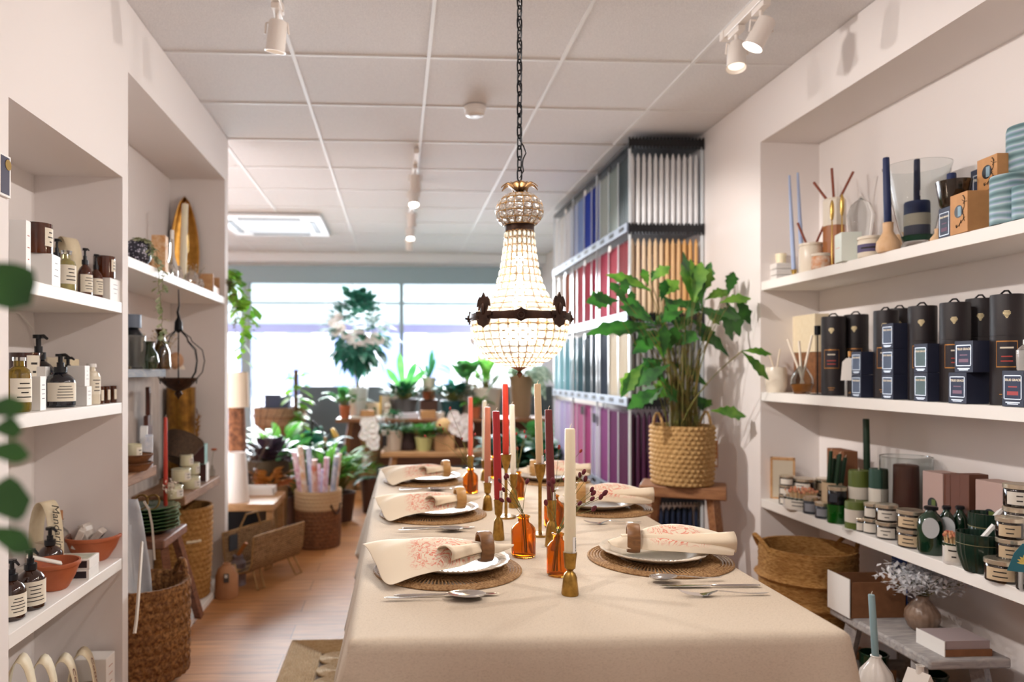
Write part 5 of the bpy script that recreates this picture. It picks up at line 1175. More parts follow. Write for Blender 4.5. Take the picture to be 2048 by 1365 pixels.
# ================================================================ below the right shelves: basket, bench and its goods
p = onZ(1626, 1097, .50); p.z = 0; p.y += .045
def basket_ribs(r0, r1, h, bands):
    def rad(a, z_): return 1+.006*sin(a*90+z_*400)
    pr = [(0, .004), (r0, .004)]
    n = 60
    for i in range(n+1):
        u = i/n; r_ = r0+(r1-r0)*sin(u*pi/2)**.8; r_ += .0028*abs(sin(u*n*pi/3.3))
        for b in bands: r_ += .017*max(0, 1-abs(u-b)/.035)
        pr.append((r_, h*u))
    pr += [(r1-.012, h), (r1-.016, h*.9), (r0-.01, .02), (0, .012)]
    return MB().lathe(pr, 120, rad=rad)
SEAG2 = straw('golden seagrass', '#8A5C2C', '#C79A5C', 55, .8, (1, 1, 5))
o = thing('seagrass_basket', 'big round golden seagrass basket on the floor under the right shelves', 'basket', p, .4)
basket_ribs(.175, .192, .50, (.55, .75)).build('basket_body', SEAG2, o, ang=60)
for s in (-1, 1):
    a = pi*.83 if s < 0 else -.35
    pts = [(.19*cos(a+d*.35), .19*sin(a+d*.35), .485+.06*(1-d*d)) for d in (-1, -.7, -.35, 0, .35, .7, 1)]
    pts = [(x*(1.0+.14*(1-(d)**2)), y*(1.0+.14*(1-d*d)), zz) for (x, y, zz), d in zip(pts, (-1, -.7, -.35, 0, .35, .7, 1))]
    MB().tube(pts, .009, 8).build('rope_handle', SEAG2, o)
GRAYW = wood('weathered white wood', '#8E8A8A', '#B8B2AE', (2, 10, 10), .8, 5.0, .3)
BZt = .315
bp0, bp1 = onZ(1672, 1222, BZt), onZ(1916, 1318, BZt)
bx = 1.715; y0, y1 = 2.27, 2.815
o = thing('weathered_bench', 'low weathered whitewashed bench under the lowest right shelf', 'bench', (bx+.15, (y0+y1)/2, 0))
MB().box(-.14, .14, -(y1-y0)/2, (y1-y0)/2, BZt-.035, BZt).build('seat', GRAYW, o, bev=.008)
for sy in (-1, 1):
    for sx in (-1, 1): MB().bar((sx*.13, sy*((y1-y0)/2-.05), 0), (sx*.10, sy*((y1-y0)/2-.10), BZt-.03), .045, .045).build('leg', GRAYW, o)
    MB().bar((-.10, sy*((y1-y0)/2-.085), .11), (.10, sy*((y1-y0)/2-.085), .11), .03, .03).build('rung', GRAYW, o)
zt = BZt+.0006
p = onZ(1742, 1222, BZt); BXC = mk('brown cardboard', '#8A5E3E', .8, col2='#7E5436', ns=30.0)
o = thing('cardboard_box', 'open cardboard box with a white end on the weathered bench', 'box', (1.825, 2.735, zt), .0); dx, dy, h = .22, .14, .135
MB().box(-dx/2, dx/2, -dy/2, dy/2, 0, .004).box(-dx/2, -dx/2+.004, -dy/2, dy/2, .004, h).box(dx/2-.004, dx/2, -dy/2, dy/2, .004, h).box(-dx/2, dx/2, -dy/2, -dy/2+.004, .004, h).box(-dx/2, dx/2, dy/2-.004, dy/2, .004, h).build('box_body', BXC, o, ang=0)
MB().box(-dx/2-.004, -dx/2-.0005, -dy/2, dy/2, 0, h+.012).build('white_end', WHITEP, o, ang=0)
for k in range(3): MB().box(-.03, .03, -.03, .03, .005, .06).build('violet_packet', mk('violet packet', '#5A3A5E', .6), None, (1.87+.03*k, p.y+.09+.05*k, zt+.0)) if 0 else None
p = onZ(1842, 1282, BZt); o = thing('ribbed_vase', 'small ribbed ceramic vase on the weathered bench', 'vase', (1.90, 2.535, zt)); VG = mk('grey brown glaze', '#7E6452', .25, coat=.4, col2='#9A8474', ns=20.0); r, h = .056, .125
MB().lathe([(0, 0), (r*.6, 0), (r*.8, h*.1), (r, h*.35), (r*.95, h*.55), (r*.6, h*.78), (r*.34, h*.9), (r*.36, h), (r*.28, h), (r*.26, h*.88), (0, h*.8)], 72, rad=lambda a, z_: 1+.035*abs(sin(a*9))).build('vase_body', VG, o, ang=60); MB().lathe([(r*.34, h*.97), (r*.39, h*.99), (r*.34, h*1.01), (r*.28, h)], 30).build('lip', VG, o)
vp = Vector((1.90, 2.535, zt+h*.9)); dried('dried_flower_bunch', 'bunch of bleached white dried flowers in the ribbed vase', vp, 70, .105, .15, leafm('white dried flower', '#F2F2F4', '#E2E4EA', .3), 9, .024)
p = onZ(1885, 1300, BZt); o = thing('flat_box', 'flat white and brown lidded box at the near end of the weathered bench', 'box', (1.865, 2.355, zt), .0); MB().box(-.07, .09, -.065, .065, 0, .022).build('box_tray', BXC, o, ang=0); MB().box(-.066, .086, -.06, .06, .0225, .05).build('box_lid', mk('mauve card', '#A59696', .7), o, ang=0); MB().box(-.0735, -.0705, -.065, .065, 0, .05).build('white_end', WHITEP, o, ang=0)
p = onX(1794, 1150, 2.03); o = thing('blue_sign', 'small blue card sign leaning on the wall behind the dried flowers', 'sign', (2.04, p.y, zt), 0); zz = CAMZ; h0, h1 = onX(1794, 1175, 2.03).z-zt, onX(1794, 1117, 2.03).z-zt
MB().box(-.001, .001, -.045, .045, h0-.10, h1, 0, Ry(.0)).build('sign_card', mk('blue card', '#2E55A6', .5), o, ang=0); MB().box(-.02, .02, -.03, .03, 0, .008).box(-.003, .003, -.004, .004, .004, h1*.9).build('sign_foot', CLEAR, o, ang=0); m = MB()
for k, w in enumerate((.5, .8, .9, .6)): m.box(-.0016, -.0011, -.04*w, .04*w, h1-.02-.018*k-.003, h1-.02-.018*k)
m.build('sign_text', mk('pale blue ink', '#B9CCEE', .6), o, ang=0)
# small low stool in front with ceramic ornaments
so = thing('low_stool', 'low pale stool in front of the weathered bench', 'stool', (1.525, 2.255, 0)); MB().box(-.17, .17, -.14, .14, .165, .19).build('seat', GRAYW, so, bev=.006)
for sx in (-1, 1):
    for sy in (-1, 1): MB().bar((sx*.15, sy*.12, 0), (sx*.12, sy*.09, .167), .035, .035).build('leg', GRAYW, so)
p = onY(1752, 1330, 2.30); CW = mk('white porcelain', '#E2DAD2', .12, coat=.6); o = thing('garlic_holder', 'white garlic bulb shaped porcelain candle holder at the bottom right', 'candle holder', (p.x, 2.30, .1905)); h = onY(1752, 1312, 2.30).z-.19; r = .052
MB().lathe([(0, 0), (r*.6, 0), (r*.95, h*.15), (r, h*.35), (r*.85, h*.6), (r*.45, h*.82), (r*.28, h*.94), (r*.3, h), (r*.2, h), (r*.2, h*.8), (0, h*.75)], 60, rad=lambda a, z_: 1+.06*abs(sin(a*4.5))).build('bulb', CW, o, ang=60); MB().lathe([(r*.29, h*.97), (r*.33, h*.99), (r*.29, h*1.01)], 24).build('lip', CW, o)
tp = onY(1743, 1190, 2.30); candle('taper_candle', 'pale blue green taper in the garlic shaped holder', '#8FA9AE', (p.x, 2.30), .1905+h*.78, tp.z, .0105, ((tp.x-p.x)/(tp.z-.19-h*.8), 0), None, .95)
p = onY(1808, 1340, 2.22); o = thing('ceramic_house', 'white porcelain house with a chimney at the bottom right', 'ornament', (p.x+.012, 2.17, .1905), .35); h = onY(1808, 1330, 2.22).z-.19
MB().add([(-.045, -.035, 0), (.045, -.035, 0), (.045, .035, 0), (-.045, .035, 0), (-.045, -.035, h*.45), (.045, -.035, h*.45), (.045, .035, h*.45), (-.045, .035, h*.45), (0, -.035, h), (0, .035, h)], [(3, 2, 1, 0), (0, 1, 5, 8, 4), (2, 3, 7, 9, 6), (0, 4, 7, 3), (1, 2, 6, 5), (4, 8, 9, 7), (5, 6, 9, 8)]).build('house_body', CW, o, ang=0); MB().lathe([(.012, h*.8), (.011, h*1.08), (.013, h*1.12), (.008, h*1.12), (.008, h*.9)], 16, 0, T(.005, 0, 0)).build('chimney', CW, o)
m = MB()
for k in range(6): m.box(-.034+.012*(k % 3), -.028+.012*(k % 3), -.0356, -.0350, h*.15+h*.16*(k//3), h*.23+h*.16*(k//3))
m.build('house_windows', INK, o, ang=0)
for i, (x_, y_, r, h) in enumerate(((1.83, 2.70, .05, .17), (1.95, 2.56, .055, .15), (1.84, 2.50, .045, .13))):
    o = thing('green_glass_jar', ('tall', 'wide', 'short')[i]+' dark green glass jar on the floor under the weathered bench', 'jar', (x_, y_, .0005), 0, 'green jars under the bench'); MB().lathe([(0, 0), (r*.9, 0), (r, .006), (r, h), (r*.92, h), (r*.9, .012), (0, .01)], 28).build('jar_body', GREENJ, o); MB().lathe([(r*.99, h-.006), (r*1.05, h-.003), (r*.99, h)], 28).build('rim', GREENJ, o)
p = onY(1985, 1345, 2.2); o = thing('folded_cloth', 'folded white and blue striped cloth standing in the lower right corner', 'cloth', (2.0, 2.17, .0005), .2)
MB().grid(lambda u, v: (-.10+.2*u+.012*sin(v*9), .045*sin(u*7+v*2), .22*v), 16, 8).build('cloth_fold', mk('white blue cloth', '#C9D2E4', .85), o, ang=180, solid=.02); MB().grid(lambda u, v: (-.08+.16*u, .04*sin(u*7+.5)+.03, .18*v), 12, 4).build('cloth_inner', mk('blue stripe cloth', '#7E92BE', .85), o, ang=180, solid=.015)
# ================================================================ candle rack on the right wall
rf = onX(1405, 290, XR-.012).y; rx0 = onY(1258, 500, rf).x; rx1 = XR-.012
ry1 = onX(1108, 600, rx0).y
TIERS = [2.595, 2.095, 1.575, 1.075, .515, .04]
rack = thing('candle_rack', 'tall black candle rack on the right wall filled with coloured tapers', 'rack', (rx0, rf, 0))
W, D = rx1-rx0, ry1-rf
RAIL = mk('grey perforated rail', '#8C96A6', .45, .1); ACR = mk('clear acrylic edge', '#DCE3E8', .15)
for i, zt in enumerate(TIERS):
    tr = MB().box(0, W, 0, D, zt-.022, zt)
    tr.box(0, W, -.012, .006, zt-.03, zt+.012)
    for k in range(22): tr.box(W*k/21-.005, W*k/21+.005, -.013, -.004, zt-.045, zt+.022)
    tr.build('tier_tray', BLACKP, rack, ang=0)
    if 0 < i < 5 or i == 5:
        rl = MB(); n = 10
        rl.box(-.014, -.006, 0, D, zt-.028, zt+.026)
        r_ = rl.build('perforated_rail', RAIL, rack, ang=0)
        sl = MB()
        for k in range(n): y = D*(k+.5)/n; sl.box(-.0155, -.0138, y-.045, y+.045, zt-.012, zt+.012)
        sl.build('slots', BLACKP, r_, ang=0)
for sx in (.004, W-.004):
    for y in (.0, D*.34, D*.67, D): MB().box(sx-.006, sx+.006, y-.006, y+.006, 0, TIERS[0]).build('upright_post', ACR, rack, ang=0)
for i in range(5):
    zt = TIERS[i+1]; top = TIERS[i]
    for k in range(1, 10): MB().box(-.004, .001, D*k/10-.004, D*k/10+.004, zt+.02, top-.07).build('acrylic_divider', ACR, rack, ang=0)
    for k in range(3): MB().lathe([(0, .006), (.020, .006), (.022, 0), (0, 0)], 16, 0, T(-.014, D*(k+.55)/3.4, top-.075) @ Ry(-pi/2)).build('colour_badge', WHITEP if (i+k) % 3 else BLACKP, rack) if i < 3 else None
COLS = {0: ['#E4E4E6', '#5A6A70', '#A7B8B6', '#B9C6C4', '#2440A8', '#2C4CC0', '#8FA9DA', '#B6C6E6', '#E6EAEE', '#F0F2F2', '#F2F4F4'],
        1: ['#E0B684', '#8A3A42', '#B0485A', '#C04A66', '#C23A5A', '#D0566E', '#D66878', '#A85234', '#B4623A', '#E8E2DA', '#F0F0EC'],
        2: ['#8E8C8C', '#D8D0BE', '#DAD2C0', '#1E2E42', '#1C3240', '#27424E', '#32606E', '#4A8290', '#64A0AE', '#7AB0BC', '#8ABAC6'],
        3: ['#4A2040', '#5A2A50', '#6E3468', '#8A4A86', '#B8B0D0', '#B0528E', '#C880AE', '#D08AB8', '#C0B4DC', '#B8B4DE', '#C8C2DC'],
        4: ['#1E2A44']*11}
CN = {0: ['white', 'slate grey', 'grey green', 'pale grey green', 'cobalt blue', 'cobalt blue', 'light blue', 'pale blue', 'white', 'white', 'white'],
      1: ['apricot', 'dark red', 'crimson', 'crimson', 'crimson', 'rose pink', 'rose pink', 'rust', 'rust', 'off white', 'white'],
      2: ['grey', 'cream', 'cream', 'navy', 'navy', 'dark teal', 'dark teal', 'teal', 'light teal', 'light teal', 'pale teal'],
      3: ['aubergine', 'aubergine', 'plum', 'purple', 'lilac', 'magenta', 'pink', 'pink', 'lavender', 'lavender', 'lavender'],
      4: ['navy']*11}
TN = ['top', 'second', 'third', 'fourth', 'lowest']
cache = {}
def rack_candle(i, col, cname, where, x, y):
    key = (i, col)
    h = TIERS[i]-TIERS[i+1]-.06
    if key not in cache:
        m = mk('rack wax '+col, col, .4, spec=.4)
        o = MB().lathe([(0, 0), (.0138, 0), (.0138, h*.25), (.0105, h*.93), (.004, h*.985), (0, h)], 10).build('taper_candle', m); cache[key] = o
    else:
        o = cache[key].copy(); COL.objects.link(o)
    o.location = (rx0+x, rf+y, TIERS[i+1]+.001)
    tag(o, '%s taper candle standing in the %s tier of the wall rack, %s' % (cname, TN[i], where), 'candle', '%s tapers in the %s rack tier' % (cname, TN[i]))
inner = {}
for i in range(5):
    for k in range(12):
        col = COLS[i][0]
        if i == 1: col = ('#E6CDB0', '#E4C6A0', '#E0B684', '#DCA868')[min(3, k//3)]
        rack_candle(i, col, ('pale apricot', 'apricot')[k > 4] if i == 1 else CN[i][0], 'facing the room', .028+(W-.056)*k/11, .026)
        inner.setdefault(col, []).append((.045+(W-.08)*k/11, .075, i)); inner.setdefault(col, []).append((.04+(W-.08)*k/11, .12, i))
    if i == 4: continue
    n = 40
    for k in range(n):
        y = .085+(D-.11)*k/(n-1); b = min(10, 1+int(10*(k+.5)/n))
        rack_candle(i, COLS[i][b], CN[i][b], 'aisle side', .018, y)
        inner.setdefault(COLS[i][b], []).append((.052, y+.012, i)); inner.setdefault(COLS[i][b], []).append((.09, y-.008, i))
m = MB(); mats = []
for col, L_ in inner.items():
    mi = len(mats); mats.append(mk('rack wax '+col, col, .4, spec=.4))
    for x, y, i in L_:
        h = TIERS[i]-TIERS[i+1]-.07; m.lathe([(.0115, 0), (.0085, h*.93), (0, h)], 6, mi, T(rx0+x, rf+y, TIERS[i+1]+.001))
o = m.build('candle_stock', mats, ang=60); tag(o, 'many more coloured tapers packed behind the outer rows of the wall rack', 'candles', kind='stuff')
o = thing('small_black_tag', 'black price tag hanging in the purple tier, left one', 'tag', (rx0-.02, rf+1.0, 1.0)); MB().box(-.002, .002, -.03, .03, -.06, 0).build('tag_card', BLACKP, o, ang=0)
o = thing('small_black_tag', 'black price tag hanging in the purple tier, right and lower one', 'tag', (rx0-.02, rf+.68, .965)); MB().box(-.002, .002, -.03, .03, -.06, 0).build('tag_card', BLACKP, o, ang=0)
# ================================================================ stool, basket and fishtail palm
sp = onY(1366, 968, 3.80); SZ = .665; sp = onZ(1366, 968, SZ)
st_ = thing('wooden_stool', 'rustic wooden stool with splayed legs in front of the candle rack', 'stool', (sp.x, sp.y, 0), -.42)
STW = wood('stool oak', '#7E5236', '#A8764E', (1.5, 9, 9), .55)
MB().box(-.21, .21, -.125, .125, SZ-.058, SZ).build('seat', STW, st_, bev=.006)
for sx in (-1, 1):
    for sy in (-1, 1): MB().bar((sx*.205, sy*.12, 0), (sx*.145, sy*.07, SZ-.055), .052, .045).build('leg', STW, st_, bev=.003)
pb = Vector((sp.x-.005, sp.y, SZ+.0008))
bk = thing('seagrass_basket', 'chunky woven seagrass planter basket standing on the wooden stool', 'basket', pb, .3)
def chunky(r0, r1, h, rows, n=160, amp=.006):
    pr = [(0, .003), (r0-.01, .003)]; N = rows*6
    for i in range(N+1):
        u = i/N; pr.append((r0+(r1-r0)*u+.004*sin(pi*u), .003+h*u))
    pr += [(r1-.014, h), (r1-.018, h*.8), (r0-.02, .02), (0, .015)]
    def rad(a, z):
        row = z/h*rows; return 1+amp/r1*(abs(sin(pi*row))*.8+.9*sin(a*34+pi*int(row))*sin(pi*row)**2)
    return MB().lathe(pr, n, rad=rad)
BASK = straw('planter seagrass', '#A07A4A', '#D2AE78', 60, .8, (2, 2, 2))
chunky(.150, .158, .305, 13).build('basket_body', BASK, bk, ang=80)
for s in (0, pi):
    pts = [(.155*cos(s+d*.3), .155*sin(s+d*.3), .29+.085*(1-d*d)) for d in (-1, -.6, -.2, .2, .6, 1)]; MB().tube(pts, .007, 8).build('rope_handle', BASK, bk)
tg = MB().box(-.04, .04, -.0015, .0015, -.14, .0, 0, T(.165, -.03, .22)).build('kraft_tag', mk('tan leather tag', '#A86E3C', .6), bk, ang=0); MB().box(.172-.01, .172+.026, -.033, -.0317, .09, .125).build('price_sticker', WHITEP, bk, ang=0)
MB().cyl(.138, .20, .262, 28).build('soil', SOIL, bk)
PALM = leafm('palm leaf', '#1F4A22', '#3C7A2C', .3, 14.0); PALML = leafm('palm leaf painted sunlit', '#3F7A26', '#78A83C', .4, 14.0)  # second green is a lighter copy, sunlight painted into the leaf colour
plm = thing('potted_palm', 'fishtail palm with ragged green leaves in the seagrass planter', 'plant', pb+Vector((0, 0, .26)))
Q = random.Random(11)
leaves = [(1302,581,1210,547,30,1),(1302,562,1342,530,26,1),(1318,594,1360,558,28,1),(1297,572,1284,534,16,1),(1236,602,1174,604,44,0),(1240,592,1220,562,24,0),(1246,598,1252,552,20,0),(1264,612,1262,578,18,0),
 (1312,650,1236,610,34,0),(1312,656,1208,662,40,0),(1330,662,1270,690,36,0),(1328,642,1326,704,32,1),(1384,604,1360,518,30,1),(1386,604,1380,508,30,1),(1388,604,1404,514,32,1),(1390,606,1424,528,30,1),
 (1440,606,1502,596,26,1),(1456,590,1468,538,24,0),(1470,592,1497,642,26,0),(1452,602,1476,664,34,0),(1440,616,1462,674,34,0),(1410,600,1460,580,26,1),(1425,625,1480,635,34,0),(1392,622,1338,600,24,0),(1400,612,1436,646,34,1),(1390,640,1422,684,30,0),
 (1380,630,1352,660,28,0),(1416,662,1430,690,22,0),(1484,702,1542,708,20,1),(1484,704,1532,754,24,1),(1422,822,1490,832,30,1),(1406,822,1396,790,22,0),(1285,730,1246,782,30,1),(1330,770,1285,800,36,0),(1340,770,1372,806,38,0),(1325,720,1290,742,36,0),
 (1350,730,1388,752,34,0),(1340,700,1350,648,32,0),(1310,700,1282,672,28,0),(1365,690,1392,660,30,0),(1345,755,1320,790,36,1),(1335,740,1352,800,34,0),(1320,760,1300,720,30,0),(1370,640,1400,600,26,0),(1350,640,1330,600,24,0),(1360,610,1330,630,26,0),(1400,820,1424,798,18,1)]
lf, ll, stm = MB(), MB(), MB()
for (x0, y0_, x1, y1_, w, hi) in leaves+[(x0+Q.uniform(-16, 16), y0_+Q.uniform(-16, 16), x1+Q.uniform(-34, 30), y1_+Q.uniform(-20, 34), w*.8, 0) for (x0, y0_, x1, y1_, w, hi) in leaves if w > 23 and x1 < 1440]:
    Y = pb.y+Q.uniform(-.16, .14); a = onY(x0, y0_, Y)-(pb+Vector((0, 0, .26))); b = onY(x1, y1_, Y+Q.uniform(-.05, .05))-(pb+Vector((0, 0, .26)))
    lim = 1.74
    if max(x0, x1) > 1425:
        Y = min(Y, onX(max(x0, x1), 700, lim).y); a = onY(x0, y0_, Y)-(pb+Vector((0, 0, .26))); b = onY(x1, y1_, Y)-(pb+Vector((0, 0, .26)))
    d = b-a; k = mpp(onY(x0, y0_, Y))
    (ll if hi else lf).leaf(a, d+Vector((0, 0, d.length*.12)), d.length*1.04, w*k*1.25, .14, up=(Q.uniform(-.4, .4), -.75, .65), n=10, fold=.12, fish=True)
    foot = Vector((Q.uniform(-.07, .07), Q.uniform(-.06, .06), 0)); mid = Vector((foot.x*.8+a.x*.25, foot.y+a.y*.2, a.z*.55))
    pts = [foot*(1-t_)**2+mid*(2*t_*(1-t_))+a*t_*t_ for t_ in [i/8 for i in range(9)]]
    stm.tube(pts, [.0038-.0026*i/8 for i in range(9)], 5)
for k in range(8):
    a = Vector((Q.uniform(-.08, .08), Q.uniform(-.07, .07), 0)); stm.tube([a, a*1.1+Vector((0, 0, .25)), a*1.4+Vector((0, 0, .45))], [.008, .006, .004], 6)
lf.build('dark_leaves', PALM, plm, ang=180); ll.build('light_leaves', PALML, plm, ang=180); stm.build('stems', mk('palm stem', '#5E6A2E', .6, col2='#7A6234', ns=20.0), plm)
# ================================================================ window end of the shop
st(MB().box(onY(597, 800, 8.3).x, XR-.01, 8.3, 8.36, 0, onY(800, 773, 8.3).z).build('wall_low_counter', mk('slate counter paint', '#59646C', .7)))
GR1 = leafm('deep green foliage', '#1E4A34', '#2E6A40', .3); GR2 = leafm('mid green foliage', '#2F6E3A', '#58964A', .4); GR3 = leafm('bright fern green', '#4E9A3A', '#86BE58', .45); GRB = leafm('blue green foliage', '#1C4A3E', '#3A7A64', .35)
CREAMP = mk('cream plant pot', '#CFC2B2', .5); GREYP = mk('grey plant pot', '#5A5654', .6); TEALP = mk('teal plant pot', '#1E4A4E', .4); YELP = mk('yellow green pot', '#C9C98A', .5); BROWNP = mk('dark brown pot', '#4A2E22', .6)
PETAL = mk('white orchid petal', '#F4F0EE', .5, sss=.1)
def pot(o, r, h, mat, soil=True, n=22):
    MB().lathe([(0, 0), (r*.76, 0), (r, h*.92), (r*1.04, h*.93), (r*1.04, h), (r*.93, h), (r*.9, h*.86), (0, h*.84)], n).build('pot', mat, o)
    if soil: MB().cyl(r*.88, h*.8, h*.87, 16).build('soil', SOIL, o)
def bush(o, z0, h, spread, n, L, W, mat, seed, ball=False, up=.5, droop=.4, name='foliage', tipw=1.0, stems=True):
    q = random.Random(seed); m = MB(); s = MB()
    for i in range(n):
        a = q.uniform(0, 2*pi)
        if ball:
            ph = math.acos(q.uniform(-1, 1)); rr = q.uniform(.6, 1); c = Vector((spread*rr*sin(ph)*cos(a), spread*rr*sin(ph)*sin(a), z0+h/2+h/2*rr*cos(ph))); d = Vector((sin(ph)*cos(a), sin(ph)*sin(a), cos(ph)+.2))
        else:
            rr = q.uniform(0, 1)**.6; c = Vector((spread*rr*cos(a)*.55, spread*rr*sin(a)*.55, z0+h*q.uniform(.25, .75))); d = Vector((cos(a)*rr, sin(a)*rr, up+q.uniform(-.2, .5)))
            if stems: s.tube([(0, 0, z0-.01), c*.5+Vector((0, 0, z0*.6)), c], .003, 4)
        m.leaf(c, d, L*q.uniform(.7, 1.2), W*q.uniform(.7, 1.2), droop, n=5, tipw=tipw)
    m.build(name, mat, o, ang=180)
    if s.v: s.build('stems', STEM, o)
def orchid(o, pts, r, n=None, name='blossom'):
    for x, y, z in pts:
        m = MB()
        for k in range(5): a = 2*pi*k/5+x*9; m.leaf((x, y, z), (cos(a), -.25, sin(a)), r*1.25, r*1.3, .05, up=(0, -1, 0), n=4, tipw=.9, fold=.05)
        m.ell((x, y-.008, z), (r*.2, r*.2, r*.2), 6, 4); m.build(name, PETAL, o, ang=180)
# upper table
UY = 7.35; UZ = onY(850, 838, UY-.2).z
xl, xr = onY(675, 835, UY).x, onY(1092, 835, UY).x
o = thing('wooden_table', 'long narrow wooden plant table in front of the window', 'table', ((xl+xr)/2, UY, 0)); hw = (xr-xl)/2
MB().box(-hw, hw, -.22, .22, UZ-.035, UZ).build('tabletop', WALNUT, o, bev=.006)
for sx in (-1, 1):
    for sy in (-1, 1): MB().bar((sx*(hw-.02), sy*.17, 0), (sx*(hw-.14), sy*.13, UZ-.034), .05, .05).build('leg', WALNUT, o)
MB().box(-hw+.12, hw-.12, .10, .12, .28, UZ-.036).build('back_panel', wood('brown back panel', '#5A3826', '#6E4630', (1, 5, 5)), o)
LY = 6.7; LZ_ = onY(880, 905, LY-.15).z; xl2, xr2 = onY(762, 900, LY).x, onY(1000, 900, LY).x
o = thing('wooden_bench', 'low oak bench of potted plants in front of the plant table', 'bench', ((xl2+xr2)/2, LY, 0)); hw2 = (xr2-xl2)/2
MB().box(-hw2, hw2, -.16, .16, LZ_-.045, LZ_).build('seat', OAK, o, bev=.006)
for sx in (-1, 1):
    for sy in (-1, 1): MB().bar((sx*(hw2-.04), sy*.13, 0), (sx*(hw2-.12), sy*.10, LZ_-.044), .055, .05).build('leg', OAK, o)
def up(px, dy=0): p = onY(px, 800, UY+dy); p.z = UZ+.0006; return p
def lo(px, dy=0): p = onY(px, 800, LY+dy); p.z = LZ_+.0006; return p
PX = UY/F
def plant(name, label, p, r, ph, pm, **kw):
    o = thing(name, label, 'plant', p); pot(o, r, ph, pm); bush(o, ph*.85, **kw); return o
# tall ivy and orchid arrangement
o = thing('orchid_arrangement', 'tall ivy and white orchid arrangement in a white urn on the plant table', 'plant', up(716, .05)); pot(o, .10, .30, mk('white urn', '#DADEDC', .4)); bush(o, .52, .76, .31, 330, .15, .10, GRB, 21, ball=True, name='ivy_foliage'); MB().tube([(0, 0, .25), (.01, 0, .55), (.0, 0, .9)], [.012, .010, .006], 6).build('stem', STEM, o)
MB().tube([(.0, 0, .25), (-.04, 0, .5), (.02, 0, .6)], .008, 5).tube([(.03, 0, .25), (.1, 0, .5), (.06, 0, .7)], .006, 5).build('side_stems', STEM, o)
orchid(o, [(-.20+.047*k, -.24-.02*sin(k), .86+.05*sin(k*1.7)-.012*k) for k in range(10)]+[(-.24, -.2, .95), (-.18, -.22, 1.0), (.02, -.25, .72), (.08, -.25, .78)], .042)
o = plant('potted_plant', 'low leafy plant in a terracotta pot at the left end of the plant table', up(690, -.12), .055, .13, TERRA, h=.16, spread=.22, n=26, L=.17, W=.08, mat=GR2, seed=3, up=.35)
o = tag(MB().box(-.15, .15, -.08, .08, 0, .02).build('white_tray', CREAMP, None, up(732, -.12), bev=.004), 'long cream tray near the left of the plant table', 'tray')
o = tag(MB().box(-.07, .07, -.05, .05, 0, .06).build('small_crate', KRAFT, None, up(735, -.12)+Vector((0, 0, .0206)), bev=.003), 'small brown crate standing on the cream tray', 'crate')
o = thing('picture_card', 'cream botanical card standing behind the small brown crate', 'card', up(742, .03), 0); MB().box(-.10, .10, -.003, .003, 0, .15).build('card', GREYB, o, ang=0)
MB().box(-.06, -.04, -.005, -.003, .03, .12).box(.02, .05, -.005, -.003, .03, .10).build('plant_print', GR1, o, ang=0)
o = thing('picture_card', 'cream poster card with a yellow edge on the plant table', 'card', up(777, .0), 0); MB().box(-.07, .09, -.003, .003, 0, .22).build('card', GREYB, o, ang=0); MB().box(-.088, -.07, -.004, .004, 0, .22).build('yellow_edge', mk('yellow card', '#D9AE3E', .6), o, ang=0)
o = thing('figurine', 'small white seated figurine on the plant table', 'figurine', up(776, -.13)); MB().lathe([(0, 0), (.05, 0), (.045, .04), (.025, .09), (.028, .10), (.035, .125), (.02, .155), (0, .16)], 18).build('figurine_body', CREAMP, o); MB().cyl(.06, 0, .012, 18).build('plinth', CREAMP, o)
o = plant('potted_plant', 'dark bushy plant with tall upright leaves in a grey pot', up(807, 0), .14, .19, GREYP, h=.20, spread=.30, n=90, L=.16, W=.07, mat=GR1, seed=5, up=.5)
m = MB()
for a, L_, w in ((-.55, .34, .08), (-.1, .46, .09), (.35, .38, .09), (.7, .36, .08)): m.leaf((0, 0, .25), (sin(a), -.1, cos(a)), L_, w, .1, up=(0, -1, 0.1), n=6, tipw=.9)
m.build('tall_leaves', GR2, o, ang=180)
o = tag(MB().box(-.12, .12, -.09, .09, 0, .055).build('book_stack', mk('white book paper', '#C9C2C8', .7), None, up(814, -.11), bev=.003), 'white books lying at the front of the plant table', 'book')
o = thing('wooden_box', 'dark wooden box under the terracotta pot on the plant table', 'box', up(857, .05)); MB().box(-.09, .09, -.08, .08, 0, .17).build('box_body', BROWNP, o, bev=.003); MB().box(-.092, .092, -.082, .082, .17, .18).build('box_lid', BROWNP, o)
o = thing('flower_pot', 'empty terracotta pot on the dark wooden box', 'pot', up(853, .05)+Vector((0, 0, .1806))); pot(o, .045, .085, TERRA, False)
o = tag(MB().box(-.075, .075, -.06, .06, 0, .075).build('kraft_box', KRAFT, None, up(856, -.13), bev=.003), 'pale kraft box at the front of the plant table', 'box')
for i in range(2): tag(MB().lathe([(0, 0), (.022, 0), (.024, .06), (0, .062)], 14).build('white_jar', CREAMP, None, up(876+9*i, -.14)), ('left', 'right')[i]+' one of two little white jars right of the kraft box', 'jar', 'little white jars on the plant table')
o = thing('snake_plant', 'snake plant in a cream pot raised on a stand above the plant table', 'plant', up(858, .13)+Vector((0, 0, .265))); pot(o, .075, .14, CREAMP); m = MB()
for a, L_, w in ((-.7, .20, .035), (.12, .30, .06), (.3, .22, .05), (-.25, .16, .04)): m.leaf((0, 0, .12), (sin(a), 0, cos(a)), L_, w, -.05, up=(0, -1, 0), n=5, tipw=.9)
m.build('blade_leaves', GR1, o, ang=180); MB().box(-.06, .06, -.05, .05, -.265, -.0005).build('pot_stand', WALNUT, o)
o = plant('potted_plant', 'dark round leaved plant in a teal pot on the plant table', up(905, 0), .12, .17, TEALP, h=.22, spread=.28, n=80, L=.15, W=.085, mat=GRB, seed=8, up=.4)
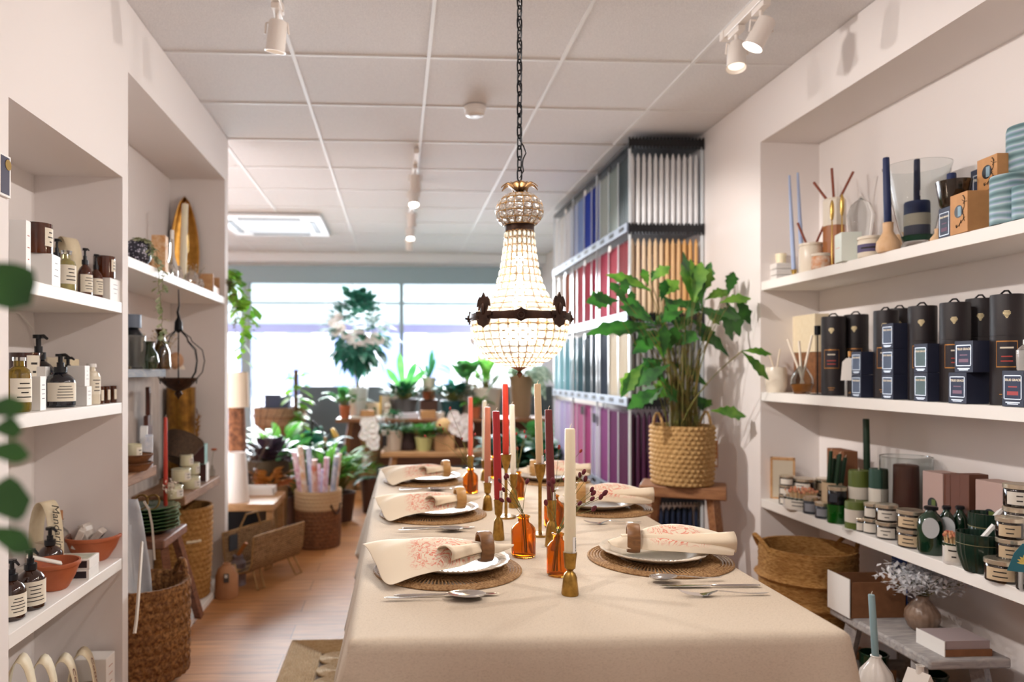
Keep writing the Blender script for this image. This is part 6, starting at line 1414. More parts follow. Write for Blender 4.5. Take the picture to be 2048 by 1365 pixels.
o = plant('potted_plant', 'big leaved plant in a tall cream pot left of the chandelier tip', up(934, .09), .10, .34, CREAMP, h=.30, spread=.30, n=26, L=.26, W=.14, mat=GR2, seed=9, up=.7)
orchid(o, [(.06+.04*k, -.16, .78-.02*k) for k in range(4)], .045)
o = plant('potted_palm', 'palm in a big white pot behind the red candles', up(972, .07), .16, .30, CREAMP, h=.34, spread=.26, n=34, L=.34, W=.05, mat=GR3, seed=10, up=.9)
o = plant('potted_plant', 'pale green small plant in a terracotta pot in front of the white pot', up(950, -.14), .06, .11, TERRA, h=.12, spread=.18, n=20, L=.13, W=.07, mat=GR3, seed=12, up=.3)
o = plant('potted_plant', 'striped leaf plant in a tall tan cylinder at the right of the plant table', up(1042, .0), .12, .42, mk('tan cylinder pot', '#8A6E50', .7), h=.2, spread=.3, n=22, L=.36, W=.13, mat=leafm('striped leaf', '#5E7E68', '#BCCCB6', .3, 30.0), seed=13, up=.1, droop=.9)
# lower bench
o = thing('boxwood_ball', 'clipped boxwood ball in a pale grey pot on the oak bench', 'plant', lo(785)); pot(o, .10, .19, CREAMP); bush(o, .14, .24, .15, 320, .035, .024, GR1, 15, ball=True); MB().box(-.09, -.05, -.115, -.105, .05, .15).build('dark_label', BLACKP, o)
o = thing('wicker_lantern', 'dark woven lantern between two plant pots on the oak bench', 'lantern', lo(815, .05)); MB().lathe([(0, 0), (.07, 0), (.085, .06), (.06, .15), (.05, .16), (0, .16)], 20, rad=lambda a, z: 1+.03*sin(a*10)).build('woven_body', mk('dark wicker', '#3A2A2A', .8, bump=.6, ns=70.0), o); MB().tube([(-.05, 0, .155), (0, 0, .19), (.05, 0, .155)], .004, 5).build('handle', BLACKM, o)
o = plant('potted_plant', 'round leaved green plant in a pale yellow pot on the oak bench', lo(848), .085, .125, YELP, h=.14, spread=.26, n=60, L=.12, W=.09, mat=GR2, seed=17, up=.35)
o = thing('wooden_box', 'orange brown wooden box at the right of the oak bench', 'box', lo(888)); MB().box(-.09, .09, -.08, .08, 0, .14).build('box_body', OAK, o, bev=.003); MB().box(-.075, .075, -.065, .065, .14, .15).build('box_lid', WALNUT, o)
tag(MB().ell((0, 0, .075), (.08, .08, .08), 18, 12).build('straw_ball', JUTE, None, lo(888)+Vector((0, 0, .1455))), 'round straw ball resting on the orange brown wooden box', 'ornament')
def cascade(label, px, pyt, Y, n, seed):
    p = onY(px, pyt, Y); o = thing('orchid_plant', label, 'plant', (p.x, Y, p.z)); q = random.Random(seed)
    return o
o = thing('orchid_plant', 'white orchid drooping in front of the plant table, left of the boxwood ball', 'plant', (onY(738, 900, 6.45).x, 6.45, 0)); zt = onY(738, 840, 6.45).z
pot(o, .07, .30, BROWNP); MB().tube([(0, 0, .28), (-.05, 0, .6), (-.03, -.02, zt), (.02, -.03, zt-.1), (.03, -.03, zt-.25)], .004, 5).build('flower_stem', STEM, o)
orchid(o, [(-.03, -.03, zt-.02), (.02, -.03, zt-.015), (.045, -.03, zt-.06), (-.02, -.03, zt-.075), (.03, -.03, zt-.11), (-.04, -.03, zt-.13), (.05, -.03, zt-.16), (.02, -.03, zt-.2), (.045, -.03, zt-.22)], .042); MB().box(-.06, -.02, -.08, -.078, .42, .52).build('price_tag', CREAMP, o); m = MB()
for a in (.3, 1.5, 2.6, 4): m.leaf((0, 0, .3), (cos(a), sin(a), .3), .22, .07, .5, n=5)
m.build('base_leaves', GR1, o, ang=180)
o = thing('orchid_plant', 'white orchid drooping behind the salmon pink candle', 'plant', (onY(918, 900, 6.35).x, 6.35, 0)); zt = onY(918, 832, 6.35).z
pot(o, .07, .30, BROWNP); MB().tube([(0, 0, .28), (.06, 0, .6), (.03, -.02, zt), (-.03, -.03, zt-.1)], .004, 5).build('flower_stem', STEM, o)
orchid(o, [(-.05, -.03, zt-.0), (.0, -.03, zt-.05), (.05, -.03, zt-.03), (.07, -.03, zt-.09), (-.04, -.03, zt-.10), (.02, -.03, zt-.13), (.06, -.03, zt-.16)], .05); m = MB()
for a in (.3, 1.5, 2.6, 4): m.leaf((0, 0, .3), (cos(a), sin(a), .3), .22, .07, .5, n=5)
m.build('base_leaves', GR1, o, ang=180)
# foliage right, behind the candles
for i, (px, py, Y, sc, mat, s) in enumerate(((1035, 905, 6.3, .34, GR1, 31), (1068, 880, 6.5, .30, GR2, 32), (1005, 915, 6.2, .28, GRB, 33), (1090, 930, 6.0, .26, GR1, 34))):
    p = onY(px, py, Y); o = thing('leafy_plant', ('dark leafy plant behind the beige candle', 'fresh green plant behind the maroon candle', 'blue green plant behind the off white candle', 'dark green plant beside the far end of the candle rack')[i], 'plant', (p.x, Y, 0)); pot(o, .13, .26, BROWNP); bush(o, .25, max(.3, p.z), sc, 80, .18, .11, mat, s, up=.4)
# left group on the floor
for i, (px, py, Y, n, L, W, mat, s, lb) in enumerate(((655, 925, 5.9, 90, .26, .035, GR3, 41, 'bright green fern on the floor beside the wrapped plants'), (682, 930, 6.1, 80, .24, .04, GR2, 42, 'second fern, right of the bright green one'), (620, 890, 6.4, 60, .30, .12, GRB, 43, 'broad leaved dark plant below the desk lamp'), (560, 870, 6.5, 46, .34, .16, GR3, 44, 'large bright leaved plant under the wicker baskets'), (590, 900, 6.0, 50, .28, .10, GR2, 45, 'mid green plant behind the paper rolls'))):
    p = onY(px, py, Y); o = thing('fern' if i < 2 else 'leafy_plant', lb, 'plant', (p.x, Y, 0)); pot(o, .12, .24, BROWNP); bush(o, .24, max(.2, p.z-.1), .34, n, L, W, mat, s, up=.55)
tray = thing('wooden_tray', 'low wooden crate holding two paper wrapped plants on the floor', 'crate', (onZ(718, 1000, 0).x, onZ(718, 1000, 0).y+.12, .0005)); MB().box(-.16, .16, -.12, .12, 0, .012).box(-.16, .16, -.12, -.105, .012, .085).box(-.16, .16, .105, .12, .012, .085).box(-.16, -.145, -.12, .12, .012, .085).box(.145, .16, -.12, .12, .012, .085).build('crate_body', WD, tray, ang=0)
KP = mk('brown kraft paper', '#A8845E', .85, col2='#9A7650', ns=12.0, bump=.3)
for i, (dx, dy, r, h) in enumerate(((-.075, .0, .055, .26), (.06, .0, .07, .27))):
    o = thing('wrapped_plant', ('left', 'right')[i]+' paper wrapped fern standing in the low wooden crate', 'plant', Vector(tray.location)+Vector((dx, dy, .0125)), 0, 'paper wrapped ferns'); MB().lathe([(0, 0), (r*.7, 0), (r*1.05, h), (r*.98, h), (r*.6, .02), (0, .015)], 18, rad=lambda a, z: 1+.05*sin(a*7+z*20)).build('paper_wrap', KP, o); bush(o, h*.7, .14, .18, 40, .15, .03, GR3, 50+i, up=.5, stems=False)
o = thing('paper_bouquet', 'tall brown paper cone bouquet behind the wrapped ferns', 'bouquet', (onZ(735, 1000, 0).x+.02, onZ(735, 1000, 0).y+.42, .0005)); MB().lathe([(0, 0), (.07, 0), (.05, .25), (.15, .62), (.14, .62), (.045, .25), (0, .1)], 16, rad=lambda a, z: 1+.12*sin(a*3+1)*(z > .3)+.05*sin(a*9)).build('paper_wrap', KP, o); bush(o, .45, .15, .15, 24, .14, .05, leafm('dried cream leaf', '#B89A70', '#D8C4A0', .3), 55, up=.8, stems=False)
# paper rolls in the two tone jute basket
jb = onZ(632, 1100, 0); jb.y += .14; TWO = NT('two tone jute'); sx_ = TWO.n('ShaderNodeSeparateXYZ'); TWO.l(TWO.co(), sx_.inputs[0]); nz = TWO.n('ShaderNodeTexNoise'); nz.inputs['Scale'].default_value = 60.0; TWO.l(TWO._c.outputs['Object'], nz.inputs['Vector'])
TWO.l(TWO.mix(TWO.ramp(sx_.outputs[2], [(.268, 0.), (.272, 1.)]), TWO.mix(TWO.ramp(nz.outputs[0], [(.3, 0.), (.7, 1.)]), lin('#5E3A24'), lin('#8A5C3A')), lin('#C2A47E')), TWO.b.inputs['Base Color']); TWO.b.inputs['Roughness'].default_value = .85; TWO.bump(nz.outputs[0], .7, .004)
o = thing('jute_basket', 'two tone jute basket of paper rolls on the aisle floor', 'basket', (jb.x, jb.y, .0005)); chunky(.155, .165, .40, 15, 100, .004).build('basket_body', TWO.m, o, ang=80)
for a in (-.6, 2.6): MB().tube([(.168*cos(a+d*.32), .168*sin(a+d*.32), .31-.07*(1-d*d)) for d in (-1, -.6, -.2, .2, .6, 1)], .008, 7).build('leather_handle', mk('dark leather', '#3A241A', .5), o)
ROLLS = [mk('floral paper '+c, c, .6, col2=d, ns=28.0) for c, d in (('#E9DDE0', '#C98AA0'), ('#E6E0D8', '#D0A070'), ('#DDE0E8', '#8FA0C0'), ('#EADFD6', '#C86A50'), ('#E8E4EC', '#A89AC8'))]
for i, (px, pt, dx, dy) in enumerate(((568, 905, -.105, .02), (585, 892, -.07, -.06), (598, 898, -.05, .075), (612, 918, -.005, -.105), (622, 940, .02, .06), (634, 915, .04, -.03), (645, 908, .09, .03), (655, 912, .085, -.05), (648, 925, .08, .095), (605, 930, -.02, -.01), (577, 930, -.01, .12))):
    tp = Vector((jb.x+dx*1.65, jb.y+dy*1.5, onY(px, pt, jb.y+dy).z)); b = Vector((jb.x+dx*.75, jb.y+dy*.75, .02)); o = thing('paper_roll', ('first', 'second', 'third', 'fourth', 'fifth', 'sixth', 'seventh', 'eighth', 'ninth', 'tenth', 'eleventh')[i]+' roll of floral wrapping paper in the jute basket, counted in the order they stand', 'paper roll', b, 0, 'floral paper rolls'); d = tp-b
    M = d.to_track_quat('Z', 'Y').to_matrix().to_4x4(); MB().lathe([(.006, 0), (.020, 0), (.020, d.length), (.006, d.length), (.006, 0)], 14, 0, M).build('paper', ROLLS[i % 5], o)
# low table at the left with lamp, vase and tray
tzt = .41; c1 = onZ(545, 1012, tzt); tx1 = c1.x; ty0 = YEND+.20; o = thing('low_table', 'low oak table beyond the left wall carrying a white vase lamp', 'table', (tx1-.42, ty0+.25, 0)); MB().box(-.42, .42, -.25, .25, tzt-.045, tzt).build('tabletop', OAK, o, bev=.005)
MB().box(-.40, .30, -.10, .23, .04, tzt-.046).build('black_cabinet', BLACKP, o, bev=.004)
for sx in (-1, 1):
    for sy in (-1, 1): MB().box(sx*.39-.02, sx*.39+.02, sy*.22-.02, sy*.22+.02, 0, tzt-.046).build('leg', OAK, o)
vx = onY(478, 950, ty0+.12); o = thing('white_vase', 'tall white tapered vase on the low oak table', 'vase', (vx.x-.02, ty0+.12, tzt+.0006)); h = onY(478, 905, ty0+.12).z-tzt; MB().lathe([(0, 0), (.085, 0), (.075, h*.5), (.062, h), (.055, h), (.06, h*.5), (.06, .03), (0, .02)], 26).build('vase_body', mk('white matt vase', '#E6DCD4', .5), o)
o2 = thing('bark_lamp', 'lamp with a twisted bark base and cream shade behind the wall end', 'lamp', (onY(474, 900, ty0+.30).x, ty0+.30, tzt+.0006)); zb0 = onY(478, 905, ty0+.30).z-tzt; zb1 = onY(478, 812, ty0+.30).z-tzt; zb2 = onY(478, 745, ty0+.30).z-tzt
MB().lathe([(0, .0), (.045, .0), (.05, zb0), (.056, zb0+.02), (.052, zb1), (0, zb1)], 30, rad=lambda a, z: 1+.12*sin(a*5+z*38)).build('bark_base', mk('twisted bark', '#5A3624', .85, col2='#A06A48', ns=30.0, bump=.8), o2); MB().lathe([(.078, zb1-.01), (.074, zb2), (.072, zb2), (.076, zb1-.01)], 28).build('lamp_shade', mk('cream shade', '#E6D3BC', .8), o2); MB().cyl(.01, zb1-.01, zb1+.05, 10).build('lamp_holder', BLACKM, o2)
vx2 = onY(515, 975, ty0+.3); o = thing('white_tray', 'small white tray on the low oak table', 'tray', (vx2.x, ty0+.40, tzt+.0006)); MB().box(-.10, .10, -.07, .07, 0, .01).box(-.10, .10, -.07, -.064, .01, .05).box(-.10, .10, .064, .07, .01, .05).box(-.10, -.094, -.07, .07, .01, .05).box(.094, .10, -.07, .07, .01, .05).build('tray_body', WHITEP, o, ang=0)
vx3 = onY(520, 940, ty0+.62); o = thing('dark_foliage_plant', 'dark purple leaved plant in a woven pot behind the low table', 'plant', (vx3.x, ty0+.95, 0)); MB().lathe([(0, 0), (.14, 0), (.16, .58), (.145, .58), (.13, .4), (0, .38)], 26, rad=lambda a, z: 1+.015*sin(a*24)).build('woven_pot', mk('olive woven pot', '#4A3E2A', .8, bump=.6, ns=60.0), o); bush(o, .52, .20, .36, 50, .20, .12, leafm('dark purple leaf', '#1C1420', '#3E2A34', .15), 61, up=.4, stems=False)
q = random.Random(4); m = MB()
for k in range(9):
    x, zz = 0, 0; pts = [(0, 0, 0)]; dx = q.uniform(-.03, .05)
    for j in range(10): x += dx*.8+q.uniform(-.02, .02); zz += q.uniform(.06, .10); pts.append((x, q.uniform(-.03, .03), zz))
    m.tube(pts, [.004-.0003*j for j in range(11)], 4)
o = tag(m.build('willow_branches', mk('curly willow', '#4A3A30', .8), None, (onY(486, 900, ty0+.45).x, ty0+.62, tzt+.001)), 'curly willow branches rising beside the bark lamp', 'branches')
# things against the window, left
o = thing('wicker_planter', 'stacked wicker planters below the navy box near the left window', 'planter', (onY(560, 850, 7.6).x, 7.6, 0)); 
WK = mk('pale wicker', '#9A7A5E', .8, col2='#7E6048', ns=50.0, bump=.6)
zk = onY(560, 815, 7.6).z; MB().lathe([(0, 0), (.08, 0), (.06, zk*.5), (.10, zk*.65), (.26, zk*.8), (.27, zk), (.25, zk), (.23, zk*.82), (0, zk*.75)], 28, rad=lambda a, z: 1+.008*sin(a*30)).build('wicker_body', WK, o); MB().lathe([(.26, zk*.88), (.285, zk*.9), (.265, zk*.93)], 28).build('wicker_band', WK, o)
o = thing('navy_box', 'navy planter box standing on the wicker planter', 'box', (onY(556, 800, 7.6).x, 7.6, zk*.7605)); MB().box(-.12, .12, -.1, .1, 0, onY(556, 789, 7.6).z-zk*.76).build('box_body', mk('navy planter', '#27324E', .5), o, bev=.004); MB().box(-.125, .125, -.105, .105, zk*.29, zk*.31).build('box_rim', mk('navy planter', '#27324E', .5), o)
p = onY(592, 830, 7.4); o = thing('climbing_plant', 'pothos climbing a pole left of the slate counter', 'plant', (p.x, 7.4, 0)); pot(o, .15, .3, BROWNP); MB().tube([(0, 0, .25), (0, 0, onY(590, 740, 7.4).z)], .022, 8).build('moss_pole', mk('moss pole', '#5A4030', .9, bump=.5, ns=60.0), o); zz = onY(590, 740, 7.4).z
m = MB(); q = random.Random(6)
for k in range(46): a = q.uniform(0, 6.28); z_ = q.uniform(.4, zz); m.leaf((.02*cos(a), .02*sin(a), z_), (cos(a), sin(a), q.uniform(-.4, .4)), q.uniform(.1, .19), .10, .3, n=5, tipw=.9)
m.leaf((.02, 0, zz-.05), (1, -.2, .1), .34, .09, .1, n=6); m.build('foliage', LGREEN, o, ang=180)
# brass headed desk lamp
p = onY(640, 870, 6.2); o = thing('desk_lamp', 'black articulated desk lamp with a brass head in front of the slate counter', 'lamp', (p.x, 6.2, 0)); a = onY(625, 842, 6.2)-Vector((p.x, 6.2, 0)); b = onY(650, 872, 6.2)-Vector((p.x, 6.2, 0)); c_ = onY(664, 858, 6.2)-Vector((p.x, 6.2, 0)); m = MB()
MB().tube([(a.x-.03, 0, 0), (a.x-.03, 0, a.z*.5), a], .008, 6).tube([a, b], .008, 6).tube([b, c_], .008, 6).build('arm', BLACKM, o); MB().lathe([(0, 0), (.018, 0), (.026, .04), (.03, .085), (.024, .085), (0, .06)], 16, 0, T(*c_) @ (Vector((.4, 0, -.9))).to_track_quat('Z', 'Y').to_matrix().to_4x4()).build('lamp_head', BRASS2, o); MB().cyl(.1, 0, .02, 20, 0, T(a.x-.03, 0, 0)).build('base', BLACKM, o); MB().box(b.x-.012, b.x+.012, -.01, .01, b.z-.12, b.z-.01).build('wooden_tag', OAK, o)
# ceiling fittings
y0c, y1c = onZ(560, 420, CEIL).y, onZ(560, 470, CEIL).y; xa = onZ(640, 420, CEIL).x
ac = thing('air_conditioner', 'white ceiling cassette air conditioner at the upper left', 'air conditioner', (xa-.48, (y0c+y1c)/2, CEIL-.03)); hc = .47
MB().box(-hc, hc, -hc, hc, -.005, .022).build('cassette_panel', mk('white plastic', '#F1F3F4', .4), ac, bev=.01); MB().box(-.30, .30, -.30, .30, -.010, -.004).build('intake_grille', mk('grille grey', '#C6CFD8', .5), ac)
for k in range(4): MB().box(-.28, .28, -.40, -.345, -.011, -.004, 0, Rz(k*pi/2)).build('air_vane', mk('vane grey', '#5E666C', .5), ac)
p = onZ(950, 212, CEIL); o = thing('smoke_detector', 'round white smoke detector on the ceiling left of the chain', 'smoke detector', (p.x, p.y, CEIL-.0052)); MB().lathe([(0, -.052), (.03, -.052), (.048, -.044), (.052, -.03), (.052, -.022), (.056, -.02), (.058, 0), (0, 0)], 30).build('housing', mk('detector white', '#EFEAE6', .4), o); MB().lathe([(.012, -.0525), (.022, -.0535), (.03, -.0525)], 20).build('vent_ring', mk('detector grey', '#C9C5C4', .5), o)
WM = mk('white lamp metal', '#EDE4DC', .4); GLOW = mk('lit spot glass', '#FFF6E6', .4, emit=14.0)
def track(label, x, y0_, y1_): 
    o = thing('lamp_track', label, 'track', (x, (y0_+y1_)/2, CEIL-.0055)); d = (y1_-y0_)/2; MB().box(-.017, .017, -d, d, -.032, 0).build('track_rail', WM, o, bev=.002); MB().box(-.019, .019, d-.002, d+.03, -.034, 0).build('end_cap', WM, o); return o
def tspot(label, x, y, tilt, az, lit=False, s=1.0):
    o = thing('track_spotlight', label, 'spotlight', (x, y, CEIL-.0395), 0, 'white track spotlights'); MB().box(-.015, .015, -.045, .045, -.022, 0).build('adapter', WM, o, bev=.002)
    MB().cyl(.007, -.06, -.022, 10).build('stem', WM, o); M = T(0, 0, -.10*s) @ Rz(az) @ Rx(tilt)
    MB().tube([(-.04, 0, -.058), (-.044, 0, -.10*s)], .004, 5).tube([(.04, 0, -.058), (.044, 0, -.10*s)], .004, 5).tube([(-.04, 0, -.058), (.04, 0, -.058)], .004, 5).build('yoke', WM, o)
    MB().lathe([(0, .05), (.03, .048), (.034, .04), (.036, -.055), (.040, -.062), (.037, -.062), (.032, -.05), (0, -.045)], 24, 0, M).build('lamp_head', WM, o); MB().lathe([(0, -.046), (.031, -.05), (0, -.0505)], 20, 0, M).build('lamp_glass', GLOW if lit else mk('spot lens', '#D8CFC4', .3, emit=.6, ecol='#FFF0DA'), o); return o
rl = onZ(575, 3, CEIL); rr_ = onZ(1450, 58, CEIL)
track('white lamp track along the left side of the ceiling', -.45, .6, rl.y+.0); track('white lamp track along the right side of the ceiling', 1.35, .6, rr_.y)
tspot('white track spotlight hanging at the upper left of the photo', -.45, rl.y-.03, .25, .6); tspot('white track spotlight hanging at the upper right of the photo', 1.35, rr_.y-.08, -.25, -.5)
tspot('white track spotlight cut by the top edge at the upper right', 1.35, onZ(1575, -10, CEIL).y, .5, 1.2, True)
ym = [onZ(828, py, CEIL-.1).y for py in (352, 385, 428, 458, 480)]; xm = onZ(828, 380, CEIL-.1).x
track('white lamp track in the middle of the ceiling near the window', xm, ym[0]-.3, ym[4]+.3)
for i, y in enumerate(ym): tspot(('first', 'second', 'third', 'fourth', 'fifth')[i]+' white spotlight on the middle track, counted from the camera', xm, y, .35*(-1)**i, 0, True)
# ================================================================ far left niche, below the shelf
PLZ = .0355
WW = wood('whitewashed board', '#B9AFA8', '#D8CEC6', (6, 6, 1.2), .8, 4.0, .3); BW = wood('blue grey worn board', '#7E8894', '#A9A6A6', (8, 1.5, 8), .8, 4.0, .3); TW = wood('worn brown plank', '#7A5236', '#A07A5C', (8, 1.5, 8), .7, 4.0, .25)
def N(px, inset): return onX(px, 700, XL-inset)
zt1 = N(300, .1); ztop = onX(300, 739, XL-.06).z
ya, yb = YB0+.02, onX(376, 740, XL-.06).y
ds = thing('display_shelf', 'worn plank step shelf standing in the far left niche', 'shelf unit', (XL-.19, (ya+yb)/2, PLZ)); 
lx = lambda x: x-(XL-.19); ly = lambda y: y-(ya+yb)/2
MB().box(-.13, .13, ly(ya), ly(onX(332, 740, XL-.06).y), ztop-.035-PLZ, ztop-PLZ).box(-.13, -.0, ly(onX(332, 740, XL-.06).y)+.0005, ly(yb), ztop-.035-PLZ, ztop-PLZ).build('top_plank', BW, ds, bev=.003)
yc = onX(322, 800, XL-.25).y
MB().box(-.10, -.07, ly(ya), ly(yc), 0, ztop-.036-PLZ).build('back_board', WW, ds, bev=.003)
MB().box(-.12, -.09, ly(yb)-.06, ly(yb)-.02, 0, ztop-.036-PLZ).build('post', WW, ds)
zA = onX(318, 930, XL-.02).z; yA = onX(318, 930, XL-.02).y
MB().box(-.10, .16, ly(ya), ly(yA), zA-.045-PLZ, zA-PLZ).build('step_plank', TW, ds, bev=.004)
zB = onX(435, 952, XL-.02).z; yB1 = min(onX(435, 952, XL-.02).y, YB1-.02); yB0 = onX(372, 1000, XL-.0).y
MB().box(-.12, .185, ly(yB0), ly(yB1), zB-.045-PLZ, zB-PLZ).build('low_plank', TW, ds, bev=.004)
for y in (yB0+.06, yB1-.06): MB().box(-.127, -.106, ly(y)-.02, ly(y)+.02, 0, zB-.046-PLZ).build('plank_post', TW, ds)
MB().box(-.09, -.05, ly(yA)-.08, ly(yA)-.04, 0, zA-.046-PLZ).build('plank_post', TW, ds)
z = ztop+.0006
def nh(px, py, ins, zz): return onX(px, py, XL-ins).z-zz
def lathe_thing(name, label, cat, p, prof, mat, n=26, part='body', group=None, rad=None):
    o = thing(name, label, cat, p, 0, group); MB().lathe(prof, n, rad=rad).build(part, mat, o); return o
def at(px, ins, zz): p = N(px, ins); p.z = zz; return p
TG2 = mk('clear vase glass', '#D8D6D0', .03, trans=.92, ior=1.2)
h = nh(272, 672, .10, z); o = lathe_thing('glass_vase', 'clear straight glass vase at the near end of the worn plank', 'vase', at(273, .10, z), [(0, 0), (.036, 0), (.038, .005), (.038, h), (.035, h), (.035, .012), (0, .01)], TG2, part='vase_body'); MB().lathe([(.035, h-.003), (.039, h), (.036, h+.002)], 26).build('rim', TG2, o)
o = lathe_thing('perfume_bottle', 'dark bottle with a slate blue cap behind the straight glass vase', 'bottle', at(262, .20, z), [(0, 0), (.05, 0), (.05, .16), (.03, .19), (0, .19)], BLACKP, part='bottle_body'); MB().cyl(.045, .19, .25, 20).build('cap', mk('slate blue cap', '#6A7484', .5), o)
h = nh(302, 685, .07, z); r = .042; GV = mk('moss green glass', '#3A5230', .04, trans=.7, coat=.4); o = lathe_thing('glass_vase', 'round moss green glass vase on the worn plank', 'vase', at(298, .06, z), [(0, 0), (r*.7, 0), (r, h*.3), (r*.85, h*.55), (r*.5, h*.75), (r*.5, h*.95), (r*.65, h), (r*.55, h), (r*.42, h*.75), (r*.8, h*.5), (r*.9, h*.3), (0, .01)], GV, part='vase_body'); MB().lathe([(r*.55, h*.99), (r*.67, h*1.005), (r*.55, h*1.015)], 26).build('rim', GV, o)
h = nh(327, 660, .09, z); r = .045; AV = mk('olive amber glass', '#6A4A16', .05, trans=.65, coat=.4); o = lathe_thing('glass_vase', 'olive amber bottle vase with a flared lip on the worn plank', 'vase', at(322, .10, z), [(0, 0), (r*.95, 0), (r, .01), (r*.9, h*.45), (r*.42, h*.72), (r*.40, h*.88), (r*.62, h), (r*.52, h), (r*.32, h*.86), (r*.8, h*.4), (0, .015)], AV, part='vase_body'); MB().lathe([(r*.55, h*.995), (r*.66, h*1.005), (r*.55, h*1.015)], 26).build('rim', AV, o)
dried('dried_flower_bunch', 'cream dried flowers behind the coloured glass vases', at(318, .17, z), 14, .20, .12, mk('cream dried flower', '#DCC8A8', .85), 13, .018)
tag(MB().ell((0, 0, .05), (.042, .042, .05), 18, 12).build('wooden_ball', wood('pale bead wood', '#B88A66', '#CFA47E', (5, 5, 5)), None, at(352, .25, z)), 'pale wooden egg ornament on the worn plank', 'ornament')
tag(MB().lathe([(0, 0), (.03, 0), (.022, .02), (.0, .045)], 7).build('white_shell', CER, None, at(360, .23, z)), 'white shell at the end of the worn plank', 'shell')
# hanging wire lantern
hp = at(357, .035, 0); zh = BZ-.043; lz = lambda py: onX(357, py, XL-.035).z
lan = thing('wire_lantern', 'black hanging wire lantern with a bronze bowl in the far left niche', 'lantern', (hp.x, hp.y, lz(800))); B0 = lz(800); kk2 = mpp(hp)
m = MB()
for k in range(8):
    a = 2*pi*k/8+.3; pr = [(.012, lz(655)), (.02, lz(664)), (.055, lz(675)), (.062, lz(683)), (.11, lz(700)), (.128, lz(722)), (.11, lz(745)), (.086, lz(757)), (.082, lz(768))]
    m.tube([(min(r_, .12)*cos(a), r_*sin(a), zz-B0) for r_, zz in pr], .0026, 5)
m.build('wire_cage', BLACKM, lan); MB().tube([(0, 0, lz(655)-B0), (.004, 0, lz(640)-B0), (-.004, 0, lz(625)-B0), (.003, 0, lz(612)-B0), (0, 0, zh-B0-.001)], [.012, .008, .006, .004, .003], 7).build('hanger', BLACKM, lan); MB().lathe([(0, lz(668)-B0), (.02, lz(660)-B0), (.018, lz(645)-B0), (.006, lz(635)-B0), (0, lz(634)-B0)], 14).build('top_knot', BLACKM, lan)
MB().lathe([(0, 0), (.006, .01), (.02, lz(788)-B0), (.012, lz(783)-B0), (.05, lz(776)-B0), (.088, lz(760)-B0), (.092, lz(756)-B0), (.08, lz(758)-B0), (0, lz(770)-B0)], 28).build('bronze_bowl', BRONZE, lan)
# on the step plank
zs_ = zA+.0006
o = lathe_thing('wooden_bowl', 'lower brown wooden bowl stacked on the step plank', 'bowl', at(268, .06, zs_), [(0, 0), (.05, 0), (.075, .03), (.07, .03), (.045, .008), (0, .008)], WALNUT, part='bowl_body', group='stacked wooden bowls'); MB().lathe([(.07, .03), (.077, .032), (.07, .034)], 24).build('rim', WALNUT, o)
o = lathe_thing('wooden_bowl', 'upper brown wooden bowl under the wax jar', 'bowl', at(268, .06, zs_+.035), [(0, 0), (.05, 0), (.075, .03), (.07, .03), (.045, .008), (0, .008)], WALNUT, part='bowl_body', group='stacked wooden bowls'); MB().lathe([(.07, .03), (.077, .032), (.07, .034)], 24).build('rim', WALNUT, o)
CJ = mk('cream wax jar', '#D6CFAE', .12, coat=.5); jar('jar_candle', 'cream jar candle standing on the stacked wooden bowls', at(268, .06, zs_+.0445), .03, .065, CJ, None, 0, -.3, 1.2, (.2, .8), group='cream jar candles', rows=2)
for i in range(2): carton('greeting_card', ('front', 'back')[i]+' pale card block leaning on the step plank', at(298-i*10, .05+.06*i, zs_), .03, .10, .13+.03*i, .3, FLORAL if i == 0 else WHITEP, 'pale cards on the step plank', 'card', rows=0)
o = thing('cutting_board', 'dark wooden cutting board with a handle leaning on the whitewashed board', 'cutting board', at(296, .215, zs_), .15); MB().box(-.011, .011, -.055, .055, 0, .19).build('board', wood('dark board wood', '#4A2418', '#5E3020', (6, 6, 1.5)), o, bev=.004); MB().box(-.010, .010, -.016, .016, .19, .33).build('handle', wood('dark board wood', '#4A2418', '#5E3020'), o, bev=.004); MB().tube([(.012, .0, .30), (.014, -.005, .22), (.013, .004, .14)], .003, 5).build('white_cord', WHITEP, o)
# on the low plank
zq = zB+.0006
for i, (px, ins, zz, r, h, lb) in enumerate(((346, .05, 0, .045, .06, 'front left cream jar candle on the low plank'), (382, .045, 0, .045, .06, 'front right cream jar candle on the low plank'), (362, .05, .061, .045, .062, 'wide cream jar candle in the second row of the pyramid'), (386, .06, .061, .034, .060, 'narrow cream jar candle in the second row of the pyramid'), (373, .055, .1235, .032, .056, 'cream jar candle at the top of the pyramid'))):
    jar('jar_candle', lb, at(px, ins, zq+zz), r, h, CJ, mk('clear jar lid', '#D6D2B4', .1, coat=.5), .008, -.35, 1.1, (.15, .85), WLAB, 'cream jar candles', rows=2)
BM = mk('maroon box side', '#4A2A2A', .6)
for i, (zz, c, h) in enumerate(((0, WHITEP, .10), (.1012, mk('teal print box', '#5E8E88', .6, col2='#8FB2A6', ns=40.0), .105))):
    o = thing('gift_box', ('lower white and maroon box', 'upper teal and maroon box')[i]+' at the far end of the low plank', 'box', at(402-3*i, .06, zq+zz), .1, 'maroon sided boxes'); MB().box(-.035, .035, -.05, .05, 0, h).build('carton', c, o, ang=0); MB().box(-.034, .034, -.0506, -.0501, .003, h-.003).build('maroon_side', BM, o, ang=0)
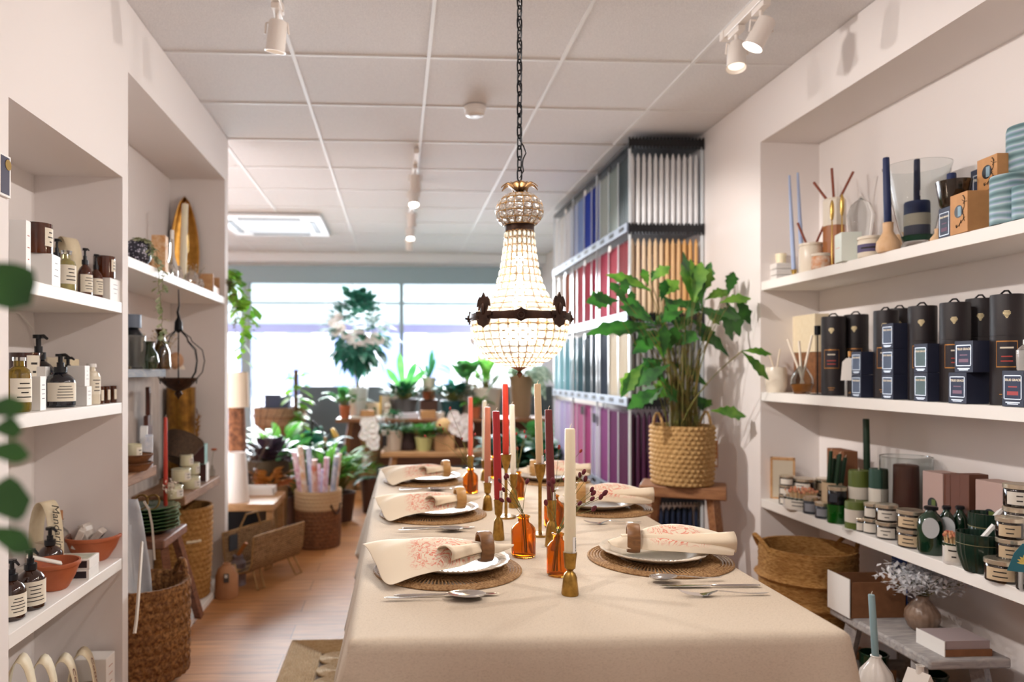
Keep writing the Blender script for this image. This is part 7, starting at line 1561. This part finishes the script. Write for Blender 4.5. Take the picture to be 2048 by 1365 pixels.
o = lathe_thing('bud_vase', 'tiny glass bud vase with a brown sprig at the end of the low plank', 'vase', at(424, .05, zq), [(0, 0), (.016, 0), (.018, .03), (.008, .05), (.008, .06), (0, .06)], TG2, part='vase_body'); MB().tube([(0, 0, .01), (.0, .0, .09), (.01, .0, .15)], .0012, 4).build('sprig_stem', STEM, o); MB().ell((.012, 0, .152), (.018, .006, .008), 8, 6).build('sprig_bud', TERRA, o)
GLD = mk('mottled gold', '#A87A30', .35, .7, col2='#6E4A1E', ns=18.0); h = nh(362, 775, .225, zq); o = lathe_thing('gold_vase', 'tall mottled gold cylinder vase behind the burlap shade', 'vase', at(362, .225, zq), [(0, 0), (.075, 0), (.08, .02), (.08, h), (.075, h), (.074, .02), (0, .015)], GLD, 30, part='vase_body'); MB().lathe([(.079, h-.01), (.083, h-.005), (.079, h)], 30).build('rim', GLD, o)
BUR = mk('brown burlap', '#5E4A3A', .9, col2='#4A3A2E', ns=90.0, bump=.5); p = at(362, .10, zq+.20); o = thing('burlap_shade', 'brown burlap lamp shade lying tilted above the cream jars', 'lamp shade', p); M = Rz(.5) @ Ry(.5) @ Rx(-.35); MB().lathe([(.052, -.065), (.098, .065), (.095, .065), (.049, -.065), (.052, -.065)], 30, 0, M).build('shade_cloth', BUR, o); MB().lathe([(.050, -.067), (.054, -.065), (.050, -.061)], 24, 0, M).build('shade_ring', BLACKM, o); MB().tube([(0, 0, -.19), (0, 0, -.02)], .01, 8).build('shade_stand', BLACKM, o); MB().cyl(.05, -.1995, -.19, 20).build('stand_foot', BLACKM, o)
candle('taper_candle', 'bright red taper in front of the burlap lamp shade', '#B83A2A', at(331, .02, 0), zq, onX(331, 835, XL-.02).z, .0095, (0, 0), None, .8, 'red taper')
m = MB(); q = random.Random(8)
for k in range(8):
    dx, dy = q.uniform(-.04, .04), q.uniform(-.05, .06); hh = q.uniform(.26, .36)
    for j in range(14): u = .55+.45*j/13; m.leaf((dx*u, dy*u, hh*u), (q.uniform(-1, 1), q.uniform(-1, 1), 1), .04, .012, .1, n=3)
    m.tube([(0, 0, 0), (dx*.5, dy*.5, hh*.5), (dx, dy, hh)], .0015, 4)
o = thing('dried_grass', 'ochre dried grass in a small pot behind the teal box', 'dried grass', at(388, .16, zq)); m.build('plumes', mk('ochre grass', '#B07E3E', .85), o, ang=180); MB().lathe([(0, 0), (.025, 0), (.03, .06), (.026, .06), (0, .05)], 18).build('pot', WALNUT, o)
# stool with green plates
sx, sy = XL-.11, onX(303, 1000, XL-.08).y; sz = onX(303, 1064, XL-.08).z
o = thing('wooden_stool', 'small dark wooden stool under the green plates in the left niche', 'stool', (sx, sy, PLZ), .0); STK2 = wood('dark stool wood', '#5E3826', '#8A5A40', (2, 8, 8), .6)
MB().box(-.12, .14, -.17, .17, sz-.04-PLZ, sz-PLZ).build('seat', STK2, o, bev=.006)
for a in (-1, 1):
    for b in (-1, 1): MB().bar((a*.13+.02, b*.34 if b > 0 else b*.03, 0), (a*.10, b*.12 if b > 0 else b*.05, sz-.041-PLZ), .034, .034).build('leg', STK2, o)
PG = mk('leaf green glaze', '#27472A', .2, coat=.5, col2='#1A3420', ns=14.0)
for k in range(7):
    r = .128; z_ = sz+.0006+k*.0155
    o = thing('leaf_plate', ('lowest', 'second', 'third', 'fourth', 'fifth', 'sixth', 'topmost')[k]+' green leaf edged plate in the stack on the stool', 'plate', (sx+.02+.003*(k % 2), sy, z_), k*.8, 'green leaf plates'); MB().lathe([(0, 0), (r*.55, 0), (r*.62, .004), (r*.98, .022), (r, .025), (r*.96, .0255), (r*.6, .009), (0, .006)], 64, rad=lambda a, z: 1+(.03*sin(a*16)+.02*sin(a*5))*(1 if z > .015 else 0)).build('plate_body', PG, o); MB().lathe([(r*.985, .0235), (r*1.004, .0255), (r*.97, .0262)], 64, rad=lambda a, z: 1+(.03*sin(a*16)+.02*sin(a*5))).build('pale_rim', mk('pale green rim', '#6E8A58', .3), o)
zt_ = sz+.0006+6*.0155+.03
o = thing('gold_ring_ornament', 'gold napkin rings lying on the topmost green plate', 'ornament', (sx+.01, sy-.02, zt_)); 
for k in range(2): MB().tube([(.03*cos(2*pi*i/24)+.05*k-.02, .03*sin(2*pi*i/24)*.5, .03*sin(2*pi*i/24)+.012) for i in range(24)], .004, 6, closed=True).build('ring', BRASS2, o)
dried('dried_flower_bunch', 'white dried flower sprig hanging in front of the low plank', at(336, .0, sz+.135), 6, .09, .05, BLANCH, 15, .016)
# front woven basket with cloth
fb = onY(318, 1340, 2.99); BC = Vector((-1.045, 2.99, PLZ+.0005 if False else .0005)); BROWNB = straw('braided brown straw', '#5E3A22', '#A87848', 42, 1.0, (2, 2, 2))
o = thing('braided_basket', 'big brown braided basket at the near end of the far left niche', 'basket', (-1.045+.02, 2.99, .0360), .2)
def braid(r0, r1, h, rows, n=150, amp=.013):
    pr = [(0, .004), (r0-.02, .004)]; NN = rows*7
    for i in range(NN+1): u = i/NN; pr.append((r0+(r1-r0)*sin(u*pi*.6), .004+h*u))
    pr += [(r1-.02, h), (r1-.028, h*.8), (r0-.03, .03), (0, .02)]
    def rad(a, z): row = z/h*rows; f = row-int(row); return 1+amp/r1*(abs(sin(pi*row))**.6*.5+.7*abs(sin(a*15+(f-.5)*2.2*(1 if int(row) % 2 else -1))))
    return MB().lathe(pr, n, rad=rad)
braid(.165, .168, .365, 9).build('basket_body', BROWNB, o, ang=80)
for s in (.55, .55+pi): MB().tube([(.165*cos(s+d*.33), .165*sin(s+d*.33), .35+.075*(1-d*d)) for d in (-1, -.6, -.2, .2, .6, 1)], .012, 8).build('rope_handle', BROWNB, o)
CLO = mk('white grey cotton', '#D5D3D4', .9, col2='#B8BABF', ns=9.0, bump=.1); zc1 = onX(290, 1002, XL+.02).z
o = thing('apron', 'white cotton apron with a hanging strap draped into the braided basket', 'cloth', (-1.075, 2.93, .30), .9)
def f(u, v):
    zz = (zc1-.30)*v; w = .105*(1-v)**.8*(1-.3*v)+.03; x = (2*u-1)*w; return (x+.02*v, .03*sin(u*9+v*3)*(1-.5*v)+.01, zz)
MB().grid(f, 26, 14).build('cloth', CLO, o, ang=180, solid=.006)
MB().grid(lambda u, v: (.08*(2*u-1)*(1-.3*v)+.02, .04+.02*sin(u*8), (zc1-.32)*v*.8), 16, 8).build('inner_fold', CLO, o, ang=180, solid=.006)
STP = mk('cream strap', '#C9BDB0', .9); a = Vector((-1.075, 2.93, .30)); Mi = Rz(-.9)
for pts_ in (((288, 1004, XL+.02), (298, 1020, XL+.03), (304, 1050, XL+.035), (307, 1085, XL+.04), (309, 1120, XL+.04)), ((284, 1085, XL+.06), (281, 1130, XL+.12), (277, 1190, XL+.17), (273, 1240, XL+.185), (269, 1268, XL+.19))):
    MB().tube([Mi @ (onX(px, py, x_)-a) for px, py, x_ in pts_], .0055, 4).build('strap', STP, o)
# tall round basket in the niche
o = thing('round_basket', 'tall round golden straw basket at the far end of the left niche', 'basket', (-1.165, 3.99, PLZ+.0005), .0); chunky(.142, .158, onX(400, 1030, -1.0).z-PLZ, 17, 120, .005).build('basket_body', SEAG2, o, ang=80)
MB().tube([(.158*cos(-.9+d*.25), .158*sin(-.9+d*.25), .32-.0*d) for d in (-1, -.5, 0, .5, 1)], .008, 6).build('side_handle', CREAMC, o)
p = onZ(390, 1186, PLZ); BT = mk('teal glazed bowl', '#27484E', .2, coat=.4)
o = thing('bowl', 'dark teal bowl of wooden beads on the niche plinth', 'bowl', (-1.082, 3.72, PLZ+.0005)); MB().lathe([(0, 0), (.035, 0), (.065, .06), (.07, .085), (.065, .085), (.055, .05), (0, .02)], 28).build('bowl_body', BT, o); MB().lathe([(.066, .083), (.072, .086), (.066, .089)], 28).build('pale_rim', CER, o)
bb = Vector(o.location); BEADW = wood('bead wood', '#A87848', '#C89A66', (6, 6, 6))
for k in range(6): tag(MB().ell((0, 0, 0), (.02, .02, .026), 12, 8).build('wooden_bead', BEADW, None, bb+Vector((.03*cos(k*1.05), .03*sin(k*1.05), .078+.012*(k % 2)))), 'wooden bead piled in the dark teal bowl', 'bead', 'wooden beads in the teal bowl')
o = tag(MB().tube([(.025*cos(2*pi*i/24), 0, .03*sin(2*pi*i/24)+.145) for i in range(24)], .010, 8, closed=True).build('wooden_ring', BEADW, None, bb), 'wooden ring standing on the beads in the teal bowl', 'ring')
# ================================================================ aisle floor, left side
p = onZ(449, 1200, .0); TB_ = mk('pale terracotta', '#B4835E', .75, col2='#A87650', ns=14.0)
o = thing('terracotta_bottle', 'pale terracotta bottle vase with a small tag on the aisle floor', 'vase', (p.x, p.y+.05, .0005)); k = mpp(p); h = 68*k; r = 23*k
MB().lathe([(0, 0), (r*.95, 0), (r, .008), (r*.98, h*.62), (r*.75, h*.85), (r*.36, h*.95), (r*.34, h), (r*.26, h), (r*.26, h*.94), (0, h*.9)], 30).build('vase_body', TB_, o); MB().tube([(r*.34, 0, h*.95), (r*.8, -.02, h*.98), (r*1.0, -.03, h*.75)], .004, 6).build('jute_loop', JUTE, o); MB().box(.0, .028, -r-.006, -r-.004, h*.52, h*.78).build('dark_tag', mk('grey tag', '#4A4644', .6), o, ang=0); MB().box(.006, .020, -r-.0075, -r-.006, h*.66, h*.75).build('white_sticker', WHITEP, o, ang=0)
p2 = onZ(472, 1180, 0); o = thing('grey_bottle', 'grey stoneware bottle behind the terracotta vase', 'vase', (p2.x-.01, p2.y+.10, .0005)); MB().lathe([(0, 0), (.045, 0), (.045, .13), (.03, .15), (.03, .17), (0, .17)], 22).build('vase_body', mk('lilac stoneware', '#8A7E86', .7), o); MB().tube([(0, 0, .17), (.03, 0, .22), (.05, -.01, .245)], .012, 8).build('wooden_handle', mk('orange wood', '#B8743A', .5), o)
# rattan log cradle on wire legs
t = NT('rattan lattice weave'); w1 = t.n('ShaderNodeTexWave'); w1.bands_direction = 'X'; w1.inputs['Scale'].default_value = 22.0; w1.inputs['Distortion'].default_value = 1.0; t.l(t.co(), w1.inputs['Vector'])
w2 = t.n('ShaderNodeTexWave'); w2.bands_direction = 'Z'; w2.inputs['Scale'].default_value = 26.0; w2.inputs['Distortion'].default_value = 1.5; t.l(t.co(), w2.inputs['Vector'])
nz = t.n('ShaderNodeTexNoise'); nz.inputs['Scale'].default_value = 30.0; t.l(t.co('Object', (1, 1, 6)), nz.inputs['Vector'])
ad = t.n('ShaderNodeMath', operation='ADD'); t.l(w1.outputs[1], ad.inputs[0]); t.l(w2.outputs[1], ad.inputs[1]); a2 = t.n('ShaderNodeMath', operation='MULTIPLY'); t.l(ad.outputs[0], a2.inputs[0]); t.l(nz.outputs[0], a2.inputs[1])
t.l(t.ramp(a2.outputs[0], [(.2, lin('#3E2A1A')), (.5, lin('#8A6640')), (.85, lin('#BC966A'))]), t.b.inputs['Base Color']); t.b.inputs['Roughness'].default_value = .7; t.bump(a2.outputs[0], .8, .004); RWV = t.m
c1, c2 = onZ(508, 1178, 0), onZ(592, 1144, 0); ax = (c2-c1); ang = atan2(ax.y, ax.x); ctr = (c1+c2)/2
lc = thing('rattan_cradle', 'rattan magazine cradle on thin wire legs beside the low table', 'cradle', (ctr.x-.07, ctr.y+.02, 0), ang); Lh = .235
def U(v):      # cross section: v 0..1 from right side top to left side top
    pr = [(.115, .31), (.108, .24), (.10, .16), (.075, .11), (0, .09), (-.075, .11), (-.10, .16), (-.108, .24), (-.115, .31)]
    i = min(7, int(v*8)); f_ = v*8-i; a, b = pr[i], pr[i+1]; return (a[0]+(b[0]-a[0])*f_, a[1]+(b[1]-a[1])*f_)
MB().grid(lambda u, v: (Lh*(2*u-1), -U(v)[0]*1.0, U(v)[1]), 20, 32).build('woven_sheet', RWV, lc, ang=60, solid=.008)
for s in (-1, 1): MB().tube([(-Lh, s*.115, .31), (Lh, s*.115, .31)], .006, 6).build('rim_cane', RATT, lc); MB().tube([(s*Lh, -U(v/16)[0], U(v/16)[1]) for v in range(17)], .006, 6).build('end_cane', RATT, lc)
for s in (-1, 1):
    for t_ in (-1, 1): MB().tube([(s*Lh*.8, t_*.07, .108), (s*Lh*.88, t_*.12, .004), (s*Lh*.62, t_*.12, .004), (s*Lh*.55, t_*.07, .108)], .005, 6).build('wire_leg', RATT, lc)
MB().tube([(-.1, .112, .30), (-.05, .10, .39), (.05, .10, .39), (.1, .112, .30)], .006, 6).build('cane_handle', RATT, lc); MB().box(-.20, -.13, .094, .098, .20, .29).build('slate_tag', mk('slate tag', '#3E444C', .6), lc, ang=0)
o = thing('paper_bag', 'brown kraft bag of dried orange foliage beside the low table', 'bag', (onY(536, 1000, 5.32).x, 5.32, .0005), .3); MB().lathe([(0, 0), (.12, 0), (.13, .42), (.124, .42), (.11, .02), (0, .015)], 4, rad=lambda a, z: 1.1).build('bag_paper', KP, o, ang=0); bush(o, .38, .16, .24, 46, .14, .06, leafm('orange dried leaf', '#9A5A22', '#C98A44', .3), 71, up=.5, stems=False); m = MB()
for k in range(7): m.tube([(0, 0, .3), (.08+.02*k, -.06+.02*k, .46), (.16+.02*k, -.10+.03*k, .42+.02*(k % 3))], .003, 5)
m.build('orange_stalks', mk('orange stalk', '#C8703A', .7), o)
# jute rug under the front of the table
rg = onZ(578, 1283, 0); RX0, RY1 = onZ(552, 1365, 0).x, onZ(640, 1284, 0).y
rug = thing('jute_rug', 'natural jute rug with braided border and round motifs under the table', 'rug', (RX0, RY1, .0005)); rw, rl_ = 1.65, 2.0; bw = .155
pr = MB(); nb = 13
for k in range(nb):
    d0 = bw*k/nb; d1 = bw*(k+1)/nb
    a = [(d0, -d0), (rw-d0, -d0), (rw-d0, -rl_+d0), (d0, -rl_+d0)]; b_ = [(d1, -d1), (rw-d1, -d1), (rw-d1, -rl_+d1), (d1, -rl_+d1)]; mid = [((x+X)/2, (y+Y)/2) for (x, y), (X, Y) in zip(a, b_)]
    vs = [(x, y, .002) for x, y in a]+[(x, y, .011) for x, y in mid]+[(x, y, .002) for x, y in b_]
    fs = [(i, (i+1) % 4, 4+(i+1) % 4, 4+i) for i in range(4)]+[(4+i, 4+(i+1) % 4, 8+(i+1) % 4, 8+i) for i in range(4)]; pr.add(vs, [f[::-1] for f in fs])
RUGM = straw('rug jute', '#C8AA82', '#E4CEAA', 70, .8, (1, 1, 1)); pr.build('braided_border', RUGM, rug, ang=70)
MB().box(bw, rw-bw, -rl_+bw, -bw, 0, .0025).build('rug_backing', mk('dark jute backing', '#5A4026', .9), rug, ang=0)
MD = MB().lathe([(0, .009)]+[(.008+.0045*i*.5, .0075+.003*abs(sin(pi*i/4))) for i in range(32)]+[(.079, .003)], 36)
m0 = None
for ix in range(2):
    for iy in range(10):
        loc = (bw+.075+.148*ix, -bw-.062-.128*iy, 0)
        if m0 is None: m0 = MD.build('round_motif', RUGM, rug, ang=60); q_ = m0
        else: q_ = m0.copy(); COL.objects.link(q_); q_.parent = rug
        q_.location = loc; q_.scale = (1.0, .86, 1)
# ================================================================ leaves close to the camera at the left edge
def near(px, py, Y): return onY(px, py, Y)
o = thing('hanging_plant', 'dark green plant close to the camera at the left edge, out of focus', 'plant', (near(-90, 700, .62).x, .62, 0)); org = Vector(o.location); m = MB()
for (px, py, L_, W_, dx, dz) in ((-24, 530, .052, .062, 1, -.75), (-14, 860, .03, .03, 1, .2), (-30, 905, .045, .03, 1, .1), (-34, 1010, .05, .06, 1, .3), (-30, 1060, .05, .03, 1, -.3), (-40, 830, .05, .03, 1, .4)):
    p = near(px, py, .62)-org; m.leaf(p, (dx, .1, dz), L_*.8, W_*.75, .2, up=(.1, -.9, .3), n=6, tipw=.9)
m.build('foliage', leafm('dark close leaf', '#1E3A1E', '#38602C', .3), o, ang=180); MB().tube([(-.02, 0, .0), (-.02, 0, .9), (-.01, 0, 1.2), (.0, 0, 1.36)], .003, 5).build('stem', STEM, o); MB().lathe([(0, .0), (.07, 0), (.09, .3), (.08, .3), (0, .28)], 22, 0, T(-.02, 0, 0)).build('pot', GREYP, o)
EXPO = 1.3
TRACK_AND_FILL_SPOTS = []
for yy in (-1.4, -.2, .9, 1.9, 2.9):  # wide spots added as ambient fill, some behind the camera where no track runs
    TRACK_AND_FILL_SPOTS.append(((-.45, yy, 2.45), (1.8, yy+.35, 1.2), 20, 85)); TRACK_AND_FILL_SPOTS.append(((1.35, yy, 2.45), (-1.1, yy+.35, 1.15), 17, 85))
TRACK_AND_FILL_SPOTS.append(((-.45, 2.5, 2.45), (.35, 2.2, .75), 10, 75)); TRACK_AND_FILL_SPOTS.append(((1.35, 2.7, 2.45), (.45, 2.4, .75), 10, 75))
TRACK_AND_FILL_SPOTS.append(((-.45, 2.95, 2.45), (1.65, 4.0, 1.4), 60, 48))
for yy in (5.2, 6.0, 6.8, 7.6): TRACK_AND_FILL_SPOTS.append(((.1, yy, 2.42), (.1+.6*(-1)**int(yy*2), yy+.4, .4), 22, 85, (1, .93, .86)))
# ================================================================ camera, light, exposure
cam = bpy.data.cameras.new('camera'); co = bpy.data.objects.new('camera', cam); COL.objects.link(co)
cam.sensor_width = 36; cam.lens = 36*F/2048; cam.clip_start = .05
cam.shift_x = (1024-CX)/2048; cam.shift_y = (CY-682.5)/2048
co.location = (0, 0, CAMZ); co.rotation_euler = (pi/2, 0, -TH)
cam.dof.use_dof = True; cam.dof.focus_distance = 1.88; cam.dof.aperture_fstop = 2.1
scene.camera = co
wd = bpy.data.worlds.new('world'); scene.world = wd; wd.use_nodes = True
bg = wd.node_tree.nodes['Background']; bg.inputs[0].default_value = (.86, .92, 1, 1); bg.inputs[1].default_value = 4.5
def lamp(kind, name, loc, energy, color=(1, 1, 1), **kw):
    l = bpy.data.lights.new(name, kind); l.energy = energy; l.color = color
    for k, v in kw.items(): setattr(l, k, v)
    o = bpy.data.objects.new(name, l); COL.objects.link(o); o.location = loc; return o
def aim(o, tgt): o.rotation_euler = (Vector(tgt)-o.location).to_track_quat('-Z', 'Y').to_euler()
WARM = (1, .945, .905)
def spot(loc, tgt, e, ang=70, col=WARM, r=.03, blend=.5):
    o = lamp('SPOT', 'track_and_fill_spot', loc, e, col, spot_size=radians(ang), spot_blend=blend, shadow_soft_size=r); aim(o, tgt)
# daylight that comes in through the shop window
o = lamp('AREA', 'window_daylight', (-1.2, YWIN-.42, 1.75), 115, (.88, .94, 1), shape='RECTANGLE', size=5.4, size_y=1.3, spread=radians(78)); o.rotation_euler = (radians(-72), 0, 0)
for s in TRACK_AND_FILL_SPOTS: spot(*s)
vs = scene.view_settings; scene.display_settings.display_device = 'sRGB'
vs.view_transform = 'Standard'; vs.look = 'None'; vs.exposure = EXPO; vs.gamma = 1.0; vs.use_curve_mapping = False
scene.cycles.max_bounces = 10; scene.cycles.diffuse_bounces = 4; scene.cycles.transmission_bounces = 10; scene.cycles.transparent_max_bounces = 12
scene.cycles.sample_clamp_indirect = 4.0; scene.cycles.caustics_reflective = False
scene.cycles.use_denoising = True
